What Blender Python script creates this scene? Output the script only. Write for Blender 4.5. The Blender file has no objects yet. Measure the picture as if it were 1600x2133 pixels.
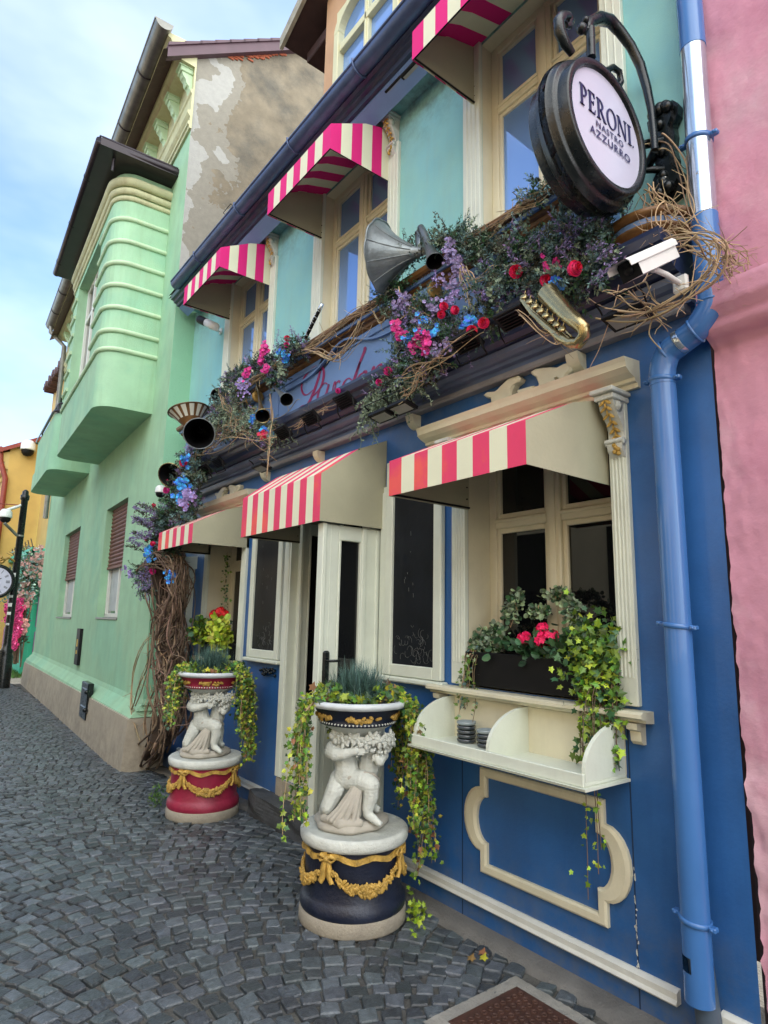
import bpy, bmesh, math, random
import numpy as np
from mathutils import Vector, Matrix, Quaternion, noise
random.seed(7); rng = np.random.default_rng(11)
sc = bpy.context.scene; COL = sc.collection
PI = math.pi; R = math.radians

# ---------------------------------------------------------------- camera
FPX = 1294.35; YAW, PIT, ROL = R(37.5155), R(9.9495), R(1.1677)
CAM = Vector((-2.58, 0.0, 1.55))
fw = Vector((math.sin(YAW)*math.cos(PIT), math.cos(YAW)*math.cos(PIT), math.sin(PIT)))
r0 = Vector((math.cos(YAW), -math.sin(YAW), 0)); u0 = r0.cross(fw)
cr = r0*math.cos(ROL)+u0*math.sin(ROL); cu = -r0*math.sin(ROL)+u0*math.cos(ROL)
cd = bpy.data.cameras.new('camera'); cam = bpy.data.objects.new('camera', cd); COL.objects.link(cam)
m3 = Matrix((cr, cu, -fw)).transposed()
cam.matrix_world = Matrix.Translation(CAM) @ m3.to_4x4()
cd.sensor_fit = 'VERTICAL'; cd.sensor_height = 32.0; cd.lens = FPX/2133*32.0
cd.clip_start = .05; cd.clip_end = 2000
sc.camera = cam

# ---------------------------------------------------------------- light
SUN_EL, SUN_AZ = R(33), R(84)      # azimuth measured from +Y towards +X: behind the houses
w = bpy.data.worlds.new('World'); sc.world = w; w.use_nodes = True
nt = w.node_tree; bg = nt.nodes['Background']
sky = nt.nodes.new('ShaderNodeTexSky'); sky.sky_type = 'NISHITA'; sky.sun_disc = False
sky.sun_elevation = SUN_EL; sky.sun_rotation = SUN_AZ; sky.air_density = 1.0; sky.dust_density = .7; sky.ozone_density = 2.6
tc = nt.nodes.new('ShaderNodeTexCoord'); mp = nt.nodes.new('ShaderNodeMapping'); mp.inputs['Scale'].default_value = (1.2, 1.0, 3.0)
mp.inputs['Rotation'].default_value = (.3, .2, .5)
nz = nt.nodes.new('ShaderNodeTexNoise'); nz.inputs['Scale'].default_value = 1.6; nz.inputs['Detail'].default_value = 5; nz.inputs['Roughness'].default_value = .5
rp = nt.nodes.new('ShaderNodeValToRGB'); rp.color_ramp.elements[0].position = .38; rp.color_ramp.elements[1].position = .72
rp.color_ramp.elements[1].color = (.62, .62, .62, 1)
mx = nt.nodes.new('ShaderNodeMix'); mx.data_type = 'RGBA'; mx.inputs[7].default_value = (4.1, 4.5, 5.0, 1)
nt.links.new(tc.outputs['Generated'], mp.inputs[0]); nt.links.new(mp.outputs[0], nz.inputs['Vector'])
nt.links.new(nz.outputs['Fac'], rp.inputs[0]); nt.links.new(rp.outputs[0], mx.inputs[0])
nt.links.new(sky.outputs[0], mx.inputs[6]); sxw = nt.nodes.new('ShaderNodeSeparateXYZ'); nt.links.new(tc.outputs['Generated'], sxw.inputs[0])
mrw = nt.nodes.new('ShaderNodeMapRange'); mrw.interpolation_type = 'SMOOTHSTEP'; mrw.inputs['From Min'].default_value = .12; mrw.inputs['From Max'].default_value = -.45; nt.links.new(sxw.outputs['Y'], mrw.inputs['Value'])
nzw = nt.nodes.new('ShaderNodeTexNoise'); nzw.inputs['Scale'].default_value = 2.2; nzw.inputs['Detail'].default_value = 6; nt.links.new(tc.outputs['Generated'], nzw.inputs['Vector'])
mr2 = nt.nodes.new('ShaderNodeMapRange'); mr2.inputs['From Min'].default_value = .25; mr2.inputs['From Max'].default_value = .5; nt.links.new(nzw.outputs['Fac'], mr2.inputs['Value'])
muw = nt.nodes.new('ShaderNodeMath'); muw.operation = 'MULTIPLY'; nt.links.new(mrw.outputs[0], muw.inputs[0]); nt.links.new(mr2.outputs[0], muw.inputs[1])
bank = nt.nodes.new('ShaderNodeMix'); bank.data_type = 'RGBA'; bank.inputs[7].default_value = (11.4, 11.6, 11.6, 1)      # made-up cloud bank in the unseen sky, added to light the facade
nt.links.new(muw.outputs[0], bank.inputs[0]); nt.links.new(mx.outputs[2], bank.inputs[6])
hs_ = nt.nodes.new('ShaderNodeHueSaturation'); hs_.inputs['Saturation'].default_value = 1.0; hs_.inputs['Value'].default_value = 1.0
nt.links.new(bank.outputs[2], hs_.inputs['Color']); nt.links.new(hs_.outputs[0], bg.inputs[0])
bg.inputs[1].default_value = .15
sl = bpy.data.lights.new('sun', 'SUN'); sl.energy = 5.0; sl.angle = R(.5); sl.color = (1, .93, .82)
so = bpy.data.objects.new('sun', sl); COL.objects.link(so)
sd = Vector((math.sin(SUN_AZ)*math.cos(SUN_EL), math.cos(SUN_AZ)*math.cos(SUN_EL), math.sin(SUN_EL)))
so.rotation_euler = sd.to_track_quat('Z', 'Y').to_euler(); so.location = sd*60
sc.view_settings.view_transform = 'Standard'; sc.view_settings.look = 'None'; sc.view_settings.gamma = 1
sc.view_settings.exposure = 1.35

# ---------------------------------------------------------------- helpers
def ray(px, py): return fw*FPX + cr*(px-800) - cu*(py-1066.5)
def W(px, py, o=0.0):                     # photo point -> 3D on the vertical plane o metres in front of the facade
    d = ray(px, py); t = (-o-CAM.x)/d.x; return CAM+d*t
def WY(px, py, Y): d = ray(px, py); return CAM+d*((Y-CAM.y)/d.y)
def WZ(px, py, z): d = ray(px, py); return CAM+d*((z-CAM.z)/d.z)
def V(*a): return Vector(a)
def gz(y):                                # the street falls a little towards the green house
    return 0 if y < 5 else (-.16*(y-5)/3 if y < 8 else -.16)

class MB:
    def __init__(s): s.v = []; s.f = []; s.m = []; s.sm = []
    def add(s, vs, fs, m=0, smooth=False):
        b = len(s.v); s.v.extend([tuple(p) for p in vs])
        for f in fs: s.f.append(tuple(i+b for i in f)); s.m.append(m); s.sm.append(smooth)
    def box(s, x0, x1, y0, y1, z0, z1, m=0):
        if x0 > x1: x0, x1 = x1, x0
        if y0 > y1: y0, y1 = y1, y0
        if z0 > z1: z0, z1 = z1, z0
        vs = [(x0,y0,z0),(x1,y0,z0),(x1,y1,z0),(x0,y1,z0),(x0,y0,z1),(x1,y0,z1),(x1,y1,z1),(x0,y1,z1)]
        s.add(vs, [(0,3,2,1),(4,5,6,7),(0,1,5,4),(1,2,6,5),(2,3,7,6),(3,0,4,7)], m); return s
    def bbox(s, x0, x1, y0, y1, z0, z1, b=.005, m=0):      # bevelled box
        if x0 > x1: x0, x1 = x1, x0
        if y0 > y1: y0, y1 = y1, y0
        if z0 > z1: z0, z1 = z1, z0
        b = min(b, (x1-x0)*.45, (y1-y0)*.45, (z1-z0)*.45)
        bm = bmesh.new(); bmesh.ops.create_cube(bm, size=1)
        for v in bm.verts: v.co = Vector(((x0+x1)/2+v.co.x*(x1-x0), (y0+y1)/2+v.co.y*(y1-y0), (z0+z1)/2+v.co.z*(z1-z0)))
        bmesh.ops.bevel(bm, geom=bm.edges[:], offset=b, segments=1, affect='EDGES')
        s.bm(bm, m); return s
    def bm(s, bm, m=0, smooth=False, mat=None):
        bm.verts.index_update()
        s.add([(mat @ v.co if mat else v.co) for v in bm.verts], [[v.index for v in f.verts] for f in bm.faces], m, smooth); bm.free()
    def poly(s, pts, m=0): s.add(pts, [tuple(range(len(pts)))], m); return s
    def ext(s, prof, axis, a, b, m=0, cap=True, smooth=False):   # closed profile extruded; axis 'y': prof=(x,z); 'x': (y,z); 'z': (x,y)
        n = len(prof)
        def q(p, t): return (p[0], t, p[1]) if axis == 'y' else ((t, p[0], p[1]) if axis == 'x' else (p[0], p[1], t))
        vs = [q(p, a) for p in prof]+[q(p, b) for p in prof]
        s.add(vs, [(i, (i+1) % n, n+(i+1) % n, n+i) for i in range(n)], m, smooth)
        if cap: s.add(vs, [tuple(range(n))[::-1], tuple(range(n, 2*n))], m)
        return s
    def tube(s, pts, r, n=8, m=0, cap=True, smooth=True, flat=1.0):
        pts = [Vector(p) for p in pts]; k = len(pts)
        if k < 2: return s
        rs = r if hasattr(r, '__len__') else [r]*k
        t0 = (pts[1]-pts[0]).normalized(); nn = t0.orthogonal().normalized()
        vs = []
        for i, p in enumerate(pts):
            t = (pts[min(i+1, k-1)]-pts[max(i-1, 0)])
            if t.length < 1e-9: t = t0.copy()
            t.normalize(); nn = (nn-t*nn.dot(t))
            if nn.length < 1e-6: nn = t.orthogonal()
            nn.normalize(); bb = t.cross(nn)
            for j in range(n):
                a = 2*PI*j/n; vs.append(p+nn*(math.cos(a)*rs[i])+bb*(math.sin(a)*rs[i]*flat))
        fs = [(i*n+j, i*n+(j+1) % n, (i+1)*n+(j+1) % n, (i+1)*n+j) for i in range(k-1) for j in range(n)]
        s.add(vs, fs, m, smooth)
        if cap: s.add(vs[:n]+vs[-n:], [tuple(range(n))[::-1], tuple(range(n, 2*n))], m)
        return s
    def lathe(s, prof, c=(0,0,0), n=32, m=0, M=None, smooth=True, fn=None, cap=True, arc=None):  # prof [(r,z)]
        c = Vector(c); vs = []; k = len(prof); full = arc is None
        a0, a1 = (0, 2*PI) if full else arc; nn = n if full else n+1
        for r, z in prof:
            for j in range(nn):
                a = a0+(a1-a0)*j/n; rr = r*(fn(a, z) if fn else 1)
                p = Vector((rr*math.cos(a), rr*math.sin(a), z))
                vs.append(c+(M @ p if M else p))
        fs = []
        for i in range(k-1):
            for j in range(n):
                j2 = (j+1) % nn; fs.append((i*nn+j, i*nn+j2, (i+1)*nn+j2, (i+1)*nn+j))
        s.add(vs, fs, m, smooth)
        if cap and full: s.add(vs[:nn]+vs[-nn:], [tuple(range(nn))[::-1], tuple(range(nn, 2*nn))], m)
        return s
    def ball(s, c, r, m=0, u=10, v=7, sc_=(1,1,1), Mx=None, smooth=True):
        c = Vector(c); vs = [Vector((0,0,-1))]
        for i in range(1, v):
            th = PI*i/v
            for j in range(u): vs.append(Vector((math.sin(th)*math.cos(2*PI*j/u), math.sin(th)*math.sin(2*PI*j/u), -math.cos(th))))
        vs.append(Vector((0,0,1)))
        out = []
        for p in vs:
            q = Vector((p.x*r*sc_[0], p.y*r*sc_[1], p.z*r*sc_[2])); out.append(c+(Mx @ q if Mx else q))
        fs = [(0, 1+(j+1) % u, 1+j) for j in range(u)]
        for i in range(v-2):
            for j in range(u): fs.append((1+i*u+j, 1+i*u+(j+1) % u, 1+(i+1)*u+(j+1) % u, 1+(i+1)*u+j))
        L = len(vs)-1; fs += [(L, L-u+j, L-u+(j+1) % u) for j in range(u)]
        s.add(out, fs, m, smooth); return s
    def build(s, name, mats, parent=None, local=False, loc=None, **props):
        if not isinstance(mats, (list, tuple)): mats = [mats]
        me = bpy.data.meshes.new(name)
        base = Vector((0,0,0))
        if parent is not None:
            if not local: base = rootloc(parent)
        elif loc is not None: base = Vector(loc)
        elif s.v:
            a = np.array(s.v); lo = a.min(0); hi = a.max(0); base = Vector(((lo[0]+hi[0])/2, (lo[1]+hi[1])/2, lo[2]))
        vs = np.array(s.v, dtype=float)-np.array(base)
        me.from_pydata(vs.tolist(), [], s.f)
        for mt in mats: me.materials.append(mt)
        me.polygons.foreach_set('material_index', s.m); me.polygons.foreach_set('use_smooth', s.sm)
        me.update()
        o = bpy.data.objects.new(name, me); COL.objects.link(o)
        if parent is not None: o.parent = parent
        else: o.location = base
        for k, v in props.items(): o[k] = v
        return o
def rootloc(o):
    while o.parent: o = o.parent
    return Vector(o.location)
def thing(name, label, cat, loc=(0,0,0), rz=0, group=None):
    o = bpy.data.objects.new(name, None); COL.objects.link(o); o.location = loc; o.rotation_euler = (0,0,rz)
    o.empty_display_size = .1
    o['label'] = label; o['category'] = cat
    if group: o['group'] = group
    return o
def tag(o, label, cat, group=None):
    o['label'] = label; o['category'] = cat
    if group: o['group'] = group
    return o
def struct(o): o['kind'] = 'structure'; return o
def dup(o, parent=None):
    c = o.copy(); COL.objects.link(c)
    if parent: c.parent = parent
    for ch in list(o.children): dup(ch, c)
    return c
def frameM(z, up=(0,0,1)):                 # matrix whose +Z is the given direction
    z = Vector(z).normalized(); x = Vector(up).cross(z)
    if x.length < 1e-4: x = Vector((1,0,0))
    x.normalize(); y = z.cross(x); return Matrix((x, y, z)).transposed()

# ---------------------------------------------------------------- materials
def mat(name, col, rough=.6, var=.12, vs=3.0, bump=.0, bs=60, metal=0, spec=.5, isl=0.0, dirt=None, dcol=(.05,.045,.04), col2=None, c2s=1.2, c2=(.5,.6), coat=0, hs=0.0, streak=False, ior=None):
    m = bpy.data.materials.new(name); m.use_nodes = True; t = m.node_tree; N = t.nodes; L = t.links
    p = N['Principled BSDF']; p.inputs['Roughness'].default_value = rough; p.inputs['Metallic'].default_value = metal
    p.inputs['Specular IOR Level'].default_value = spec; p.inputs['Coat Weight'].default_value = coat
    if ior: p.inputs['IOR'].default_value = ior
    tc = N.new('ShaderNodeTexCoord'); out = None
    rgb = N.new('ShaderNodeRGB'); rgb.outputs[0].default_value = (*col, 1); cur = rgb.outputs[0]
    def noi(scale, detail=5, vec=None, ro=.6):
        n = N.new('ShaderNodeTexNoise'); n.inputs['Scale'].default_value = scale; n.inputs['Detail'].default_value = detail; n.inputs['Roughness'].default_value = ro
        L.new(vec or tc.outputs['Object'], n.inputs['Vector']); return n
    def ramp(src, a, b):
        r = N.new('ShaderNodeMapRange'); r.inputs['From Min'].default_value = a; r.inputs['From Max'].default_value = b
        L.new(src, r.inputs['Value']); return r.outputs[0]
    def mix(fac, a, b, mode='MIX'):
        x = N.new('ShaderNodeMix'); x.data_type = 'RGBA'; x.blend_type = mode
        if isinstance(fac, float): x.inputs[0].default_value = fac
        else: L.new(fac, x.inputs[0])
        for i, s_ in ((6, a), (7, b)):
            if isinstance(s_, tuple): x.inputs[i].default_value = (*s_, 1)
            else: L.new(s_, x.inputs[i])
        return x.outputs[2]
    if col2: cur = mix(ramp(noi(c2s, 8, ro=.65).outputs['Fac'], *c2), cur, tuple(col2))
    if dirt:                               # dirt = amount, streaky when asked
        vec = None
        if streak:
            mpn = N.new('ShaderNodeMapping'); mpn.inputs['Scale'].default_value = (3, 3, .35); L.new(tc.outputs['Object'], mpn.inputs[0]); vec = mpn.outputs[0]
        f = ramp(noi(2.2 if streak else 1.3, 9, vec, .7).outputs['Fac'], .52, .8)
        mu = N.new('ShaderNodeMath'); mu.operation = 'MULTIPLY'; mu.inputs[1].default_value = dirt; L.new(f, mu.inputs[0])
        cur = mix(mu.outputs[0], cur, tuple(dcol))
    hv = N.new('ShaderNodeHueSaturation'); L.new(cur, hv.inputs['Color'])
    val = ramp(noi(vs, 6).outputs['Fac'], .3, .7)
    a = N.new('ShaderNodeMath'); a.operation = 'MULTIPLY_ADD'; a.inputs[1].default_value = 2*var; a.inputs[2].default_value = 1-var; L.new(val, a.inputs[0]); vv = a.outputs[0]
    if isl or hs:
        g = N.new('ShaderNodeNewGeometry')
        b = N.new('ShaderNodeMath'); b.operation = 'MULTIPLY_ADD'; b.inputs[1].default_value = 2*isl; b.inputs[2].default_value = 1-isl; L.new(g.outputs['Random Per Island'], b.inputs[0])
        c = N.new('ShaderNodeMath'); c.operation = 'MULTIPLY'; L.new(vv, c.inputs[0]); L.new(b.outputs[0], c.inputs[1]); vv = c.outputs[0]
        if hs:
            wn = N.new('ShaderNodeTexWhiteNoise'); wn.noise_dimensions = '1D'; L.new(g.outputs['Random Per Island'], wn.inputs['W'])
            d = N.new('ShaderNodeMath'); d.operation = 'MULTIPLY_ADD'; d.inputs[1].default_value = 2*hs; d.inputs[2].default_value = .5-hs
            L.new(wn.outputs['Value'], d.inputs[0]); L.new(d.outputs[0], hv.inputs['Hue'])
    L.new(vv, hv.inputs['Value']); L.new(hv.outputs[0], p.inputs['Base Color'])
    rr = N.new('ShaderNodeMath'); rr.operation = 'MULTIPLY_ADD'; rr.inputs[1].default_value = .25*rough; rr.inputs[2].default_value = rough*.87
    L.new(noi(vs*4, 3).outputs['Fac'], rr.inputs[0]); L.new(rr.outputs[0], p.inputs['Roughness'])
    if bump:
        bn = N.new('ShaderNodeBump'); bn.inputs['Strength'].default_value = min(bump, 1); bn.inputs['Distance'].default_value = .01 if bs < 100 else .004
        L.new(noi(bs, 6).outputs['Fac'], bn.inputs['Height']); L.new(bn.outputs[0], p.inputs['Normal'])
    return m

M = {}
M['blue'] = mat('painted_blue_boards', (.024,.108,.31), .36, .2, 2.2, .12, 60, dirt=.5, dcol=(.012,.06,.2), streak=True)
M['bluepipe'] = mat('glossy_blue_paint', (.05,.165,.43), .25, .06, 3, .03, 30, coat=.3, dirt=.12, dcol=(.03,.08,.25), streak=True)
M['turq'] = mat('turquoise_plaster', (.27,.55,.52), .75, .08, 1.5, .25, 130, dirt=.22, dcol=(.3,.28,.22), streak=True, col2=(.20,.50,.58), c2s=.7, c2=(.45,.7))
M['fascia'] = mat('pale_blue_fascia', (.15,.26,.50), .4, .12, 2, .05, 60, dirt=.3, dcol=(.08,.13,.3), streak=True)
M['cornice2'] = mat('grey_blue_moulding', (.10,.135,.22), .35, .2, 4, .1, 60, dirt=.5, dcol=(.2,.2,.21), streak=True)
M['cornice'] = mat('dark_blue_cornice', (.016,.026,.07), .32, .15, 3, .1, 60, dirt=.35, dcol=(.10,.12,.18))
M['gutter'] = mat('blue_grey_zinc', (.075,.11,.21), .35, .2, 6, .1, 40, metal=.35, dirt=.3, dcol=(.04,.04,.06))
M['cream'] = mat('cream_paint', (.66,.62,.46), .5, .07, 4, .12, 90, dirt=.3, dcol=(.36,.29,.17), streak=True)
M['creamw'] = mat('pale_cream_wood', (.66,.70,.60), .45, .06, 5, .12, 80, dirt=.2, dcol=(.32,.3,.22), streak=True)
M['olive'] = mat('taupe_canvas', (.40,.385,.27), .85, .07, 3, .45, 14)
M['canvas_cream'] = mat('cream_canvas', (.74,.74,.55), .85, .05, 3, .15, 300)
M['pink'] = mat('magenta_canvas', (.72,.012,.20), .8, .06, 3, .15, 300)
M['red'] = mat('faded_red_canvas', (.74,.05,.14), .8, .10, 3, .15, 300, col2=(.78,.10,.09), c2s=1.6)
M['glassup'] = mat('sky_tinted_glass', (.20,.36,.70), .02, 0, 1, metal=.4, spec=1)  # blue of the reflected sky is put into the glass colour
M['gold'] = mat('gilt_paint', (.40,.24,.06), .38, .3, 25, .4, 60, metal=.35, dirt=.7, dcol=(.06,.045,.03))
M['brown'] = mat('brown_gilt_wood', (.16,.075,.022), .4, .35, 10, .3, 40, dirt=.5, dcol=(.02,.015,.02))
M['glass'] = mat('dark_window_glass', (.006,.007,.008), .015, .0, 1, spec=1.0, ior=1.75)
M['glass2'] = mat('shop_window_glass', (.006,.007,.008), .012, .0, 1, spec=.6, ior=1.5)
M['board'] = mat('blackboard', (.006,.008,.013), .38, .4, 4, .08, 30, spec=.2, dirt=.3, dcol=(.022,.026,.03), streak=True)
M['iron'] = mat('black_iron', (.004,.007,.008), .28, .3, 8, .2, 50, spec=.4, coat=.1)
M['black'] = mat('black_plastic', (.006,.006,.007), .5, .2, 8, spec=.25)
M['white'] = mat('white_plastic', (.72,.74,.72), .4, .05, 6, dirt=.2, dcol=(.35,.33,.3))
M['sign'] = mat('white_sign_acrylic', (.52,.53,.66), .25, .04, 3)
M['ink'] = mat('navy_lettering', (.012,.015,.09), .4, .1)
M['green'] = mat('green_render', (.33,.545,.355), .85, .10, 2.5, .5, 70, dirt=.6, dcol=(.24,.37,.20), col2=(.28,.52,.35), c2s=.6, streak=True)
M['greentrim'] = mat('pale_green_moulding', (.47,.64,.42), .75, .07, 2, .3, 80, dirt=.4, dcol=(.42,.42,.2), streak=True)
M['plinth'] = mat('beige_render_plinth', (.40,.35,.27), .85, .1, 2, .4, 120, dirt=.5, dcol=(.22,.2,.16))
M['corn'] = mat('weathered_yellow_cornice', (.50,.50,.30), .75, .15, 3, .3, 60, dirt=.8, dcol=(.30,.24,.12), streak=True)
M['darkmetal'] = mat('dark_brown_metal', (.022,.015,.020), .3, .2, 6, .05, 40, metal=.3)
M['zinc'] = mat('grey_zinc', (.22,.22,.20), .4, .25, 5, .1, 40, metal=.5, dirt=.4, dcol=(.10,.08,.05))
M['wood'] = mat('brown_shutter_wood', (.17,.06,.035), .55, .25, 14, .4, 90)
M['pinkwall'] = mat('pink_render', (.57,.265,.35), .85, .12, 2.5, .35, 30, dirt=.9, dcol=(.42,.14,.22), col2=(.60,.36,.42), c2s=.9)
M['concrete'] = mat('grey_concrete', (.155,.15,.14), .9, .25, 5, .8, 60, dirt=.5, dcol=(.07,.07,.065))
M['stone'] = mat('pale_cast_stone', (.58,.60,.55), .8, .14, 12, .6, 70, dirt=.9, dcol=(.20,.17,.13))
M['navy'] = mat('navy_glazed_stone', (.006,.010,.026), .4, .3, 9, .3, 70, dirt=.4, dcol=(.05,.06,.09))
M['crimson'] = mat('crimson_painted_stone', (.26,.012,.042), .45, .2, 9, .3, 70, dirt=.3, dcol=(.3,.10,.12))
M['dstone'] = mat('buff_worn_stone', (.36,.32,.25), .85, .15, 8, .5, 90, dirt=.4, dcol=(.2,.17,.13))
M['gilt'] = mat('ochre_gilded_relief', (.50,.31,.065), .5, .4, 25, .6, 80, dirt=1.0, dcol=(.10,.07,.03))
M['rock'] = mat('dark_step_stone', (.055,.06,.065), .7, .4, 6, 1.0, 20, dirt=.4, dcol=(.2,.19,.18))
M['ivy'] = mat('ivy_leaf', (.10,.19,.02), .5, .1, 6, isl=.6, hs=.035)
M['ivyy'] = mat('yellow_ivy_leaf', (.34,.36,.03), .5, .1, 6, isl=.45, hs=.03)
M['rust'] = mat('rust_leaf', (.21,.11,.04), .6, .1, 6, isl=.5, hs=.03)
M['lime'] = mat('lime_leaf', (.30,.42,.03), .5, .1, 6, isl=.45, hs=.025)
M['dkleaf'] = mat('deep_green_leaf', (.035,.105,.035), .5, .1, 6, isl=.6, hs=.03)
M['varieg'] = mat('variegated_leaf', (.26,.36,.20), .55, .1, 6, isl=.7, hs=.02)
M['fescue'] = mat('blue_fescue', (.075,.15,.13), .6, .1, 6, isl=.6, hs=.02)
M['teal'] = mat('dusty_teal_leaf', (.115,.20,.185), .7, .1, 6, isl=.65, hs=.04)
M['dusk'] = mat('dark_dried_leaf', (.075,.080,.058), .8, .1, 6, isl=.7, hs=.05)
M['moss'] = mat('grey_green_moss', (.20,.26,.18), .85, .1, 6, isl=.6, hs=.03)
M['lav'] = mat('dried_lavender', (.24,.19,.36), .8, .1, 6, isl=.5, hs=.04)
M['lilac'] = mat('lilac_petal', (.36,.28,.60), .7, .1, 6, isl=.4, hs=.03)
M['rose'] = mat('rose_petal', (.70,.02,.10), .55, .1, 6, isl=.3, hs=.015)
M['mag'] = mat('magenta_petal', (.62,.03,.25), .55, .1, 6, isl=.4, hs=.02)
M['bluep'] = mat('blue_petal', (.05,.28,.75), .6, .1, 6, isl=.5, hs=.04)
M['redp'] = mat('scarlet_petal', (.62,.008,.012), .5, .1, 6, isl=.3)
M['wist'] = mat('pink_garland', (.62,.05,.22), .6, .1, isl=.4)
M['geran'] = mat('hot_pink_petal', (.85,.01,.12), .5, .1, 6, isl=.25)
M['twig'] = mat('dry_twig', (.40,.29,.17), .8, .2, 12, .4, 100, isl=.5, hs=.02)
M['bark'] = mat('vine_bark', (.19,.125,.085), .85, .25, 12, .5, 60, isl=.6, hs=.02)
M['brass'] = mat('aged_brass', (.42,.34,.17), .2, .2, 12, .2, 60, metal=.9, dirt=.4, dcol=(.08,.06,.03))
M['pewter'] = mat('tarnished_horn', (.18,.20,.20), .35, .35, 8, .3, 40, metal=.7, dirt=.6, dcol=(.05,.06,.06))
M['paintlet'] = mat('plum_lettering', (.27,.010,.09), .45, .1)
M['mattrim'] = mat('pale_cement', (.25,.24,.21), .9, .2, 8, .8, 60)
M['rustmat'] = mat('rusty_brown_mat', (.055,.022,.013), .6, .35, 10, .4, 60)
M['roof'] = mat('brown_roof_tile', (.07,.035,.035), .6, .25, 6, .4, 30)
M['brick'] = mat('red_brick', (.35,.09,.04), .8, .3, 12, .6, 30)
M['orange'] = mat('apricot_render', (.50,.30,.17), .8, .1, 3, .3, 90, dirt=.3, dcol=(.35,.2,.1))
M['yellow'] = mat('yellow_render', (.56,.40,.15), .8, .08, 2, .3, 90, dirt=.25, dcol=(.45,.28,.09))
M['yellow2'] = mat('warm_yellow_render', (.56,.37,.11), .8, .08, 2, .3, 90)
M['redpaint'] = mat('brick_red_paint', (.24,.035,.02), .5, .15, 6)
M['tealpaint'] = mat('bright_teal_paint', (.05,.50,.34), .5, .08, 3)
M['purple'] = mat('lilac_panel_paint', (.38,.18,.38), .5, .08, 3)
M['grass'] = mat('grass_blade', (.06,.13,.02), .6, .1, 6, isl=.5, hs=.03)
M['winwhite'] = mat('white_window_frame', (.66,.68,.62), .45, .06, 5)
M['curtain'] = mat('pale_curtain', (.42,.46,.46), .6, .15, 6)
M['tape'] = mat('silver_pipe', (.55,.64,.72), .18, .12, 4, metal=.85)
M['faded'] = mat('weathered_blue_wood', (.14,.14,.24), .7, .2, 5, .3, 60, col2=(.30,.17,.09), c2s=2.2, c2=(.46,.58))
M['peel'] = mat('peeled_white_paint', (.62,.63,.58), .6, .1, 5, .3, 60)
M['clear'] = mat('smoked_glass', (.04,.05,.06), .06, .2, 6, spec=.8)
M['lampglass'] = mat('lamp_glass_panel', (.30,.31,.29), .35, .1, 6)
M['cherub'] = M['stone']

def splash(mt, z0, col, amt, z1=-.05):              # dried street splash low on a painted wall
    t = mt.node_tree; N = t.nodes; L = t.links; pb = N['Principled BSDF']; src = pb.inputs['Base Color'].links[0].from_socket
    tc = [n for n in N if n.type == 'TEX_COORD'][0]; sx = N.new('ShaderNodeSeparateXYZ'); L.new(tc.outputs['Object'], sx.inputs[0])
    r = N.new('ShaderNodeMapRange'); r.inputs['From Min'].default_value = z0; r.inputs['From Max'].default_value = z1; L.new(sx.outputs['Z'], r.inputs['Value'])
    n = N.new('ShaderNodeTexNoise'); n.inputs['Scale'].default_value = 7; n.inputs['Detail'].default_value = 10; n.inputs['Roughness'].default_value = .75; L.new(tc.outputs['Object'], n.inputs['Vector'])
    q = N.new('ShaderNodeMapRange'); q.inputs['From Min'].default_value = .42; q.inputs['From Max'].default_value = .68; L.new(n.outputs['Fac'], q.inputs['Value'])
    m = N.new('ShaderNodeMath'); m.operation = 'MULTIPLY'; L.new(r.outputs[0], m.inputs[0]); L.new(q.outputs[0], m.inputs[1])
    m2 = N.new('ShaderNodeMath'); m2.operation = 'MULTIPLY'; m2.inputs[1].default_value = amt; L.new(m.outputs[0], m2.inputs[0])
    x = N.new('ShaderNodeMix'); x.data_type = 'RGBA'; L.new(m2.outputs[0], x.inputs[0]); L.new(src, x.inputs[6]); x.inputs[7].default_value = (*col, 1); L.new(x.outputs[2], pb.inputs['Base Color'])
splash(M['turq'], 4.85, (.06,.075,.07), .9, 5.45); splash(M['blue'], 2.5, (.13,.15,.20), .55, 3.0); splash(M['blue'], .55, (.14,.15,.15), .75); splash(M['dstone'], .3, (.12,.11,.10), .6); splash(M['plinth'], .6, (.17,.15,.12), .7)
# ================================================================ ground
gm = MB()
gm.add([(-60,-40,-.19),(80,-40,-.19),(80,140,-.19),(-60,140,-.19)], [(0,1,2,3)])
struct(gm.build('ground', mat('grey_paving_ground', (.085,.085,.08), .9, .3, 6, .8, 20), loc=(0,0,-.19)))
# bed of the paving, follows the fall of the street
bed = MB(); ys = [-3,5,5.75,6.5,7.25,8,45]
for a, b in zip(ys[:-1], ys[1:]):
    n = len(bed.v); bed.add([(-9,a,gz(a)-.013),(9,a,gz(a)-.013),(9,b,gz(b)-.013),(-9,b,gz(b)-.013)], [(0,1,2,3)])
struct(bed.build('street', mat('sandy_joint_mortar', (.09,.086,.076), .95, .3, 9, 1.0, 70, dirt=.5, dcol=(.05,.06,.03)), loc=(0,0,0)))

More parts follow.
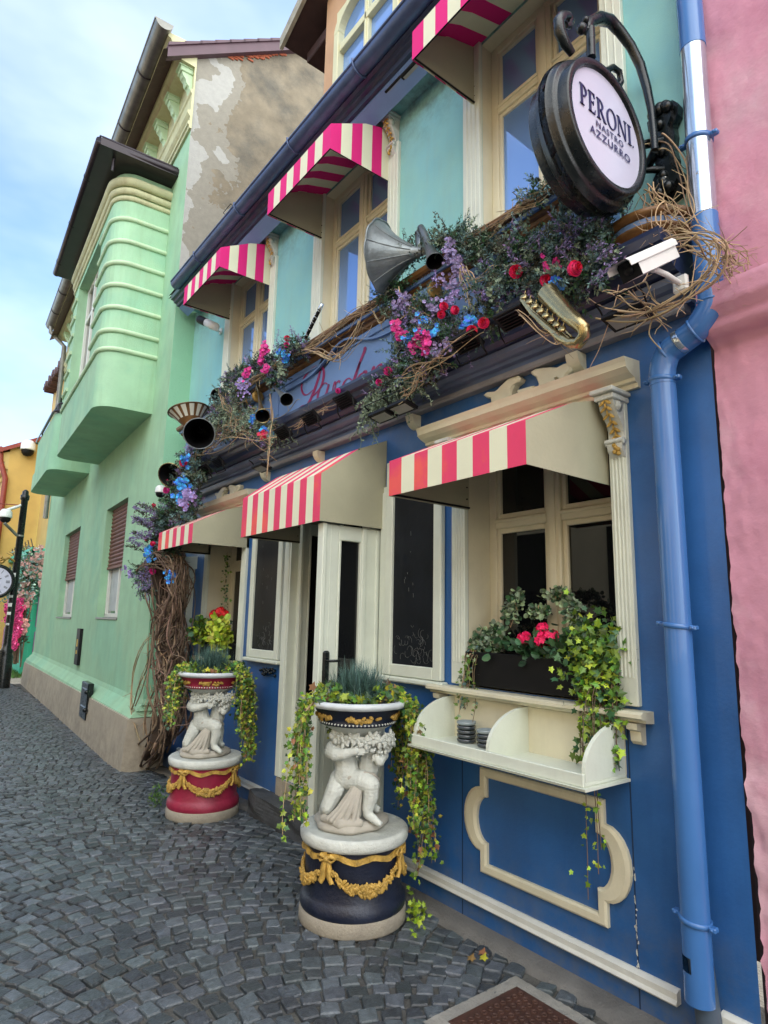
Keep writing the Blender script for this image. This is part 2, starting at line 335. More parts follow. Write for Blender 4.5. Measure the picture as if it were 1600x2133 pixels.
def cobbles():
    vs = []; fs = []; pitch = .093; P = 1.75; Rr = 1.25
    def stone(cx, cy, ang, w, l, z0, tilt):
        b = len(vs); ca, sa = math.cos(ang), math.sin(ang)
        jit = rng.normal(0, .005, (8, 2)); tz = rng.normal(0, .020, 2)
        base = [(-.5,-.44),(-.44,-.5),(.44,-.5),(.5,-.44),(.5,.44),(.44,.5),(-.44,.5),(-.5,.44)]
        for ring, (sc_, dz) in enumerate(((1.0,-.022),(.985,-.003),(.87,.003))):
            for k, (u, v) in enumerate(base):
                x = u*w*sc_+jit[k,0]; y = v*l*sc_+jit[k,1]
                z = dz+z0+(x*tz[0]*2+y*tz[1]*2 if ring else 0)
                X = cx+x*ca-y*sa; Y = cy+x*sa+y*ca; vs.append((X, Y, z+gz(Y)))
        vs.append((cx, cy, z0+.004+rng.normal(0,.0015)+gz(cy)))
        for r_ in range(2):
            for k in range(8): fs.append((b+r_*8+k, b+r_*8+(k+1)%8, b+(r_+1)*8+(k+1)%8, b+(r_+1)*8+k))
        for k in range(8): fs.append((b+16+k, b+16+(k+1)%8, b+24))
    for k in range(int(-2.2/pitch), int(24/pitch)):
        y0 = k*pitch+rng.normal(0,.004)
        far = y0 > 9
        x = -5.2+rng.random()*.1
        while x < -.10:
            s = ((x+.55) % P)-P/2
            dy = math.sqrt(max(Rr*Rr-s*s, 0))-Rr*.78
            ang = -math.atan2(s, math.sqrt(max(Rr*Rr-s*s, .05)))
            wdt = rng.uniform(.078, .106); stp = wdt*math.cos(ang)
            cx = x+stp/2; cy = y0+dy
            if -.2 < cy < 22 and cx < -.13 and not (cx > -1.02 and cy < 2.07 and mat_in(cx, cy)) and not house_in(cx, cy):
                stone(cx, cy, ang+rng.normal(0,.06), (wdt-.013)*rng.uniform(.88,1.04), pitch*rng.uniform(.78,.90), rng.normal(0,.0026), 0)
            x += stp
    me = bpy.data.meshes.new('cobblestones'); me.from_pydata(vs, [], fs)
    me.materials.append(mat('basalt_sett', (.076,.090,.100), .31, .3, 30, .7, 70, isl=.48, dirt=.4, dcol=(.10,.11,.11), hs=.03))
    me.polygons.foreach_set('use_smooth', [False]*len(me.polygons)); me.update()
    o = bpy.data.objects.new('cobblestones', me); COL.objects.link(o); return o
matU = (V(-.27,2.0,0), V(-.68,2.0,0))
def mat_in(x, y): return x > -.78 and y < 2.05 and x < -.17
def house_in(x, y): return y > 7.32 and x > -.42+(y-7.45)*.047
struct(cobbles())
kb = MB()                                   # cement strip at the foot of the wall
yy = np.arange(.2, 7.4, .12)
prev = None
for y in yy:
    wv = .135+.035*noise.noise(V(y*2.3, 0, 3)); h = gz(y)
    row = [(-wv, y, h-.02), (-wv+.012, y, h+.006+.006*noise.noise(V(y*5,1,0))), (-.06, y, h+.014), (.03, y, h+.022)]
    if prev is not None:
        b = len(kb.v); kb.add(prev+row, [(i, i+1, 4+i+1, 4+i) for i in range(3)], 0, True)
    prev = row
struct(kb.build('kerb_strip', M['concrete'], loc=(0,0,0)))
# rusty mat let into the paving
mt = thing('floor_mat', 'rusty brown ring-patterned metal mat set in pale cement beside the blue wall', 'mat', (-.48,1.6,0))
mb = MB(); mb.bbox(-.68,-.27,.95,2.0,-.02,.012,.004)
mb.build('mat_plate', M['rustmat'], mt)
mb = MB()
for i in range(11):
    for j in range(26):
        cx = -.655+i*.037+(.018 if j % 2 else 0); cy = 1.0+j*.038
        if cx > -.29: continue
        mb.lathe([(.0125,.012),(.0135,.017),(.010,.017),(.009,.012)], (cx,cy,0), 10, cap=False)
mb.build('ring_relief', M['rustmat'], mt)
mb = MB()
def wob(x, y): return .012*noise.noise(V(x*14, y*14, 0))
for (x0,x1,y0,y1) in ((-.755,-.68,.9,2.06),(-.27,-.205,.9,2.06),(-.68,-.27,2.0,2.06)):
    nx, ny = max(2, int((x1-x0)/.02)), max(2, int((y1-y0)/.02)); b = []
    for i in range(nx+1):
        for j in range(ny+1):
            x = x0+(x1-x0)*i/nx; y = y0+(y1-y0)*j/ny; b.append((x+(wob(x,y) if i in (0,) and x0 < -.7 else 0), y, .004+.010*abs(noise.noise(V(x*30,y*30,1)))))
    mb.add(b, [(i*(ny+1)+j, (i+1)*(ny+1)+j, (i+1)*(ny+1)+j+1, i*(ny+1)+j+1) for i in range(nx) for j in range(ny)], 0, True)
mb.build('cement_border', M['mattrim'], mt)

# ================================================================ wall helper
def holewall(mb, place, u0, u1, v0, v1, holes, depth, m=0, mr=None, inside=None):
    us = sorted({u0, u1, *[h[0] for h in holes], *[h[1] for h in holes]}); vs_ = sorted({v0, v1, *[h[2] for h in holes], *[h[3] for h in holes]})
    for a, b in zip(us[:-1], us[1:]):
        for c, d in zip(vs_[:-1], vs_[1:]):
            mu, mv = (a+b)/2, (c+d)/2
            if any(h[0] < mu < h[1] and h[2] < mv < h[3] for h in holes): continue
            mb.add([place(a,c,0), place(b,c,0), place(b,d,0), place(a,d,0)], [(0,1,2,3)], m)
    for h in holes:
        a, b, c, d = h[:4]; dp = h[4] if len(h) > 4 else depth; mm = mr if mr is not None else m
        for (p, q) in (((a,c),(b,c)), ((b,c),(b,d)), ((b,d),(a,d)), ((a,d),(a,c))):
            mb.add([place(*p,0), place(*q,0), place(*q,dp), place(*p,dp)], [(0,1,2,3)], mm)

# ================================================================ blue house
BL = thing('blue_building', 'two-storey cafe house with blue boarded ground floor and turquoise upper wall', 'building', (0, 4.2, 0))
YR, YL = 1.12, 7.46
mb = MB(); plc = lambda u, v, d: (d, u, v)
w1 = (1.60, 2.55, 1.20, 2.62); dr = (3.36, 4.62, .30, 2.42); w3 = (5.56, 6.40, 1.16, 2.62)
holewall(mb, plc, YR, YL, -.25, 2.96, [w1+(.24,), dr+(.5,), w3+(.3,)], .2, 0, 1)
# board joints
for y in (2.60, 3.345, 5.42, 6.74, 1.585):
    mb.box(-.0015, .004, y-.003, y+.003, .0, 1.15 if y < 5 else 1.1, 2)
mb.build('lower_wall', [M['blue'], M['cream'], mat('dark_joint', (.01,.03,.08), .6)], BL)
mb = MB()
UW = [(1.545,2.41,3.87,5.28), (3.36,4.30,3.87,5.28), (5.29,6.23,3.87,5.28)]
holewall(mb, plc, 1.04, YL, 2.96, 5.42, [u+(.13,) for u in UW], .1, 0, 1)
mb.build('upper_wall', [M['turq'], M['cream']], BL)
mb = MB(); mb.box(.62,.66,1.2,7.4,.1,5.3); mb.box(.2,.66,3.0,7.4,2.9,2.95); mb.build('dark_interior', mat('unlit_interior', (.02,.018,.015), .9), BL)
# base moulding
mb = MB(); pf = [(.0,.115),(-.035,.115),(-.04,.122),(-.03,.135),(-.03,.158),(-.012,.168),(0,.168)]
for a, b in ((1.41,3.30),(4.75,6.9),(.98,1.25)): mb = MB(); mb.ext(pf, 'y', a, b); mb.build('base_moulding', M['peel'], BL)
# window casing (fluted pilaster + corbel) ---------------------------------------------------
def fluted(mb, y0, y1, z0, z1, o=.03, n=4, m=0, mg=1):
    mb.bbox(-o, .002, y0, y1, z0, z1, .004, m)
    wd = (y1-y0)/(n+1)
    for i in range(n):
        yc = y0+wd*(i+1); mb.ext([( -o-.0012, yc-.006),(-o-.005, yc-.002),(-o-.005, yc+.002),(-o-.0012, yc+.006)], 'z', z0+.12, z1-.05, m)
def corbel(name, y, z1, h, parent, wd=.075, o=.11):       # scroll bracket with a gilt leaf
    mb = MB(); s = h
    pr_ = []
    for i in range(15):
        t = i/14; zz = z1-.02-s*.62*t
        pr_.append((-(.035+o*(.5+.5*math.cos(t*PI*1.15))*.75), zz))
    tail = [(-.045, z1-s*.66), (-.052, z1-s*.70), (-.06, z1-s*.75), (-.055, z1-s*.84), (-.035, z1-s*.95), (-.02, z1-s)]
    mb.ext([(0, z1-.02)]+pr_+tail+[(0, z1-s)], 'y', y-wd/2, y+wd/2)
    mb.bbox(-o-.025, 0, y-wd*.66, y+wd*.66, z1-.028, z1-.002, .004)
    mb.bbox(-o-.045, 0, y-wd*.8, y+wd*.8, z1, z1+.022, .004)
    for sgn in (-1, 1):
        mb.lathe([(.0,0),(.026,0),(.026,.006),(.018,.006),(.018,.010),(.010,.010),(.010,.014),(0,.014)], (-.075, y+sgn*(wd/2), z1-.055), 16, M=frameM((0,sgn,0)))
        mb.lathe([(.0,0),(.015,0),(.015,.008),(.007,.008),(0,.010)], (-.05, y+sgn*(wd/2), z1-s*.72), 12, M=frameM((0,sgn,0)))
    mb.tube([(-.058, y-wd*.6, z1-s*.70),(-.058, y+wd*.6, z1-s*.70)], .012, 8)
    b = mb.build(name, M['stone'], parent)
    g = MB()
    for i in range(12):                                     # acanthus relief
        t = i/11; zz = z1-.04-s*.54*t; xx = -(.035+o*(.5+.5*math.cos(t*PI*1.05))*.75)-.004
        for sg in (-1, 1):
            if i % 2 == 0: g.ball((xx, y+sg*wd*.20*(1-.35*t), zz), .014, 0, 7, 6, (.4, .55, 1.5), Matrix.Rotation(sg*.9, 3, 'X'))
        if i % 2: g.ball((xx-.002, y, zz), .009, 0, 6, 5, (.6,.5,1.6))
    for i in range(5): g.ball((-.058, y+random.uniform(-.02,.02), z1-s*(.77+.035*i)), .011, 0, 6, 5)
    g.build('gilt_leaf', M['gilt'], b)
def cornice_head(y0, y1, z0, parent, mt_, name='head_cornice', o=.12, h=.12):
    mb = MB(); p = [(0,z0),(-.02,z0),(-.025,z0+.02),(-.045,z0+.025),(-.05,z0+.04),(-.035-o*.45,z0+.055),(-.03-o*.75,z0+.075),(-.0-o*.95,z0+.08),(-o,z0+.1),(-o-.01,z0+h),(0,z0+h+.012)]
    mb.ext(p, 'y', y0, y1); return mb.build(name, mt_, parent)
def scrolls(dy, z, parent):                                 # broken pediment carved above a window
    SCR = [[(475,510),(490,498),(530,495),(548,482),(565,462),(600,430),(640,418),(653,430),(648,445),(625,462),(612,490),(608,520),(620,540),(600,550),(552,566),(545,548),(525,556),(512,547),(510,525),(490,522)],
           [(700,400),(720,386),(760,380),(800,377),(830,380),(870,358),(900,350),(907,368),(895,395),(880,410),(870,430),(850,436),(835,425),(820,432),(825,450),(842,463),(765,490),(750,480),(735,496),(738,455),(725,425),(705,412)],
           [(638,488),(715,466),(715,482),(695,490),(695,512),(663,522),(662,502),(640,501)]]
    for k, pl_ in enumerate(SCR):
        mb = MB(); q = [W(800+x*.4375, 600+y*.4375, .04) for x, y in pl_]; q = [(p.y+dy, p.z) for p in q]
        cy_ = sum(p[0] for p in q)/len(q); cz_ = sum(p[1] for p in q)/len(q)
        q2 = [(cy_+(y-cy_)*.86, cz_+(z_-cz_)*.84) for y, z_ in q]
        mb.ext(q[::-1], 'x', -.042, -.002)
        n = len(q); mb.add([(-.042,*c) for c in q]+[(-.055,*c) for c in q2], [(i,(i+1)%n,n+(i+1)%n,n+i) for i in range(n)]+[tuple(range(n,2*n))])
        mb.build('carved_scroll', M['cream'], parent)

def sash_window(name, y0, y1, z0, z1, x, parent, ztr, tw=.055, frm='cream', cols=2, post=.09, gl='glass', rows_low=1):
    wn = MB(); f = tw
    wn.bbox(x-.03, x+.03, y0, y0+f, z0, z1, .004); wn.bbox(x-.03, x+.03, y1-f, y1, z0, z1, .004)
    wn.bbox(x-.03, x+.03, y0+f, y1-f, z1-f, z1, .004); wn.bbox(x-.03, x+.03, y0+f, y1-f, z0, z0+f, .004)
    yc = (y0+y1)/2
    wn.bbox(x-.045, x+.03, yc-post/2, yc+post/2, z0+f, z1-f, .006); wn.bbox(x-.055, x-.044, yc-post*.22, yc+post*.22, z0+f, z1-f, .003)
    for a, b in ((y0+f, yc-post/2), (yc+post/2, y1-f)):
        wn.bbox(x-.036, x+.03, a, b, ztr-.03, ztr+.03, .006); wn.bbox(x-.046, x-.035, a, b, ztr+.005, ztr+.022, .003)
        for c_, d_ in ((z0+f, ztr-.03), (ztr+.03, z1-f)):
            k = .028
            wn.bbox(x-.022, x+.02, a, a+k, c_, d_, .004); wn.bbox(x-.022, x+.02, b-k, b, c_, d_, .004)
            wn.bbox(x-.022, x+.02, a+k, b-k, c_, c_+k, .004); wn.bbox(x-.022, x+.02, a+k, b-k, d_-k, d_, .004)
    o = wn.build(name, M[frm], parent)
    for a, b in ((y0+f, yc-post/2), (yc+post/2, y1-f)):
        for c_, d_ in ((z0+f, ztr-.03), (ztr+.03, z1-f)):
            g = MB(); tl = random.uniform(-.004,.004)
            g.add([(x-.004+tl,a+.01,c_+.01),(x-.004-tl,b-.01,c_+.01),(x-.004-tl,b-.01,d_-.01),(x-.004+tl,a+.01,d_-.01)], [(0,3,2,1)]); g.build('pane', M[gl], o)
    return o
# ground floor right window
W1 = sash_window('window', 1.60, 2.55, 1.20, 2.62, .21, BL, 2.13, gl='glass2')
mb = MB(); fluted(mb, 1.51, 1.60, 1.21, 2.62); mb.build('window_casing', M['creamw'], W1); mb = MB(); fluted(mb, 2.55, 2.66, 1.21, 2.62); mb.build('window_casing', M['creamw'], W1)
cornice_head(1.44, 2.88, 2.63, W1, M['cream']); scrolls(0, 2.765, W1)
corbel('corbel', 1.55, 2.60, .30, W1); corbel('corbel', 2.62, 2.60, .30, W1)
mb = MB(); mb.ext([(.2,1.195),(-.085,1.195),(-.1,1.187),(-.1,1.172),(-.085,1.165),(-.07,1.165),(-.06,1.15),(0,1.145),(.2,1.145)], 'y', 1.46, 2.80)
for y in (1.50, 2.72): mb.ext([(0,1.146),(-.07,1.146),(-.066,1.12),(-.04,1.11),(-.035,1.07),(-.02,1.055),(0,1.055)], 'y', y, y+.05)
mb.build('window_sill', M['cream'], W1)
# ground floor left window
W3 = sash_window('window', 5.56, 6.40, 1.16, 2.62, .27, BL, 2.10, gl='glass2')
mb = MB(); fluted(mb, 5.46, 5.56, 1.16, 2.62, n=3); mb.build('window_casing', M['creamw'], W3); mb = MB(); fluted(mb, 6.40, 6.49, 1.16, 2.62, n=3); mb.build('window_casing', M['creamw'], W3)
cornice_head(5.32, 6.66, 2.63, W3, M['cream']); scrolls(3.90, 2.765, W3)
mb = MB(); mb.box(-.07,.2,5.43,6.52,1.11,1.155); mb.build('window_sill', M['cream'], W3)
# framed blackboards
def chalkboard(y0, y1, z0, z1, label):
    t = thing('chalkboard', label, 'blackboard', (0, (y0+y1)/2, z0), 0, 'framed blackboards beside the door')
    f = .072; mb = MB()
    mb.bbox(-.04,-.001,y0,y0+f,z0,z1,.006); mb.bbox(-.04,-.001,y1-f,y1,z0,z1,.006); mb.bbox(-.04,-.001,y0+f,y1-f,z0,z0+f,.006); mb.bbox(-.04,-.001,y0+f,y1-f,z1-f,z1,.006)
    mb.bbox(-.06,-.001,y0-.03,y1+.03,z0-.035,z0-.003,.008); mb.build('frame', M['creamw'], t)
    mb = MB(); mb.box(-.018,-.002,y0+f-.005,y1-f+.005,z0+f-.005,z1-f+.005); b = mb.build('board', M['board'], t)
    mb = MB(); rr = random.Random(int(y0*10))                 # chalky swirls left by a wiped flower drawing
    for i in range(46):
        cy = (y0+y1)/2+rr.gauss(0,.09)-.03; cz = z0+.10+abs(rr.gauss(.06,.07)); r = rr.uniform(.008,.03); a = rr.uniform(0,6)
        pts = [(-.0185, cy+r*math.cos(a+k*.7), cz+r*math.sin(a+k*.7)*1.1) for k in range(5)]
        if all(y0+f < p[1] < y1-f for p in pts) and all(p[2] > z0+f for p in pts): mb.tube(pts, .0009, 4, 0)
    for i in range(9):
        cy = (y0+y1)/2+rr.gauss(.02,.05); cz = rr.uniform(z0+.45, z1-.25)
        mb.tube([(-.0185, cy, cz), (-.0185, cy+.002, cz+rr.uniform(.006,.03))], .0012, 4, 0)
    mb.build('chalk_marks', mat('chalk_dust', (.13,.135,.13), .9), b)
    return t
chalkboard(2.74, 3.29, 1.21, 2.62, 'black framed menu board between the door and the window box')
chalkboard(4.73, 5.32, 1.21, 2.62, 'black framed menu board left of the door with chalk scribble at its foot')
mb = MB()                                                     # iron ornament under left board
for i in range(26): mb.ball((-.02+random.gauss(0,.008), 4.95+random.gauss(0,.07), 1.13-abs(random.gauss(0,.035))), .014, 0, 6, 5)
tag(mb.build('wall_ornament', M['iron']), 'small black iron leaf ornament under the left menu board', 'ornament')
# entrance
DO = MB()
DO.bbox(-.028,.0,4.625,4.70,.31,2.42,.005); DO.box(-.02,.5,4.60,4.624,.31,2.42); DO.bbox(-.028,0,3.30,3.36,.31,2.42,.005); DO.box(-.02,.5,3.30,4.62,2.42,2.46)
DF = DO.build('door_frame', M['creamw'], BL)
def leaf(o0, o1, y, z0, z1, name, hinge=True):               # glazed door leaf standing square to the wall
    mb = MB(); f = .12; f2 = .165 if o0 >= 0 else .075; F1 = f if o0 >= 0 else .075; f = F1
    mb.bbox(-o1, -o1+f, y-.022, y+.022, z0, z1, .005); mb.bbox(-o0-f2, -o0, y-.022, y+.022, z0, z1, .005)
    if o0 >= 0: mb.bbox(-o0-f2-.004,-o0-f2+.034,y-.032,y+.03,z0,z1,.006); mb.bbox(-o0-.052,-o0-.02,y-.030,y+.03,z0,z1,.006); mb.bbox(-o1+.055,-o1+.06,y-.024,y-.02,z0,z1,.001)
    mb.bbox(-o1+f, -o0-f2, y-.022, y+.022, z1-.10, z1, .005); mb.bbox(-o1+f, -o0-f2, y-.022, y+.022, z0, z0+.42, .005)
    mb.bbox(-o1+f-.002, -o1+f+.016, y-.028, y+.028, z0+.42, z1-.1, .004); mb.bbox(-o0-f2-.016, -o0-f2+.002, y-.028, y+.028, z0+.42, z1-.1, .004)
    mb.bbox(-o1-.012,-o1+.02, y-.034,y+.034, z0, z1+.004, .005)
    o = mb.build(name, M['creamw'], BL)
    g = MB(); g.box(-o1+f+.012, -o0-f2-.012, y-.004, y+.004, z0+.42, z1-.1); g.build('pane', M['glass2'], o); return o
L1 = leaf(.0, .47, 3.40, .30, 2.165, 'door_leaf')
hb = MB(); hb.bbox(-.455,-.405,3.35,3.378,1.12,1.36,.012); hb.tube([(-.43,3.352,1.30),(-.43,3.315,1.30),(-.36,3.312,1.30)], .009, 8); hb.build('door_handle', M['iron'], L1)
L2 = leaf(-.52, -.06, 4.585, .32, 2.36, 'door_leaf')
# fixed stile right of the leaf, part of the frame
mb = MB(); mb.bbox(.03,.10,3.37,3.44,.31,2.42,.005); mb.bbox(.03,.10,3.56,3.66,.31,2.42,.005); mb.bbox(.03,.1,3.44,3.56,2.2,2.42,.004); mb.build('side_stile', M['creamw'], BL)
st = thing('door_step', 'rough dark stone step below the open cafe door', 'step', (-.05, 4.1, 0))
bm = bmesh.new(); bmesh.ops.create_cube(bm, size=1); bmesh.ops.subdivide_edges(bm, edges=bm.edges[:], cuts=9, use_grid_fill=True)
for v in bm.verts:
    p = Vector((v.co.x*.34+.02, v.co.y*1.62+4.10, v.co.z*.20+.07)); n_ = noise.noise(p*7)*.03+noise.noise(p*18)*.012
    v.co = p+Vector((n_*1.3, n_*.6, n_*.5))
mb = MB(); mb.bm(bm); mb.build('step_block', M['rock'], st)
mb = MB(); mb.bbox(-.01,.5,3.36,4.62,.155,.295,.006); mb.build('threshold', M['dstone'], st)
bx = MB(); bx.bbox(-.015,.3,4.60,4.70,.16,.30,.004); bx.build('end_block', M['dstone'], st)
# weathered pilaster panel at the far end of the shopfront
mb = MB(); mb.bbox(-.05,-.001,6.84,7.30,.55,2.08,.006); PP = mb.build('panel_pilaster', M['faded'], BL)
mb = MB(); mb.bbox(-.065,-.001,6.80,6.84,.5,2.10,.004); mb.bbox(-.065,-.001,7.30,7.335,.5,2.10,.004)
mb.ext([(0,2.08),(-.07,2.08),(-.08,2.11),(-.11,2.13),(-.12,2.155),(-.15,2.165),(-.16,2.20),(0,2.22)], 'y', 6.76, 7.36)
mb.bbox(-.09,-.001,6.80,7.33,.47,.52,.006); mb.build('pilaster_capital', M['creamw'], PP)
# ornate lobed panel under the window ---------------------------------------------------------
def lobed(mb, yc, zc, hw, hh, r, wd, o0, o1):
    def path(off):
        pts = []; a = hw-off; b = hh-off; rr = r-off; n = 12
        lo = hw+.0                                   # lobe centre sits on side line
        # start top-left going clockwise in (y,z)
        k = .080
        zz = hh-k                                    # step
        pts += [(-hw+off, hh-off), (hw-off, hh-off)]
        pts += [(hw-off, zz-.0+off*0)]
        for i in range(n+1):
            t = PI/2-PI*i/n
            pts.append((hw-off+ (rr)*math.cos(t)*1.0, (zz-.02-off*0.0-(0))*math.sin(t)*((zz-.02-off)/(zz-.02))))
        pts += [(hw-off, -zz)]
        pts += [(hw-off, -hh+off), (-hw+off, -hh+off), (-hw+off, -zz)]
        for i in range(n+1):
            t = -PI/2-PI*i/n
            pts.append((-hw+off+rr*math.cos(t), (zz-.02)*math.sin(t)*((zz-.02-off)/(zz-.02))))
        pts += [(-hw+off, zz)]
        return [(yc+p[0], zc+p[1]) for p in pts]
    A = path(0); B = path(wd*.22); C = path(wd*.8); D = path(wd)
    n = len(A)
    rings = [(A,-o0),(A,-o1*.7),(B,-o1),(C,-o1),(D,-o1*.6),(D,-o0)]
    for (p, xo), (q, xi) in zip(rings[:-1], rings[1:]):
        mb.add([(xo, *a) for a in p]+[(xi, *a) for a in q], [(i, (i+1)%n, n+(i+1)%n, n+i) for i in range(n)])
mb = MB(); lobed(mb, 2.08, .535, .372, .258, .118, .046, .0, .026); mb.build('ornamental_panel_moulding', M['cream'], BL)
mb = MB()                                                      # joint trim + flaking paint
for i in range(22):
    z = random.uniform(.16,.60); y = 1.585+random.gauss(0,.004); h = random.uniform(.006,.03); w_ = random.uniform(.001,.004); mb.ext([(y-w_,z),(y+w_*.6,z+h*.2),(y+w_,z+h*.7),(y-w_*.2,z+h),(y-w_*.8,z+h*.5)], 'x', -.003, -.001)
for y, w_ in ((2.33,.012),(2.30,.016),(2.14,.014),(1.98,.006)):
    mb.ext([(y-w_,.3165),(y+w_,.3165),(y+w_*.5,.321),(y-w_*.6,.3205)], 'x', -.003, -.001)
mb.build('flaking_paint', M['peel'], BL)

# shopfront cornice ---------------------------------------------------------------------------
CP = [(.0,2.93),(-.045,2.93),(-.045,2.962),(-.07,2.968),(-.078,2.985),(-.10,2.99),(-.125,3.005),(-.135,3.03),(-.16,3.036),(-.19,3.055),(-.21,3.085),(-.235,3.09),(-.245,3.12),(-.275,3.126),(-.285,3.165),(-.285,3.185),(0,3.205)]
mb = MB(); mb.ext(CP[8:]+[(0,3.034)], 'y', 1.165, 7.3); mb.build('shop_cornice', M['cornice'], BL)
mb = MB(); mb.ext(CP[:8]+[(0,3.033)], 'y', 1.165, 7.3); mb.build('lower_cornice_moulding', M['cornice2'], BL)
mb = MB(); mb.ext([(0,2.895),(-.055,2.895),(-.062,2.905),(-.062,2.928),(0,2.929)], 'y', 1.19, 7.3); mb.build('cornice_bead', mat('pale_grey_moulding', (.22,.22,.23), .5, .2, 6), BL)
for y in (1.72, 2.98, 4.16, 5.1, 6.9):                           # quarter brackets under the cornice
    mb = MB(); q = [(0,2.89)]+[(-.075*math.cos(a), 2.89-.085*math.sin(a)) for a in np.linspace(0, PI/2, 8)]
    mb.ext(q, 'y', y, y+.07); mb.build('cornice_bracket', M['cream'], BL)
mb = MB(); mb.box(-.08, 0, 1.50, 7.2, 3.205, 3.664); mb.box(-.05, 0, 1.12, 1.50, 3.205, 3.30)
for a, b in ((1.62, 3.12), (3.2, 4.86), (5.0, 7.0)):              # raised fields of the name board
    for (y0,y1,z0,z1) in ((a,b,3.26,3.275),(a,b,3.60,3.615),(a,a+.015,3.275,3.60),(b-.015,b,3.275,3.60)):
        mb.bbox(-.092,-.079,y0,y1,z0,z1,.003)
mb.build('name_board', M['fascia'], BL)
UC = [(0,3.665),(-.085,3.665),(-.10,3.68),(-.105,3.70),(-.125,3.705),(-.135,3.72),(0,3.72)]
UC2 = [(0,3.722),(-.15,3.722),(-.158,3.742),(0,3.744)]
UC3 = [(0,3.746),(-.175,3.746),(-.19,3.758),(-.195,3.785),(0,3.80)]
mb = MB(); mb.ext(UC, 'y', 1.46, 7.25, 0); mb.ext(UC2, 'y', 1.46, 7.25, 1); mb.ext(UC3, 'y', 1.46, 7.25, 0)
for y in np.arange(1.5, 4.2, .03): mb.ball((-.160, y, 3.742), .006, 0, 5, 4)
mb.build('upper_ledge', [M['brown'], M['fascia']], BL)
# bowed bracket shelf at the right end, carrying the hanging sign
mb = MB()
BC = (-.07,1.315,-.165)
mb.lathe([(.10,3.35),(.14,3.36),(.165,3.375),(.17,3.395),(.19,3.40),(.193,3.415)], BC, 32, 0)
mb.lathe([(.18,3.417),(.185,3.445)], BC, 32, 1)
mb.lathe([(.19,3.447),(.208,3.455),(.215,3.475),(.19,3.485),(.0,3.488)], BC, 32, 0)
mb.build('bowed_ledge', [M['brown'], M['fascia']], BL)
mb = MB()                                                      # arched hood over the name, with its shadow gap
hp = []
for i in range(25):
    t = i/24; y = 4.70-1.7*t; hp.append((y, 3.53+.15*math.exp(-((y-3.80)/.30)**2)))
up = [(y, z+.016) for y, z in hp]
mb.ext(hp+up[::-1], 'x', -.105, -.079); mb.build('name_board_hood', M['fascia'], BL)
mb = MB(); tr = [W(x,y,.0815) for x,y in ((650,785),(664,760),(678,732),(698,716),(730,708),(758,709),(735,718),(708,731),(692,746),(676,768))]; mb.ext([(q.y,q.z) for q in tr], 'x', -.0835, -.0805); mb.build('hood_shade_panel', M['navy'], BL)  # flat dark panel painted as the shade under the arched hood
# scroll corbels on the fascia (blue drums with gilt rims)
for y in (2.76, 5.22):
    mb = MB(); c = V(-.15, y, 3.60); Mx = frameM((0,1,0))
    mb.lathe([(.0,-.075),(.045,-.075),(.045,.075),(0,.075)], c, 20, 0, Mx)
    mb.ext([(-.08,3.64),(-.15,3.64),(-.12,3.5),(-.10,3.36),(-.08,3.34)], 'y', y-.045, y+.045, 0)
    for s_ in (-1,1): mb.lathe([(.028,-.012),(.056,-.012),(.058,0),(.056,.012),(.028,.012)], c+V(0,s_*.075,0), 22, 1, Mx)
    mb.build('scroll_corbel', [M['fascia'], M['gold']], BL)

# upper windows
for i, (y0, y1, z0, z1) in enumerate(UW):
    wd = sash_window('window', y0, y1, z0, z1, .115, BL, 4.80, post=.10, gl='glassup')
    mb = MB(); fluted(mb, y1, y1+.15, 3.87, 5.33, .028, 3); mb.build('left_casing', M['creamw'], wd)
    mb = MB(); fluted(mb, y0-.12, y0, 3.87, 5.12, .03, 2); mb.build('right_casing', M['creamw'], wd)
    if i: corbel('corbel', y0-.06, 5.325, .32, wd, .07, .09)
    mb = MB(); mb.bbox(-.06,.1,y0-.02,y1+.02,3.835,3.868,.006); mb.build('window_sill', M['winwhite'], wd)
# eaves: soffit, fascia board, mouldings, gutter
mb = MB(); mb.box(-.20,0,1.04,7.3,5.36,5.40); mb.build('soffit', M['turq'], BL)
mb = MB(); mb.ext([(-.14,5.30),(-.145,5.27),(-.26,5.34),(-.26,5.40),(-.14,5.40)], 'y', 1.04, 7.3); mb.build('eaves_board', M['fascia'], BL)
mb = MB(); mb.ext([(-.261,5.352),(-.29,5.352),(-.30,5.38),(-.33,5.385),(-.34,5.41),(-.37,5.415),(-.37,5.47),(-.261,5.47)], 'y', 1.04, 7.3); mb.build('eaves_moulding', M['cornice'], BL)
GUT = MB(); gp = []
gp = [( -.415+.068*math.cos(a), 5.475+.068*math.sin(a)) for a in np.linspace(PI, 2*PI, 17)]
gin = [(-.415+.060*math.cos(a), 5.475+.060*math.sin(a)) for a in np.linspace(2*PI, PI, 17)]
GUT.ext(gp+gin, 'y', .6, 6.98, 0, True, True)
GUT.tube([(-.482,.6,5.477),(-.482,6.98,5.477)], .012, 8)
GUT.ext(gp, 'y', 6.98, 7.0); GUT.lathe([(.035,0),(.04,.015),(0,.02)], (-.415,7.0,5.45), 16, M=frameM((0,1,0)))
gt = GUT.build('roof_gutter', M['gutter'], BL)
for y in (6.25, 5.2, 4.15, 3.2, 2.35):
    mb = MB(); pts = [(-.415+.073*math.cos(a), y, 5.475+.073*math.sin(a)) for a in np.linspace(PI, 1.95*PI, 14)]; pts.append((-.33, y, 5.52)); pts.insert(0, (-.49,y,5.50))
    mb.tube(pts, .009, 6, flat=1); mb.build('gutter_bracket', M['gutter'], gt)
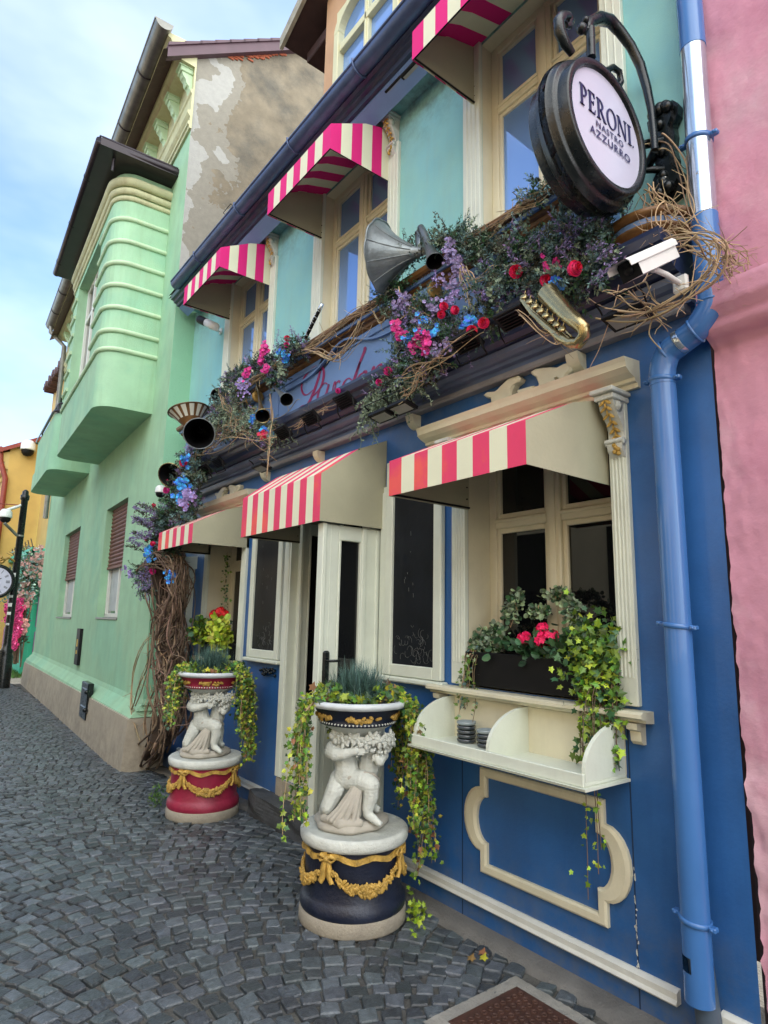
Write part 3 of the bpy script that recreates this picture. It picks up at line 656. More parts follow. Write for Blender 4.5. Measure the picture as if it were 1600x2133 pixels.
mb = MB(); mb.add([(-.36,1.0,5.53),(-.36,7.44,5.53),(3.4,7.44,8.3),(3.4,1.0,8.3)], [(0,1,2,3)]); mb.add([(-.36,1.0,5.49),(-.36,7.44,5.49),(3.4,7.44,8.26),(3.4,1.0,8.26)], [(0,3,2,1)]); mb.build('roof', M['roof'], BL)
# dormer: apricot walls, arched white window, dark timber eaves
DM = thing('roof_dormer', 'apricot dormer with arched cream window and dark timber eaves above the gutter', 'dormer', (.3, 3.6, 5.7))
XD = .30; yL = 4.94; a_, b_ = 3.66, 4.73
mb = MB(); holewall(mb, lambda u,v,d: (XD+d,u,v), 3.30, yL, 5.6, 8.6, [(a_, b_, 5.72, 7.80)], .12, 0)
mb.add([(XD,yL,5.6),(2.6,yL,5.6),(2.6,yL,8.6),(XD,yL,8.6)], [(0,1,2,3)]); mb.add([(XD,3.3,5.6),(2.6,3.3,5.6),(2.6,3.3,8.6),(XD,3.3,8.6)], [(0,3,2,1)])
mb.build('dormer_wall', M['orange'], DM)
mb = MB(); fr = .085; yc = (a_+b_)/2+.02; rad = (b_-a_)/2; ym = (a_+b_)/2
mb.bbox(XD-.03,XD+.09,a_,a_+fr,5.72,7.5,.006); mb.bbox(XD-.03,XD+.09,b_-fr,b_,5.72,7.5,.006); mb.bbox(XD-.02,XD+.09,a_,b_,5.70,5.77,.005)
arc = [(ym+rad*math.cos(t), 7.5+.30*math.sin(t)) for t in np.linspace(0, PI, 20)]; arc2 = [(ym+(rad-fr)*math.cos(t), 7.5+.22*math.sin(t)) for t in np.linspace(PI, 0, 20)]
mb.ext(arc+arc2, 'x', XD-.03, XD+.09)
sp = [(ym+(rad+.0)*math.cos(t), 7.5+.301*math.sin(t)) for t in np.linspace(0, PI, 20)]
for sg in (0, 1):
    half = [p for p in sp if (p[0]-ym)*(1 if sg == 0 else -1) >= -.03]
    cy_ = a_ if sg else b_
    mb.ext(half+[(ym, 7.82), (cy_, 7.82)] if sg == 0 else half+[(cy_, 7.82), (ym, 7.82)], 'x', XD+.001, XD+.03)
mb.bbox(XD,XD+.08,ym-.035,ym+.035,5.77,7.70,.005); mb.bbox(XD-.01,XD+.012,ym-.012,ym+.012,5.77,7.70,.003)
mb.bbox(XD-.01,XD+.08,a_+fr,b_-fr,7.26,7.34,.004)
for z in (6.10, 6.50, 6.90): mb.bbox(XD+.01,XD+.07,a_+fr,ym-.035,z-.018,z+.018,.004); mb.bbox(XD+.01,XD+.07,ym+.035,b_-fr,z-.018,z+.018,.004)
dw = mb.build('arched_window', mat('pale_yellow_frame', (.62,.60,.38), .5, .06), DM)
mb = MB(); mb.add([(XD+.042,a_+.03,5.75),(XD+.046,b_-.03,5.75),(XD+.046,b_-.03,7.78),(XD+.042,a_+.03,7.78)], [(0,3,2,1)]); mb.build('pane', M['glassup'], dw)
def rz_(y): return 7.90+(5.5-y)*.42                 # underside of the dormer roof
mb = MB()
for yA, yB in ((5.5, 4.1), (4.1, 2.7)):
    zA = rz_(yA) if yA > 4.2 else rz_(4.1); zB = rz_(4.1) if yB > 4 else rz_(5.5)
    mb.add([(.09,yA,zA),(3.5,yA,zA),(3.5,yB,zB),(.09,yB,zB)], [(0,1,2,3)])
    mb.add([(.05,yA,zA+.09),(3.5,yA,zA+.09),(3.5,yB,zB+.09),(.05,yB,zB+.09)], [(0,3,2,1)], 0)
mb.add([(.09,5.5,7.90),(3.5,5.5,7.90),(3.5,5.5,7.99),(.09,5.5,7.99)], [(0,3,2,1)])
mb.build('timber_eaves', mat('dark_stained_timber', (.035,.016,.014), .7, .3, 8, .4, 40), DM)
mb = MB()
for yA, yB, zA, zB in ((5.53,4.1,7.885,rz_(4.1)), (4.1,2.7,rz_(4.1),7.885)):
    mb.add([(.05,yA,zA-.02),(.05,yB,zB-.02),(.05,yB,zB+.13),(.05,yA,zA+.13),(.09,yA,zA-.02),(.09,yB,zB-.02),(.09,yB,zB+.13),(.09,yA,zA+.13)], [(0,1,2,3),(4,7,6,5),(0,4,5,1),(3,2,6,7),(0,3,7,4)])
mb.build('verge_board', mat('grey_weathered_timber', (.30,.28,.22), .8, .3, 9, .5, 50, dirt=.8, dcol=(.05,.04,.03)), DM)
mb = MB()
RM = mat('dark_stained_rafter', (.045,.02,.018), .7, .3, 8, .4, 40)
for x in (.35, .95, 1.6, 2.3): mb = MB(); mb.bbox(x,x+.42,4.95,5.44,7.80,7.93,.01); mb.build('rafter_end', RM, DM)
# ================================================================ green house (own rotated frame; +y runs along its front, -x is the street)
TH = R(2.7)
GB = thing('green_building', 'tall mint green house with rounded bay, balcony and stained gable wall', 'building', (-.255, 7.45, 0), -TH)
def gat(px, py, off):                                          # photo point -> local point on plane x=-off of the green house
    n = V(math.cos(TH), -math.sin(TH), 0); p0 = V(-.255,7.45,0)-n*off; d = ray(px, py); t = (p0-CAM).dot(n)/d.dot(n)
    q = CAM+d*t-V(-.255,7.45,0); return V(-off, q.dot(V(math.sin(TH), math.cos(TH), 0)), q.z)
L_ = 10.62; mb = MB()
gw = [(1.66,2.90,1.52,3.22), (5.45,7.35,1.50,3.23)]
gw = [(1.66,3.10,1.52,3.22,.20), (5.45,7.3,1.50,3.23,.20)]
holewall(mb, lambda u,v,d: (d,u,v), 0, L_, .38, 9.2, gw, .28, 0)
mb.add([(0,L_,-.3),(0,L_,9.2),(6,L_,9.2),(6,L_,-.3)], [(0,1,2,3)])
mb.build('front_wall', M['green'], GB, True)
mb = MB()                                                      # flared foot of the wall
def flare(y): return .16
prof = [(-.0,.62),(-.02,.56),(-.07,.50),(-.135,.43),(-.15,.36),(-.15,.30)]
for (x0,z0),(x1,z1) in zip(prof[:-1], prof[1:]):
    mb.add([(x0,-.02,z0),(x1,-.05,z1),(x1,L_+.1,z1),(x0,L_+.02,z0)], [(0,1,2,3)], 0, True)
    mb.add([(x0,-.02,z0),(x1,-.05,z1),(6,-.05,z1),(6,-.02,z0)], [(0,3,2,1)], 0, True)
mb.build('flared_wall_foot', M['green'], GB, True)
mb = MB(); mb.add([(-.16,-.06,.42),(-.16,L_+.1,.36),(-.20,L_+.12,-.3),(-.20,-.07,-.3)], [(0,3,2,1)]); mb.add([(-.16,-.06,.42),(-.20,-.07,-.3),(3,-.07,-.3),(3,-.06,.42)], [(0,3,2,1)]); mb.add([(-.16,-.06,.42),(3,-.06,.42),(3,0,.43),(-.10,0,.43),(-.10,L_,.37),(-.16,L_+.1,.36)], [(0,1,2,3,4,5)]) 
mb.build('plinth', M['plinth'], GB, True)
# gable wall: green paint low, stained grey plaster with white patches above
gmn = mat('stained_gable_plaster', (.20,.170,.120), .9, .3, 3, .8, 50, col2=(.12,.112,.09), c2s=2.0, c2=(.45,.65), dirt=.85, dcol=(.055,.05,.042))
t_ = gmn.node_tree; N = t_.nodes; Lk = t_.links; pb = N['Principled BSDF']; src = pb.inputs['Base Color'].links[0].from_socket
tcg = [n for n in N if n.type == 'TEX_COORD'][0]; sx = N.new('ShaderNodeSeparateXYZ'); Lk.new(tcg.outputs['Object'], sx.inputs[0])
ns = N.new('ShaderNodeTexNoise'); ns.inputs['Scale'].default_value = 1.5; ns.inputs['Detail'].default_value = 9; Lk.new(tcg.outputs['Object'], ns.inputs['Vector'])
nf = N.new('ShaderNodeTexNoise'); nf.inputs['Scale'].default_value = 14; nf.inputs['Detail'].default_value = 8; Lk.new(tcg.outputs['Object'], nf.inputs['Vector'])
def mth(op, a, b=None, c=None):
    n = N.new('ShaderNodeMath'); n.operation = op
    for i, q in enumerate((a, b, c)):
        if q is None: continue
        if isinstance(q, (int, float)): n.inputs[i].default_value = q
        else: Lk.new(q, n.inputs[i])
    return n.outputs[0]
def mixc(f, a, b):
    x = N.new('ShaderNodeMix'); x.data_type = 'RGBA'; Lk.new(f, x.inputs[0])
    for i, q in ((6, a), (7, b)):
        if isinstance(q, tuple): x.inputs[i].default_value = (*q, 1)
        else: Lk.new(q, x.inputs[i])
    return x.outputs[2]
fz = mth('MULTIPLY_ADD', ns.outputs['Fac'], 2.6, -1.3)
edge = mth('ADD', sx.outputs['X'], mth('ADD', fz, mth('MULTIPLY_ADD', nf.outputs['Fac'], .5, -.25)))                          # patchy pale render near the street corner
f1 = mth('LESS_THAN', edge, .52)
c1 = mixc(f1, src, mixc(nf.outputs['Fac'], (.19,.18,.15), (.28,.265,.22)))
f1b = mth('LESS_THAN', mth('ADD', sx.outputs['X'], mth('MULTIPLY', fz, 1.25)), .13)
c1 = mixc(f1b, c1, mixc(nf.outputs['Fac'], (.28,.285,.27), (.40,.40,.37)))
f2 = mth('LESS_THAN', mth('ADD', sx.outputs['Z'], mth('MULTIPLY', fz, .12)), 5.62)
c2 = mixc(f2, c1, (.27,.55,.36)); Lk.new(c2, pb.inputs['Base Color'])
mb = MB(); RS = .68
gp_ = [(0,-.3),(0,8.2),(-.02,9.15),(4.6,9.15+4.6*RS),(9.2,9.15),(9.2,-.3)]
mb.add([(x,0,z) for x, z in gp_], [(0,5,4,3,2,1)][:1]); mb.build('gable_wall', gmn, GB, True)
mb = MB()                                                        # exposed bricks under the verge
for i in range(40):
    t = random.uniform(.35, 1.25); z = 9.15+t*RS-.02-abs(random.gauss(0,.025))
    mb.bbox(t, t+random.uniform(.04,.10), -.018, .0, z-.03, z, .006)
mb.build('exposed_brick', M['brick'], GB, True)
# roof
mb = MB(); mb.add([(-.45,-.06,9.22-.3),(4.7,-.06,9.22+4.7*RS),(4.7,L_+.2,9.22+4.7*RS),(-.45,L_+.2,9.22-.3)], [(0,3,2,1)])
mb.add([(4.7,-.06,9.22+4.7*RS),(9.6,-.06,9.0),(9.6,L_+.2,9.0),(4.7,L_+.2,9.22+4.7*RS)], [(0,3,2,1)])
mb.build('roof', M['roof'], GB, True)
mb = MB(); a = (-.45, 9.22-.31); 
def rf(x): return 9.22+x*RS
mb.add([(-.40,-.09,rf(-.40)-.14),(4.7,-.09,rf(4.7)-.14),(4.7,-.09,rf(4.7)+.02),(-.40,-.09,rf(-.40)+.02),(-.40,0.0,rf(-.40)-.14),(4.7,0,rf(4.7)-.14)], [(0,1,2,3),(0,4,5,1)])
for i in range(26):
    x = -.40+i*.2; z = rf(x); mb.add([(x,-.11,z+.02),(x+.23,-.11,z+.23*RS+.02),(x+.23,-.11,z+.23*RS+.055),(x,-.11,z+.07),(x,.4,z+.02),(x+.23,.4,z+.23*RS+.02),(x+.23,.4,z+.23*RS+.055),(x,.4,z+.07)], [(0,1,2,3),(3,2,6,7),(0,3,7,4),(0,4,5,1)])
mb.build('verge', mat('plum_verge_metal', (.075,.035,.05), .5, .15, 5), GB, True)
# main cornice with brackets and gutter
CG = [(0,7.98),(-.03,7.98),(-.035,8.02),(-.055,8.03),(-.055,8.07),(-.03,8.09),(-.03,8.15),(-.05,8.17),(-.07,8.2),(-.07,8.23),(-.03,8.25),(-.03,8.50),(-.05,8.52),(-.05,8.56),(-.02,8.58),(-.02,8.92),(-.20,8.93),(-.22,8.97),(-.26,9.0),(-.27,9.06),(-.33,9.1),(-.36,9.16),(-.40,9.18),(-.40,9.24),(0,9.26)]
mb = MB(); mb.ext(CG, 'y', -.03, L_+.05); cg = mb.build('main_cornice', M['corn'], GB, True)
for i in range(18):
    y = .03+i*.585; mb = MB()
    mb.bbox(-.19,-.02,y,y+.16,8.84,8.92,.008); mb.bbox(-.215,-.02,y-.015,y+.175,8.905,8.925,.004)
    mb.ext([(-.02,8.84),(-.165,8.84),(-.15,8.79),(-.11,8.75),(-.10,8.70),(-.06,8.66),(-.04,8.60),(-.02,8.58)], 'y', y+.02, y+.14)
    mb.ball((-.13,y+.08,8.80),.03,0,8,6,(1,2.2,1)); mb.ball((-.08,y+.08,8.69),.022,0,8,6,(1,2.2,1))
    mb.build('cornice_bracket', M['greentrim'], cg, True)
mb = MB(); q1 = [(-.47+.115*math.cos(a), 9.30+.115*math.sin(a)) for a in np.linspace(PI, 2*PI, 17)]; q2 = [(-.47+.105*math.cos(a), 9.30+.105*math.sin(a)) for a in np.linspace(2*PI, PI, 17)]
mb.ext(q1+q2, 'y', -.08, L_+.1, 0, True, True); mb.ext(q1, 'y', -.095, -.08); mb.ext(q1, 'y', L_+.1, L_+.11)
mb.tube([(-.585,-.08,9.305),(-.585,L_+.1,9.305)], .014, 8)
gg = mb.build('roof_gutter', M['zinc'], GB, True)
for y in (.85, 2.05, 3.3, 4.5, 5.8, 7.1, 8.4, 9.6):
    mb = MB(); pts = [(-.47+.12*math.cos(a), y, 9.30+.12*math.sin(a)) for a in np.linspace(.95*PI, 1.9*PI, 12)]; mb.tube(pts, .012, 6); mb.build('gutter_bracket', M['darkmetal'], gg, True)
mb = MB(); mb.tube([(-.47,L_-.1,9.2),(-.47,L_-.1,9.05),(-.1,L_-.05,8.75),(-.08,L_-.05,4.0)], .06, 10); mb.build('downspout', M['zinc'], gg, True)
# rounded bay
def rpath(y0, y1, off, r, n=7):
    p = [(0,y0)]
    p += [(-off+r-r*math.sin(t), y0+r-r*math.cos(t)) for t in np.linspace(0, PI/2, n)]
    p += [(-off+r-r*math.cos(t), y1-r+r*math.sin(t)) for t in np.linspace(0, PI/2, n)]
    p += [(0,y1)]; return p
def shell(mb, y0, y1, off, r, z0, z1, m=0):
    p = rpath(y0, y1, off, r); n = len(p)
    mb.add([(x,y,z0) for x,y in p]+[(x,y,z1) for x,y in p], [(i,i+1,n+i+1,n+i) for i in range(n-1)], m, True)
    mb.add([(x,y,z0) for x,y in p], [tuple(range(n))[::-1]], m); mb.add([(x,y,z1) for x,y in p], [tuple(range(n))], m)
BY0, BY1 = .74, 4.25
BAYD = thing  # keep name free
mb = MB(); wy0, wy1, wz0, wz1 = 1.62, 3.55, 5.02, 7.05
shell(mb, BY0, BY1, .70, .27, 4.2, wz0); shell(mb, BY0, BY1, .70, .27, wz1, 7.55)
for a_2, b_2 in ((BY0, wy0), (wy1, BY1)):
    full = rpath(BY0, BY1, .70, .27)
    half = [p for p in full if (p[1] < 2.6) == (a_2 == BY0)]
    half = (half+[(-.70, wy0), (-.50, wy0)]) if a_2 == BY0 else ([(-.50, wy1), (-.70, wy1)]+half)
    n = len(half); mb.add([(x,y,wz0) for x,y in half]+[(x,y,wz1) for x,y in half], [(i,i+1,n+i+1,n+i) for i in range(n-1)], 0, False)
by = mb.build('bay', M['green'], GB, True)
def ribon(mb, y0, y1, off, r, z, w, h, span=None, m=0):
    p = rpath(y0, y1, off, r, 9)
    if span == 'near': p = [q for q in p if q[1] < 2.0]+[(-off, wy0-.02)]
    if span == 'far': p = [(-off, wy1+.02)]+[q for q in p if q[1] > 3.0]
    n = len(p); sec = [(0,-h/2),(w*.6,-h/2*.9),(w,-h*.1),(w*.95,h*.25),(w*.5,h/2),(0,h/2)]
    nr = []
    for i, (x, y) in enumerate(p):
        a = Vector(p[max(i-1,0)]); b = Vector(p[min(i+1,n-1)]); t = (b-a).normalized(); nn = Vector((-t.y, t.x))
        if nn.dot(Vector((x+.2, y-(y0+y1)/2))) < 0: nn = -nn
        nr.append(nn)
    k = len(sec); vs = [(p[i][0]+nr[i].x*s_[0], p[i][1]+nr[i].y*s_[0], z+s_[1]) for i in range(n) for s_ in sec]
    mb.add(vs, [(i*k+j, i*k+(j+1)%k, (i+1)*k+(j+1)%k, (i+1)*k+j) for i in range(n-1) for j in range(k)], m, True)
    mb.add(vs[:k]+vs[-k:], [tuple(range(k)), tuple(range(k,2*k))[::-1]], m)
mb = MB()
for z in (4.98, 5.24, 5.57, 5.89, 6.21, 6.53, 6.86):
    for sd2 in (('near','far') if z > 5 else (None,)):
        mb = MB(); ribon(mb, BY0, BY1, .70, .27, z, .036, .062, sd2)
        if z > 5 or True: mb.build('bay_rib', M['greentrim'], by, True)
mb = MB(); ribon(mb, BY0, BY1, .70, .27, 7.17, .03, .07); ribon(mb, BY0, BY1, .70, .27, 7.27, .055, .10); ribon(mb, BY0, BY1, .70, .27, 7.40, .09, .13)
mb.build('bay_cornice', M['corn'], by, True)
mb = MB()
mb.add([(-.52,wy0,wz0),(-.52,wy1,wz0),(-.52,wy1,wz1),(-.52,wy0,wz1)], [(0,3,2,1)])
pn = mb.build('bay_window_pane', M['glass'], by, True)
mb = MB()
for y in (wy0, (2*wy0+wy1)/3-.03, (wy0+2*wy1)/3-.03, wy1-.07): mb.bbox(-.56,-.51,y,y+.07,wz0,wz1,.006)
for z in (wz0, 6.40, wz1-.07): mb.bbox(-.555,-.51,wy0,wy1,z,z+.07,.006)
mb.build('bay_window_frame', M['winwhite'], by, True)
mb = MB(); mb.box(-1.0,0,BY0-.30,BY1+.10,7.56,7.66); mb.box(-.98,0,BY0-.26,BY1+.24,7.66,7.72)
mb.tube([(0,BY0-.27,7.62),(-1.0,BY0-.27,7.62),(-1.0,BY1+.12,7.62)], .06, 12); mb.tube([(0,BY0-.27,7.69),(-1.01,BY0-.28,7.69),(-1.01,BY1+.12,7.69)], .012, 6)
mb.tube([(-.80,BY0-.12,7.56),(-.80,BY0-.10,7.5),(-.80,BY0-.09,7.40)], .02, 8)
br_ = mb.build('bay_gutter', M['darkmetal'], by, True)
mb = MB()
for y in (1.3, 2.6, 3.9): mb.lathe([(.063,-.015),(.066,0),(.063,.015)], (-1.0,y,7.62), 14, M=frameM((0,1,0)), cap=False)
mb.build('gutter_clip', M['black'], br_, True)
# balcony
mb = MB(); shell(mb, 5.12, 8.15, .70, .25, 4.2, 4.55); 
p = rpath(5.12+.0, 8.15, .70, .25); n = len(p)
shell(mb, 5.15, 8.12, .67, .24, 4.55, 5.30)
bal = mb.build('balcony', M['green'], GB, True)
mb = MB(); ribon(mb, 5.12, 8.15, .70, .25, 5.33, .02, .05)
for i in range(12):
    a = rpath(5.2, 8.05, .62, .24)[min(i+1, n-2)]; mb.tube([(a[0],a[1],5.33),(a[0],a[1],5.52)], .012, 6)
mb.tube([(x,y,5.52) for x, y in rpath(5.2, 8.05, .62, .24)], .02, 8)
mb.build('balcony_rail', M['darkmetal'], bal, True)
# ground floor windows with roller shutters
for (y0,y1,z0,z1,dp) in gw:
    zs = 2.30
    mb = MB(); f = .07; x = .11
    mb.bbox(x,x+.07,y0,y0+f,z0+.03,z1,.004); mb.bbox(x,x+.07,y1-f,y1,z0+.03,z1,.004); mb.bbox(x,x+.07,y0,y1,z0,z0+.06,.004)
    yc = (y0+y1)/2; mb.bbox(x+.01,x+.06,yc-.03,yc+.03,z0+.06,zs,.004)
    o = mb.build('window', M['winwhite'], GB, True)
    mb = MB(); mb.add([(x+.04,y0+f,z0+.06),(x+.04,y1-f,z0+.06),(x+.04,y1-f,zs+.1),(x+.04,y0+f,zs+.1)], [(0,3,2,1)]); mb.build('pane', mat('thin_window_glass', (.05,.06,.06), .02, 0, spec=1, ior=1.7), o, True)
    mb = MB(); k = 36; vs = []
    for i in range(k+1):
        y = y0+f+(y1-y0-2*f)*i/k; xx = x+.035+.004*math.sin(i*1.4)
        vs += [(xx-.003, y, z0+.10), (xx-.003, y, zs)]
    sel = [i for i in range(k) if not (14 <= i <= 19 or i < 3 or i > 33)]
    mb.add(vs, [(2*i, 2*i+1, 2*i+3, 2*i+2) for i in sel], 0, True); mb.build('curtain', M['curtain'], o, True)
    mb = MB(); z = zs; i = 0
    while z < z1-.02:
        h = .062; mb.ext([(x-.02,z+.006),(x-.032,z+.03),(x-.02,z+.056),(x,z+.058),(x,z+.004)], 'y', y0+f-.02, y1-f+.02); z += h
    mb.bbox(x-.035,x,y0+f-.03,y1-f+.03,zs-.045,zs,.006); mb.box(x-.01,x+.0,y0+.02,y1-.02,zs,z1)
    mb.build('roller_shutter', M['wood'], o, True)
    mb = MB(); mb.bbox(-.015,x+.02,y0,y1,z0-.03,z0,.005); mb.build('window_sill', M['zinc'], o, True)
# small wall fittings
def on_green(name, label, cat, y0, y1, z0, z1):
    return thing(name, label, cat, (0,0,0))
def gpt(x, y, z): return Matrix.Rotation(-TH, 4, 'Z') @ V(x, y, z)+V(-.255,7.45,0)
hatch = thing('gas_box', 'dark iron hinged hatch low on the green wall at the plinth', 'hatch', gpt(-.13,2.4,.1), -TH)
mb = MB(); mb.bbox(-.06,.02,-.22,.26,.0,.50,.01); mb.build('hatch_door', M['iron'], hatch, True)
mb = MB()
for z in (.12, .36): mb.bbox(-.085,-.055,-.30,.10,z,z+.07,.01); mb.ball((-.08,-.28,z+.035),.035,0,8,6)
mb.build('strap_hinge', M['iron'], hatch, True)
sp_ = thing('sign_plate', 'tall narrow black plate with two yellow labels on the green wall', 'plate', gpt(-.02,4.25,.72), -TH)
mb = MB(); mb.bbox(-.03,.019,-.17,.13,0,.60,.004); mb.build('plate_body', M['black'], sp_, True)
mb = MB(); mb.box(-.034,-.029,-.05,.03,.30,.42); mb.box(-.034,-.029,-.05,.03,.18,.24); mb.build('yellow_label', mat('yellow_label_paper', (.65,.45,.08), .6), sp_, True)

# ================================================================ pink house on the right
PK = thing('pink_building', 'pink rendered neighbouring house with rough peeling corner', 'building', (0,-.5,0))
bm = bmesh.new(); NX, NZ = 130, 330
gridv = []
for j in range(NZ+1):
    z = -.1+8.1*j/NZ
    row = []
    for i in range(NX+1):
        t = i/NX; y = 1.085-2.6*t*t-.02*t
        rough = math.exp(-max(0, (1.085-y))/.10)
        rg = noise.noise(V(0, y*9, z*9))*.005+noise.noise(V(3, y*25, z*25))*.004
        prj = .005
        if 2.70 < z < 2.745: prj = .05
        if 2.745 < z < 2.80: prj = .09
        if 2.80 < z < 2.93: prj = .13
        if z > 2.93: prj = .02
        lowf = 1.8 if z < 1.0 else 1.0
        yy_ = y+(noise.noise(V(9, 0, z*7))*.006+noise.noise(V(4, 0, z*22))*.009)*rough*(1.0 if z < 2.2 else .3)+.022
        row.append(bm.verts.new((-prj-rg*(.35+1.3*rough*lowf), yy_-(.012*rough if z < .9 else 0), z)))
    gridv.append(row)
for j in range(NZ):
    for i in range(NX):
        bm.faces.new((gridv[j][i], gridv[j][i+1], gridv[j+1][i+1], gridv[j+1][i]))
for j in range(NZ): bm.faces.new((gridv[j+1][0], gridv[j][0], bm.verts.new((.06, gridv[j][0].co.y, gridv[j][0].co.z)), bm.verts.new((.06, gridv[j+1][0].co.y, gridv[j+1][0].co.z))))
mb = MB(); mb.bm(bm, 0, True); mb.build('pink_wall', M['pinkwall'], PK)
mb = MB(); mb.box(.03,.3,1.0,1.119,-.1,3.0); mb.build('dark_gap', mat('gap_shade', (.035,.025,.022), .95, .4, 12, .6, 40), PK)  # near-black strip painted as the shade between the two houses

# ================================================================ buildings beyond
Y1 = thing('yellow_building', 'warm yellow house far down the street with red drainpipe and gable roof', 'building', (0,25,0))
mb = MB(); x0 = -.42
pts = [WY(10,935,25), WY(165,895,25)]
xe, ze = WY(22,935,25).x, WY(22,935,25).z; xr, zr = WY(170,893,25).x, WY(170,893,25).z
sl_ = (zr-ze)/(xr-xe)
mb.add([(xe,25,-.3),(xe,25,ze),(xe+5,25,ze+5*sl_),(xe+10,25,ze),(xe+10,25,-.3)], [(0,4,3,2,1)]); mb.add([(xe,25,-.3),(xe,45,-.3),(xe,45,ze),(xe,25,ze)], [(0,3,2,1)])
mb.build('wall', M['yellow2'], Y1)
mb = MB(); mb.add([(xe-.3,24.85,ze-.3*sl_),(xe+5,24.85,ze+5*sl_),(xe+5,45,ze+5*sl_),(xe-.3,45,ze-.3*sl_)], [(0,1,2,3)]); mb.add([(xe-.3,24.85,ze-.3*sl_+.12),(xe+5,24.85,ze+5*sl_+.12),(xe+5,24.85,ze+5*sl_-.03),(xe-.3,24.85,ze-.3*sl_-.03)], [(0,3,2,1)]); mb.build('roof', M['redpaint'], Y1)
mb = MB(); mb.tube([(xe-.28,25,ze-.15),(xe-.25,25,ze-.5),(xe-.05,24.9,ze-1.1),(xe-.05,24.9,ze-3.6),(xe-.2,24.9,ze-3.9),(xe-.2,24.9,.5)], .09, 10); mb.tube([(xe-.3,24.8,ze-.1),(xe-.3,44,ze-.1)], .10, 8); mb.build('drainpipe', M['redpaint'], Y1)
mb = MB(); mb.ext([(xe,ze-.75),(xe-.12,ze-.7),(xe-.12,ze-.5),(xe-.25,ze-.4),(xe-.25,ze-.2),(xe,ze-.1)], 'y', 25.0, 44); mb.ext([(xe,3.2),(xe-.15,3.25),(xe-.15,3.5),(xe,3.6)], 'y', 25, 44)
for y in (26.5, 29.5, 32.5, 36): mb.bbox(xe-.08,xe,y-.75,y-.6,3.8,ze-1.0,.02); mb.bbox(xe-.08,xe,y+.6,y+.75,3.8,ze-1.0,.02); mb.bbox(xe-.12,xe,y-.85,y+.85,ze-1.1,ze-.95,.02)
mb.build('facade_trim', M['yellow'], Y1)
for y in (26.5, 29.5, 32.5, 36):
    mb = MB(); mb.bbox(xe-.06,xe-.005,y-.6,y+.6,3.9,ze-1.15,.02)
    for i in range(24): mb.box(xe-.075,xe-.06,y-.55,y+.55,3.95+i*.1,3.99+i*.1)
    mb.build('shutter', M['redpaint'], Y1)
Y2 = thing('yellow_townhouse', 'pale yellow narrow house with ragged roof edge behind the green building', 'building', (2,21.5,0))
q = WY(108,1100,21.5); xs = WY(100,1110,21.5).x
xL = WY(118,1080,21.5).x
mb = MB(); top = WY(130,800,21.5)
p1_ = WY(112,1135,21.5); p2_ = WY(90,860,21.5)
mb.add([(p1_.x,21.5,-.3),(p1_.x,21.5,9.6),(8,21.5,12.4),(8,21.5,-.3)], [(0,3,2,1)]); mb.add([(p1_.x,21.5,-.3),(p1_.x,24.95,-.3),(p1_.x,24.95,9.6),(p1_.x,21.5,9.6)], [(0,3,2,1)])
mb.build('wall', M['yellow'], Y2)
mb = MB()
for i in range(42):
    y = 21.4+i*.085; mb.bbox(p1_.x-.35+random.uniform(-.06,.06),p1_.x+.3,y,y+.1,9.55+random.uniform(-.05,.05),9.75+random.uniform(-.04,.08),.02)
for i in range(40):
    x = p1_.x-.3+i*.2; z = 9.6+(x-p1_.x)*.38; mb.bbox(x,x+.24,21.25,21.6,z,z+.14+random.uniform(0,.08),.02)
mb.build('ragged_roof_tiles', M['roof'], Y2)
mb = MB(); mb.bbox(p1_.x-.1,p1_.x+.02,22.2,22.3,8.2,8.9,.01); mb.bbox(p1_.x-.1,p1_.x+.02,22.7,22.8,8.2,8.9,.01); mb.build('vent_slots', M['black'], Y2)
# teal shop with lilac panels
SH = thing('teal_shop', 'low teal and lilac shopfront wreathed in pink flowers beyond the green house', 'shop', (.5,20.6,-.16))
sx0 = WY(72,1160,20.6).x; zt = WY(80,1146,20.6).z
mb = MB(); mb.box(sx0,6,20.6,30,-.2,zt); mb.build('shop_wall', M['tealpaint'], SH)
mb = MB()
for (z0_, z1_) in ((.35,1.05),(1.18,2.35),(2.55,3.05)): mb.bbox(sx0+.22,sx0+.75,20.575,20.60,z0_,z1_,.01); mb.bbox(sx0+.9,sx0+1.5,20.575,20.6,z0_,z1_,.01)
for y in (21.3, 22.5, 23.7, 24.9): mb.bbox(sx0-.03,sx0,y,y+.8,.3,1.1,.01); mb.bbox(sx0-.03,sx0,y,y+.8,1.2,2.5,.01)
mb.build('lilac_panel', M['purple'], SH)
mb = MB(); mb.bbox(sx0-.05,sx0+.10,20.54,20.60,-.15,zt,.01); mb.bbox(sx0-.12,6,20.5,20.6,zt-.12,zt+.06,.02); mb.bbox(sx0-.14,sx0,20.5,30,zt-.12,zt+.06,.02); mb.bbox(sx0-.06,2.5,20.52,20.6,-.15,.22,.01)
mb.build('shop_trim', M['tealpaint'], SH)
mb = MB(); mb.bbox(sx0-.07,sx0+.02,21.2,24,2.2,2.75,.01); mb.build('pink_sign_board', mat('salmon_board', (.55,.2,.2), .6), SH)
mb = MB()
for i in range(14):
    y = 20.7+i*.55; mb.tube([(sx0-.05,y,zt+.06),(sx0-.12,y+.08,zt+.34)], .014, 5); mb.tube([(sx0-.02,y+.1,zt+.06),(sx0-.25,y+.25,zt+.2)], .008, 5)
mb.tube([(sx0-.05,20.6,zt+.1),(sx0-.05,30,zt+.1)], .016, 5)
mb.build('roof_spikes', M['iron'], SH)
gr = MB()
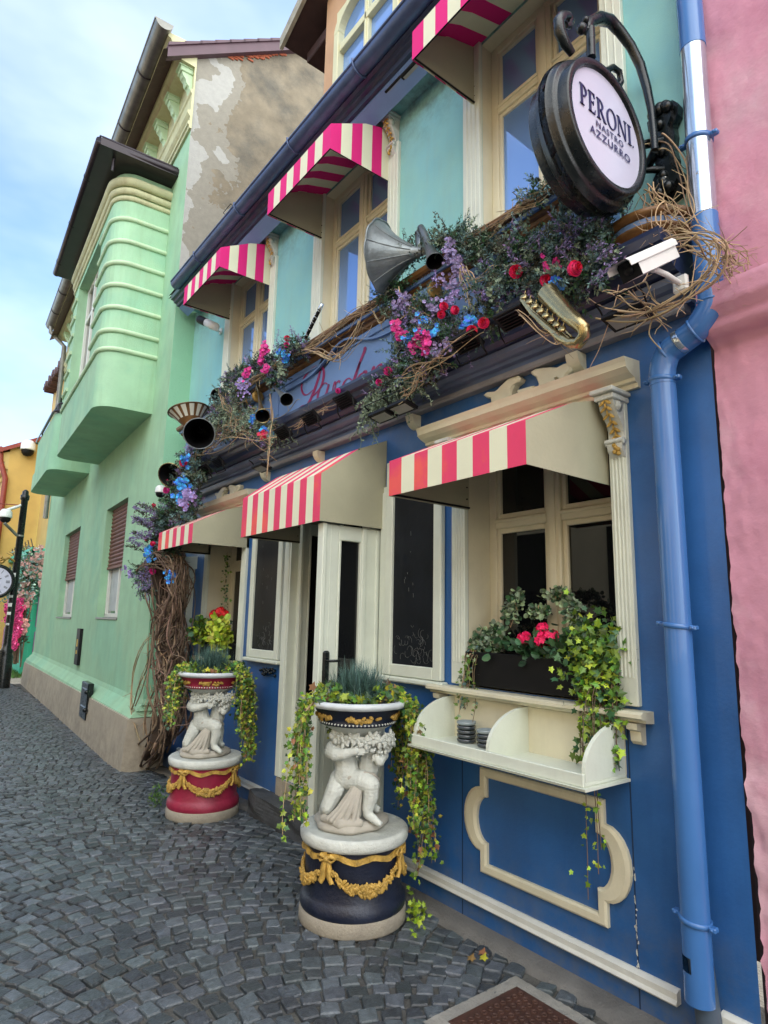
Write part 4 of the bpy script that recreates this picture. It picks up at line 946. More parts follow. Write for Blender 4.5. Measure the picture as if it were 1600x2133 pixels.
for i in range(1500):
    x = random.uniform(sx0-.9, sx0+.1); y = random.uniform(20.1, 20.58) if x > sx0 else random.uniform(19.6, 23); a = random.uniform(0,6.28)
    gr.add([(x-.01,y,-.16),(x+.01,y,-.16),(x+.05*math.cos(a),y+.05*math.sin(a),-.16+random.uniform(.04,.13))], [(0,1,2)])
o = gr.build('grass', M['grass']); o['kind'] = 'stuff'

# sunlit houses across the street, seen only in the window glass
OP = thing('opposite_building', 'row of cream sunlit house fronts across the street, mirrored in the cafe panes', 'building', (-8,3,0))
cream_ = mat('sunlit_cream_render', (.70,.60,.42), .8, .08, 2); tan_ = mat('sunlit_tan_render', (.50,.36,.22), .8, .1, 2)
for i, (ya, yb, h_, mm) in enumerate(((-14,-5.2,5.2,cream_),(-5.2,.6,6.3,tan_),(.6,5.4,4.6,cream_),(5.4,9.5,6.0,cream_),(9.5,15,5.0,tan_),(15,26,6.2,cream_))):
    mb = MB(); mb.box(-15,-8+.05*(i%2),ya,yb,1.0,h_); mb.build('wall', mm, OP)
    mb = MB(); mb.box(-15,-7.93,ya,yb,-.2,1.0); mb.box(-15,-7.55,ya,yb,h_,h_+.22); mb.build('plinth_and_eaves', M['rock'], OP)
    mb = MB(); mb.ext([(-15,h_+.22),(-7.5,h_+.22),(-11.3,h_+2.2)], 'y', ya, yb); mb.build('roof', M['roof'], OP)
    y = ya+.7
    while y+1.1 < yb:
        for z in ((1.5,2.0) if h_ > 4.8 else (1.4,1.8)), ((4.0,1.3) if h_ > 5.5 else (3.6,.8)):
            mb = MB(); mb.box(-7.99+.05*(i%2),-7.92,y,y+1.05,z[0],z[0]+z[1]); mb.build('window', M['black'], OP)
        y += 2.2
# ================================================================ awnings
def stripes(mb, A, B, C, D, n, m0, m1):      # quad A-B (one side) D-C (other side), striped along A->B
    A, B, C, D = map(Vector, (A, B, C, D))
    for i in range(n):
        t, u = i/n, (i+1)/n
        mb.add([A.lerp(B,t), A.lerp(B,u), D.lerp(C,u), D.lerp(C,t)], [(0,1,2,3)], m0 if i % 2 == 0 else m1)
def awning(label, y0, y1, o, zb, zf, zt, n, upper, group):
    t = thing('awning', label, 'awning', (0, (y0+y1)/2, zb), 0, group)
    P_, C_ = (M['pink'] if upper else M['red']), M['canvas_cream']
    mb = MB(); stripes(mb, (-o,y0,zb),(-o,y1,zb),(-o,y1,zf),(-o,y0,zf), n, 0, 1)
    mb.build('valance', [P_, C_], t)
    mb = MB(); om = o*.45; zm = zf+(zt-zf)*.68
    stripes(mb, (-o,y0,zf),(-o,y1,zf),(-om,y1,zm),(-om,y0,zm), n, 0, 1); stripes(mb, (-om,y0,zm),(-om,y1,zm),(-.002,y1,zt),(-.002,y0,zt), n, 0, 1)
    mb.build('canopy', [P_, C_], t)
    for y, nm in ((y0,0), (y1,1)):
        mb = MB()
        top = [(-o,zf),(-om,zm),(-.002,zt)]
        if upper:
            k = 6
            def zt_(x):
                x = -x
                return zf+(zm-zf)*(o-x)/(o-om) if x > om else zm+(zt-zm)*(om-x)/om
            for i in range(k):
                xa, xb = -o+o*i/k, -o+o*(i+1)/k-.0
                pts = [(xa,y,zb),(xb,y,zb),(xb,y,zt_(xb))]
                if xa < -om < xb: pts.append((-om,y,zm))
                pts.append((xa,y,zt_(xa))); mb.poly(pts, 0 if i % 2 == 0 else 1)
        else: mb.poly([(-o,y,zb)]+[(-.002,y,zb)]+[(x,y,z) for x, z in top[::-1]], 2)
        mb.build('side_panel', [P_, C_, M['olive']], t)
        if upper:
            mb = MB(); e = .006 if nm == 0 else -.006; mb.poly([(-o+.01,y+e,zb+.004),(-.004,y+e,zb+.004)]+[(x+.005,y+e,z-.006) for x, z in top[::-1]]); mb.build('side_lining', M['olive'], t)
    mb = MB()
    for y in (y0+.012, y1-.012):
        mb.tube([(-.01,y,zb+.01),(-o+.01,y,zb+.01),(-o+.01,y,zf-.01)], .006, 6)
        for z in (zb+.06, zb+.13): mb.ball((-.03,y,z), .005, 0, 6, 4)
    mb.tube([(-o+.01,y0+.01,zb+.01),(-o+.01,y1-.01,zb+.01)], .006, 6); mb.tube([(-o+.01,y0+.01,zf-.01),(-o+.01,y1-.01,zf-.01)], .006, 6)
    mb.build('awning_frame', M['black'], t)
    return t
GA, GB_ = 'pink striped awnings over the upper windows', 'striped awnings along the shopfront'
awning('magenta and cream striped awning above the upper window behind the round sign', 1.54, 2.46, .55, 4.85, 5.05, 5.30, 9, True, GA)
awning('magenta and cream striped awning above the middle upper window', 3.36, 4.32, .55, 4.85, 5.05, 5.30, 9, True, GA)
awning('magenta and cream striped awning above the farthest upper window beside the green house', 5.30, 6.26, .55, 4.85, 5.05, 5.30, 9, True, GA)
awning('faded red striped awning with taupe side over the flower box window', 1.62, 2.54, .60, 2.20, 2.39, 2.62, 9, False, GB_)
awning('tall red striped awning with taupe side over the cafe doorway', 3.34, 4.50, .53, 2.17, 2.48, 2.80, 13, False, GB_)
awning('small red striped awning over the far shop window beside the vine', 5.46, 6.40, .56, 2.21, 2.39, 2.63, 9, False, GB_)

# ================================================================ hanging round sign
SC = V(-.50, 1.25, 3.575)
SG = thing('hanging_sign', 'round white beer sign in a thick black frame on a scrolled iron bracket', 'sign', SC)
c0 = WY(1263,268,1.25); rx = (WY(1337,320,1.25).x-WY(1187,220,1.25).x)/2; zt_ = WY(1215,131,1.25).z; zb_ = WY(1300,394,1.25).z
SC = V(c0.x, 1.25, (zt_+zb_)/2); rr_ = (rx+(zt_-zb_)/2)/2*1.03
Mf = frameM((0,-1,0))
mb = MB()
half = [(rr_*1.0,.0),(rr_+.003,.012),(rr_+.005,.016),(rr_+.028,.018),(rr_+.034,.012),(rr_+.035,-.028),(rr_+.038,-.033),(rr_+.052,-.034),(rr_+.058,-.040),(rr_+.060,-.060),(rr_+.066,-.064),(rr_+.070,-.072),(rr_+.070,-.095)]
depth = .16
back = [(r, -depth-z) for r, z in half[::-1]]
mb.lathe(half+back, SC, 72, 0, Mf, cap=False); mb.build('round_frame', M['iron'], SG)
mb = MB(); mb.lathe([(rr_+.003,.0),(0,.002)], SC, 72, 0, Mf, cap=False, smooth=False); fc = mb.build('sign_face', M['sign'], SG)
mb = MB(); mb.lathe([(rr_+.003,-depth),(0,-depth-.002)], SC, 72, 0, Mf, cap=False, smooth=False); mb.build('sign_back', M['sign'], SG)
def ringpoly(cx, cy, rx, ry, tx, ty, a0, a1, n=16):
    out = []
    for i in range(n):
        A, B = a0+(a1-a0)*i/n, a0+(a1-a0)*(i+1)/n
        out.append([(cx+rx*math.cos(A), cy+ry*math.sin(A)), (cx+rx*math.cos(B), cy+ry*math.sin(B)), (cx+(rx-tx)*math.cos(B), cy+(ry-ty)*math.sin(B)), (cx+(rx-tx)*math.cos(A), cy+(ry-ty)*math.sin(A))])
    return out
def rc(a, b, c, d): return [(a,c),(b,c),(b,d),(a,d)]
def glyph(ch):
    th, tn = .13, .045
    if ch == 'P': return .62, [rc(.10,.10+th,0,1), rc(.0,.34,0,.04), rc(.0,.14,.96,1)]+ringpoly(.23,.72,.34,.28,.12,.05,-PI/2,PI/2)
    if ch == 'E': return .62, [rc(.08,.08+th,0,1), rc(0,.52,0,tn), rc(0,.50,1-tn,1), rc(.2,.42,.50,.50+tn), [(.50,0),(.56,.24),(.53,.24),(.44,tn)], [(.50,1),(.52,.78),(.49,.78),(.42,1-tn)], rc(.40,.43,.42,.62)]
    if ch == 'R': return .74, [rc(.08,.08+th,0,1), rc(0,.30,0,.04), rc(.0,.12,.96,1), [(.28,.47),(.40,.47),(.72,.02),(.56,.0)], rc(.54,.76,0,.035)]+ringpoly(.21,.73,.33,.27,.12,.05,-PI/2,PI/2)
    if ch == 'O': return .86, ringpoly(.43,.5,.42,.51,.13,.045,0,2*PI,30)
    if ch == 'N': return .86, [rc(.10,.10+tn,0,1), rc(.70,.70+tn,0,1), [(.06,1),(.20,1),(.745,0),(.68,0)], rc(.0,.24,0,.035), rc(.0,.16,.965,1), rc(.60,.85,.965,1)]
    if ch == 'I': return .36, [rc(.11,.11+th,0,1), rc(.02,.33,0,.04), rc(.02,.33,.96,1)]
    if ch == '.': return .14, [rc(.02,.08,.0,.07)]
def place_glyphs(text, x0, x1, z0, h, parent, name):
    w_ = sum(glyph(c)[0]+.06 for c in text); k = (x1-x0)/w_; x = x0; mb = MB()
    for c in text:
        g = glyph(c)
        for pl in g[1]: mb.ext([(x+a*k, z0+b*h) for a, b in pl], 'y', SC.y-.006, SC.y-.0025)
        x += (g[0]+.06)*k
    return mb.build(name, M['ink'], parent)
P0 = WY(1205,240,1.25); P1 = WY(1320,325,1.25)
place_glyphs('PERONI.', SC.x-rr_*.74, SC.x+rr_*.84, SC.z+rr_*.06, rr_*.38, fc, 'sign_lettering')
def text_mesh(txt, width, height, bold=.02):
    cu_ = bpy.data.curves.new('t', 'FONT'); cu_.body = txt; cu_.offset = bold; cu_.space_character = 1.18
    o = bpy.data.objects.new('t', cu_); COL.objects.link(o); dg = bpy.context.evaluated_depsgraph_get(); me = bpy.data.meshes.new_from_object(o.evaluated_get(dg))
    a = np.array([v.co[:] for v in me.vertices]); lo, hi = a.min(0), a.max(0)
    bpy.data.objects.remove(o); vs = [((v.co.x-lo[0])/(hi[0]-lo[0])*width-width/2, (v.co.y-lo[1])/(hi[1]-lo[1])*height) for v in me.vertices]
    return vs, [tuple(p.vertices) for p in me.polygons]
for txt, wd, hh, zz, xx in (('NASTRO', rr_*.78, rr_*.12, -.13, .08), ('AZZURRO', rr_*1.16, rr_*.145, -.33, .08)):
    vs, fs = text_mesh(txt, wd, hh); mb = MB(); mb.add([(SC.x+rr_*xx+a, SC.y-.005, SC.z+rr_*zz+b) for a, b in vs], fs); mb.build('sign_lettering', M['ink'], fc)
# iron bracket
def wy(px, py, Y=1.32): return WY(px, py, Y)
mb = MB()
arm = [(1222,66),(1228,48),(1248,38),(1272,44),(1292,66),(1314,96),(1334,136),(1348,185),(1357,230),(1362,280),(1364,315)]
mb.tube([wy(p[0], p[1], 1.33-.11*max(0, (i-3)/7)) for i, p in enumerate(arm)], [.016,.024,.028,.027,.024,.022,.022,.02,.018,.017,.017], 10)
mb.tube([wy(1232,120), wy(1230,60)], .02, 8); mb.ball(wy(1212,60), .024, 0, 10, 8); mb.ball(wy(1220,42), .016, 0, 8, 6)
for i in range(14):
    t = i/13; a, b = Vector(wy(1300,80)), Vector(wy(1342,180)); p = a.lerp(b, t)+V(.012+.012*math.sin(t*PI), 0, .010+.012*math.sin(t*PI)); mb.ball(p, .014, 0, 7, 5, (1,.8,.8))
sc_pts = [(1192,112),(1178,92),(1166,66),(1164,45),(1172,32),(1184,33),(1190,44),(1186,54),(1179,52)]
mb.tube([wy(*p) for p in sc_pts], [.012,.016,.019,.019,.018,.016,.014,.012,.01], 10, flat=1.3)
mb.tube([wy(1262,148), wy(1276,140), wy(1290,150), wy(1294,172), wy(1286,186)], .014, 8)
mb.build('bracket_arm', M['iron'], SG)
mb = MB()
pl = [(.0,.24),(.05,.235),(.075,.20),(.07,.15),(.045,.11),(.05,.06),(.04,.0),(.05,-.06),(.04,-.10),(.07,-.14),(.08,-.20),(.05,-.245),(.0,-.25)]
prof = [(y, z) for y, z in pl]+[(-y, z) for y, z in pl[::-1][1:-1]]
yc_, zc_ = 1.235, 3.70
mb.ext([(yc_+y, zc_+z) for y, z in prof], 'x', -.05, -.004); mb.ext([(yc_+y*.7, zc_+z*.92) for y, z in prof], 'x', -.075, -.05)
for k in range(10): mb.ball((-.075, yc_+random.uniform(-.04,.04), zc_+(.20 if k % 2 else -.19)+random.uniform(-.03,.03)), .028, 0, 8, 6)
for z in (.12,-.02,-.14): mb.ball((-.08,yc_,zc_+z),.024,0,8,6)
mb.tube([(-.06,yc_,zc_+.05),(-.16,1.32,3.72),(-.24,1.37,3.69)], .02, 8); mb.tube([(-.06,yc_,zc_-.1),(-.14,1.3,3.60),(-.22,1.36,3.55)], .016, 8)
mb.tube([wy(1364,312,1.22), V(-.10,1.30,wy(1364,312,1.22).z-.01), V(-.04,1.24,3.75)], .018, 8)
mb.build('wall_plate', M['iron'], SG)
mb = MB(); mb.ball((-.085,yc_-.01,zc_+.19),.008,0,6,5); mb.ball((-.085,yc_-.01,zc_-.16),.008,0,6,5); mb.build('bolt', M['white'], SG)

# ================================================================ drainpipe with elbow
DP = thing('drainpipe', 'glossy blue drainpipe with an offset elbow and a bright metal upper length', 'drainpipe', (-.09,1.3,.15))
xo = -.085
up = [V(xo, W(1440,60,.085).y, 6.3), V(xo, W(1440,60,.085).y, W(1450,100,.085).z)]
yU = W(1443,100,.085).y; yU2 = W(1478,600,.085).y; yD = W(1381,800,.085).y; yD2 = W(1457,1980,.085).y
mb = MB(); mb.tube([(xo,yU,6.4),(xo,yU,W(1450,100,.085).z)], .054, 20); mb.build('upper_pipe', M['bluepipe'], DP)
zA, zB = W(1450,100,.085).z, W(1470,455,.085).z
mb = MB(); mb.tube([(xo,yU,zA+.01),(xo,yU2,zB)], .052, 24); mb.build('metal_pipe', M['tape'], DP)
e1 = W(1482,640,.085); e2 = W(1450,690,.085); e3 = W(1390,735,.085); e4 = W(1383,775,.085)
ctl = [V(xo,yU2,zB+.01), V(xo,yU2,e1.z-.005), V(xo,(e2.y*1.0),e2.z), V(xo,e3.y,e3.z), V(xo,yD,e4.z+.01), V(xo,yD,e4.z-.06)]
pth = [ctl[0]]
for q0, q1, q2 in zip(ctl[:-2], ctl[1:-1], ctl[2:]):
    da = (q0-q1); db = (q2-q1); la = min(.03, da.length*.45); lb_ = min(.03, db.length*.45); da.normalize(); db.normalize()
    for t in (0, .25, .5, .75, 1): pth.append((q1+da*la)*(1-t)**2+q1*2*t*(1-t)+(q1+db*lb_)*t*t)
pth.append(ctl[-1]); mb = MB(); mb.tube(pth, .0548, 24)
for p, d in (((xo-.005,e2.y,e2.z),(0,e3.y-e2.y,e3.z-e2.z)), ((xo-.005,e3.y,e3.z),(0,e3.y-e2.y,e3.z-e2.z)), ((xo,yU2,e1.z+.02),(0,0,1))):
    mb.lathe([(.055,-.006),(.059,-.003),(.059,.003),(.055,.006)], p, 24, 0, frameM(d), cap=False)
mb.build('elbow', M['bluepipe'], DP)
mb = MB(); c_ = Vector((xo-.005,(e2.y+e3.y)/2,(e2.z+e3.z)/2)); mb.lathe([(.0545,-.012),(.0555,-.010),(.0555,.010),(.0545,.012)], c_, 24, 0, frameM((0,e3.y-e2.y,e3.z-e2.z)), cap=False); mb.build('metal_band', M['tape'], DP)
# lower pipe: open shoe and torn hole
mb = MB(); zlo = .20; n = 28; zs_ = list(np.linspace(e4.z-.02, .62, 12))+list(np.linspace(.60, zlo, 24)); rb_ = []
hy, hz = W(1440,1995,.13).y, W(1440,1995,.13).z
grid = []
for z in zs_:
    yy_ = yD; row = []
    for j in range(n):
        a = 2*PI*j/n; r = .0525
        p = V(xo+r*math.cos(a), yy_+r*math.sin(a), z); row.append(p)
    grid.append(row)
vs = [p for row in grid for p in row]; fs = []
for i in range(len(zs_)-1):
    for j in range(n):
        j2 = (j+1) % n; cc = (grid[i][j]+grid[i+1][j2])/2
        if abs(cc.z-.33) < .022 and cc.x < xo and cc.y > yD-.002 and cc.y < yD+.038: continue
        fs.append((i*n+j, i*n+j2, (i+1)*n+j2, (i+1)*n+j))
mb.add(vs, fs, 0, True)
for j in range(n):
    pass
lp = mb.build('lower_pipe', M['bluepipe'], DP)
mb = MB(); mb.tube([(xo+.004,yD,.42),(xo+.02,yD-.01,.22),(xo+.03,yD-.02,.05),(xo+.03,yD-.02,-.05)], .044, 20); mb.build('drain_socket', mat('dull_blue_grey_pipe', (.06,.09,.13), .5, .2, 6, dirt=.5, dcol=(.08,.05,.04)), DP)
for z, ya in ((e4.z-.035, yD), (W(1405,1303,.085).z, yD), (.475, yD), (W(1462,290,.085).z, (yU+yU2)/2)):
    mb = MB(); mb.lathe([(.053,-.010),(.058,-.009),(.058,.009),(.053,.010)], (xo,ya,z), 24, 0, Matrix.Rotation(.12, 3, 'X'), cap=False)
    for sg in (-1,1):
        mb.bbox(xo-.02,xo+.01,ya+sg*.068-.014,ya+sg*.068+.014,z-.009+sg*.008,z+.009+sg*.008,.004); mb.ball((xo-.02,ya+sg*.068,z+sg*.008),.006,0,8,6)
    mb.tube([(xo+.05,ya,z),(0,ya,z)], .008, 6)
    mb.build('pipe_clamp', M['bluepipe'], DP)

# ================================================================ shelf under the window
SF = thing('wall_shelf', 'cream two-bay wall shelf with curved dividers under the window sill', 'shelf', (-.15,2.1,.9))
y0, y1, oo, zb, zt = 1.595, 2.665, .315, .905, 1.142
mb = MB(); mb.bbox(-.014,-.002,y0,y1,zb,zt,.003); mb.build('back_panel', M['cream'], SF)
mb = MB(); mb.bbox(-oo,-.002,y0,y1,zb,zb+.018,.004); mb.ext([(-oo-.012,zb-.012),(-.002,zb-.012),(-.002,zb-.0005),(-oo-.018,zb-.0005)], 'y', y0-.015, y1+.015); mb.build('shelf_board', M['creamw'], SF)
mb = MB(); mb.bbox(-oo-.004,-oo+.01,y0,y1,zb+.0005,zb+.052,.003); mb.build('front_lip', M['creamw'], SF)
cv = [(-.0145,zb+.018),(-oo+.011,zb+.018),(-oo+.011,zb+.055)]+[(-oo+.011+(oo-.03)*(1-math.cos(t)), zb+.055+(zt-zb-.057)*math.sin(t)) for t in np.linspace(.1, PI/2, 12)]+[(-.0145,zt-.002)]
for y in (y0, 2.12, y1-.018):
    mb = MB(); mb.ext(cv, 'y', y, y+.018); mb.build('divider', M['creamw'], SF)
def ashtray(loc, n, label):
    t = thing('ashtray_stack', label, 'ashtray', loc, 0, 'stacked glass ashtrays on the shelf')
    for k in range(n):
        mb = MB(); z = k*.022
        mb.lathe([(.0,.001),(.044,.001),(.050,.006),(.052,.020),(.047,.020),(.045,.009),(.0,.008)], (0,0,z), 26, 0)
        mb.build('ashtray', M['clear'] if k < n-1 else mat('clear_glass_dish', (.25,.30,.32), .05, .1, spec=.9), t, True)
ashtray(WZ(972,1546,zb+.019), 5, 'taller stack of smoked glass ashtrays at the back left of the shelf')
ashtray(WZ(1014,1556,zb+.019), 4, 'front stack of glass ashtrays beside the shelf divider')

# ================================================================ floodlights
def flood_proto():
    t = thing('floodlight', 'x', 'floodlight', (0,0,0), 0, 'black floodlights along the shop cornice')
    mb = MB(); mb.bbox(-.09,.09,-.055,.055,-.012,.012,.004)
    for i in range(6): mb.box(-.07,.07,-.04+i*.016,-.036+i*.016,.012,.024)
    mb.build('lamp_body', M['black'], t, True)
    mb = MB(); mb.box(-.07,.07,-.036,.036,-.0145,-.0125); mb.build('lamp_glass', M['lampglass'], t, True)
    mb = MB(); mb.tube([(-.095,.0,.0),(-.098,.05,.04),(-.098,.09,.05),(.098,.09,.05),(.098,.05,.04),(.095,0,0)], .006, 6, flat=.6); mb.build('lamp_bracket', M['black'], t, True)
    return t
FP = flood_proto()
fl = [  # px, py, o, tilt, label
 (972,712,.33,.5,'black floodlight on the cornice left of the saxophone'),
 (1068,662,.34,.5,'black floodlight on the cornice tucked under the green leaves beside the saxophone'),
 (718,834,.33,.7,'black floodlight standing on the cornice under the last painted letters'),
 (647,870,.33,.7,'black floodlight standing on the cornice under the first painted letter'),
 (590,900,.33,.7,'black floodlight on the cornice beside the hanging vine stem'),
 (455,962,.33,.7,'black floodlight on the cornice below the dark horn bell'),
 (428,978,.33,.7,'farthest black floodlight on the cornice, at the flower column'),
 (838,848,.30,-.25,'floodlight with pale lens hung below the cornice, right one of the pair over the door'),
 (797,866,.30,-.25,'floodlight with pale lens hung below the cornice, left one of the pair over the door'),
 (545,974,.30,-.25,'floodlight hung below the cornice above the small far awning'),
 (1306,660,.32,-.25,'floodlight with pale lens hung below the cornice under the white camera')]
for i, (px, py, o, tl, lb) in enumerate(fl):
    t = FP if i == 0 else dup(FP); t.location = W(px, py, o); t.rotation_euler = ((PI+tl if tl > 0 else -tl), 0, PI/2); t['label'] = lb
sf = [(862,151,'right one of the two floodlights recessed under the eaves above the turquoise wall'), (829,183,'left one of the two floodlights recessed under the eaves above the turquoise wall'), (487,451,'floodlight under the eaves above the far corbel')]
for px, py, lb in sf:
    t = dup(FP); t.location = W(px, py, .19); t.rotation_euler = (.12, 0, PI/2); t['label'] = lb; t['group'] = 'floodlights under the eaves'

# ================================================================ cameras
def bullet(name, label, A, B, r, mount, m1='white', box=False):
    A, B = Vector(A), Vector(B); t = thing(name, label, 'camera', B); Mx = frameM(A-B); ln = (A-B).length
    if box:
        mb = MB(); hw, hh = r, r*.82; sec = [(-hw,-hh),(hw,-hh),(hw,hh*.7),(hw*.8,hh),(-hw*.8,hh),(-hw,hh*.7)]
        vs = [B+Mx @ V(x,y,z) for z in (0, ln*.93) for x,y in sec]; n = 6
        mb.add(vs, [(i,(i+1)%n,n+(i+1)%n,n+i) for i in range(n)]+[tuple(range(n))[::-1]]); mb.build('camera_body', M[m1], t)
        mb = MB(); mb.add([B+Mx @ V(x,y,ln*.93) for x,y in sec], [tuple(range(6))]); mb.add([B+Mx @ V(x*.9,y*.9,ln*.94) for x,y in sec], [tuple(range(6))]); mb.lathe([(r*.4,ln*.94),(r*.4,ln*.97),(0,ln*.97)], B, 16, M=Mx); mb.build('lens', M['black'], t)
        mb = MB(); top = [(-hw*1.15,hh*.3),(-hw*1.12,hh*.85),(-hw*.85,hh*1.18),(hw*.85,hh*1.18),(hw*1.12,hh*.85),(hw*1.15,hh*.3)]
        vs = [B+Mx @ V(x,y,z) for z in (-.01, ln*1.12) for x,y in top]; mb.add(vs, [(i,i+1,6+i+1,6+i) for i in range(5)])
        vs = [B+Mx @ V(x*.96,y*.96,z) for z in (-.01, ln*1.12) for x,y in top]; mb.add(vs, [(i,6+i,6+i+1,i+1) for i in range(5)]); mb.build('sun_shield', M[m1], t)
    else:
        mb = MB(); mb.lathe([(0,0),(r*.8,.0),(r,.01),(r,ln*.6),(0,ln*.6)], B, 20, 0, Mx); mb.build('camera_body', M[m1], t)
        mb = MB(); mb.lathe([(r*1.03,ln*.58),(r*1.05,ln*.95),(r*.95,ln),(r*.8,ln*.97),(0,ln*.9)], B, 20, 0, Mx); mb.build('lens', M['black'], t)
    mb = MB(); mp_ = (A*.35+B*.65); mount = [Vector(q) for q in mount]; mb.ball(mp_-V(0,0,r*.9), r*.35, 0, 10, 7); mb.tube([mp_-V(0,0,r*.9)]+mount, r*.26, 10); mb.bbox(mount[-1].x-.012,mount[-1].x+.012,mount[-1].y-.03,mount[-1].y+.03,mount[-1].z-.035,mount[-1].z+.035,.008); mb.build('camera_arm', M[m1], t)
    return t
bullet('security_camera', 'white boxy security camera with sun shield at the right end of the cornice', W(1305,566,.62), W(1388,528,.38), .043, [W(1388,572,.40), W(1418,592,.29)], 'white', True)
bullet('security_camera', 'small white bullet camera with black nose under the farthest pink awning', W(415,665,.28), W(452,682,.16), .045, [W(455,690,.05), W(460,690,.01)])
def dome(label, p, r, mp):
    p = Vector(p); t = thing('dome_camera', label, 'camera', p)
    mb = MB(); mb.lathe([(0,r*1.5),(r*.6,r*1.45),(r*.95,r*1.0),(r,.2*r),(r*1.02,0),(0,0)], p, 20); mb.tube([p+V(0,0,r*1.3), Vector(mp)], r*.25, 8); mb.build('housing', M['white'], t)
    mb = MB(); mb.lathe([(r*.85,0),(r*.8,-r*.45),(r*.5,-r*.8),(0,-r*.95)], p, 20, cap=False); mb.build('dome_glass', M['black'], t)
dome('white dome camera on the green wall corner beside the flower column', W(334,1027,.33), .06, W(350,1020,.1))
dome('white dome camera hung from the yellow wall above the teal shop', WY(58,938,24.8), .24, WY(66,930,25))

# ================================================================ horns and instruments
def horn(name, label, cat, B, T, rb, rt, m1, m2=None, petals=0, extra=None, n=32, fl=3.2, group=None):
    B, T = Vector(B), Vector(T); t = thing(name, label, cat, T, 0, group); Mx = frameM(B-T); ln = (B-T).length
    pr_ = [(rt+(rb-rt)*(u**fl), ln*u) for u in np.linspace(0, 1, 14)]
    fn = (lambda a, z: 1+(.05*abs(math.sin(a*petals/2))-.025)*(z/ln)**2) if petals else None
    mb = MB(); mb.lathe(pr_+[(rb*1.03,ln*1.0),(rb*1.03,ln*1.015),(rb*.99,ln*1.01)], T, n, 0, Mx, fn=fn, cap=False)
    if petals:
        for k in range(petals):
            a = 2*PI*k/petals; pts = []
            for r, z in pr_[3:]: pts.append(T+Mx @ V((r+.003)*math.cos(a)*(fn(a,z)), (r+.003)*math.sin(a)*fn(a,z), z))
            mb.tube(pts, .003, 5)
    mb.build('outer_bell', M[m1], t)
    mb = MB(); mb.lathe([(r*.97, z) for r, z in pr_][::-1]+[(0, ln*.02)], T, n, 0, Mx, fn=fn, cap=False); inn = mb.build('inner_bell', M[m2 or m1], t)
    mb = MB(); mb.tube([T+Mx @ V(rb*1.02*math.cos(a)*(fn(a,ln) if fn else 1), rb*1.02*math.sin(a)*(fn(a,ln) if fn else 1), ln) for a in np.linspace(0, 2*PI, 49)], rb*.022+.001, 6, cap=False); mb.build('bell_rim', M[m1], t)
    if extra:
        mb = MB(); mb.tube([T]+[Vector(q) for q in extra], [rt]*(len(extra)+1), 12); mb.build('neck_tube', M[m1], t)
    return t, inn, T, Mx, ln, pr_
M['hornlead'] = mat('grey_lead_horn', (.23,.26,.27), .42, .35, 8, .4, 40, metal=.45, dirt=.75, dcol=(.04,.05,.05))
horn('gramophone_horn', 'large tarnished grey gramophone horn lying on the ledge before the middle upper window', 'horn', W(797,536,.34), W(880,524,.22), .225, .028, 'hornlead', 'black', 10, [W(885,522,.14), W(896,515,.14)], fl=1.7)
horn('horn_bell', 'small grey horn with a looped tube on the ledge right of the gramophone horn', 'horn', W(906,545,.30), W(890,505,.24), .052, .026, 'pewter', 'black', 0, [W(884,488,.23), W(877,476,.22), W(872,484,.2), W(875,520,.2)], fl=1.6)
HB = W(393,856,.42); HT = HB+V(.05,-.06,-.30)
t, inn, T, Mx, ln, pr_ = horn('gramophone_horn', 'upturned gramophone horn with white fluted panels at the left end of the garland', 'horn', HB, HT, .205, .03, 'brown', 'brown', 0, None, fl=1.7)
mb = MB()
for k in range(14):
    a0_ = 2*PI*k/14
    for (u0_, u1_, a_1, a_2) in ((.66,.97,.10,.36),):
        rows = []
        for u in np.linspace(u0_, u1_, 5):
            r = (.03+(.205-.03)*u**1.7)*1.02; rows.append([T+Mx @ V(r*math.cos(a0_+q), r*math.sin(a0_+q), ln*u+.001) for q in np.linspace(a_1, a_2, 4)])
        mb.add([p for r_ in rows for p in r_], [(i*4+j,i*4+j+1,(i+1)*4+j+1,(i+1)*4+j) for i in range(4) for j in range(3)])
mb.build('white_panel', mat('ivory_enamel', (.70,.70,.60), .4, .1, 6), inn)
horn('horn_bell', 'black horn bell facing the street below the white panelled horn', 'horn', W(415,903,.62), W(418,895,.25), .135, .04, 'hornlead', 'black', 0, [W(425,905,.15)], fl=2.2)
horn('horn_bell', 'yellow-backed horn bell among the flowers at the far corner', 'horn', W(355,990,.50), W(385,975,.28), .13, .03, 'brass', 'black', 0, None, fl=1.8)
horn('trumpet', 'brass trumpet with red ringed bell hanging left of the lettering', 'trumpet', W(547,866,.40), W(538,815,.22), .058, .012, 'brass', 'black', 0, [W(535,800,.2), W(530,790,.2)], fl=3.5)
horn('trumpet', 'tarnished trumpet bell poking from the twigs beside the first letter', 'trumpet', W(597,832,.36), W(565,800,.2), .05, .012, 'pewter', 'black', 0, [W(560,796,.2)], fl=3.5)
horn('horn_bell', 'dark horn bell half hidden in twigs under the far upper window', 'horn', W(455,822,.30), W(462,850,.15), .075, .03, 'pewter', 'black', 0, None, fl=1.7)
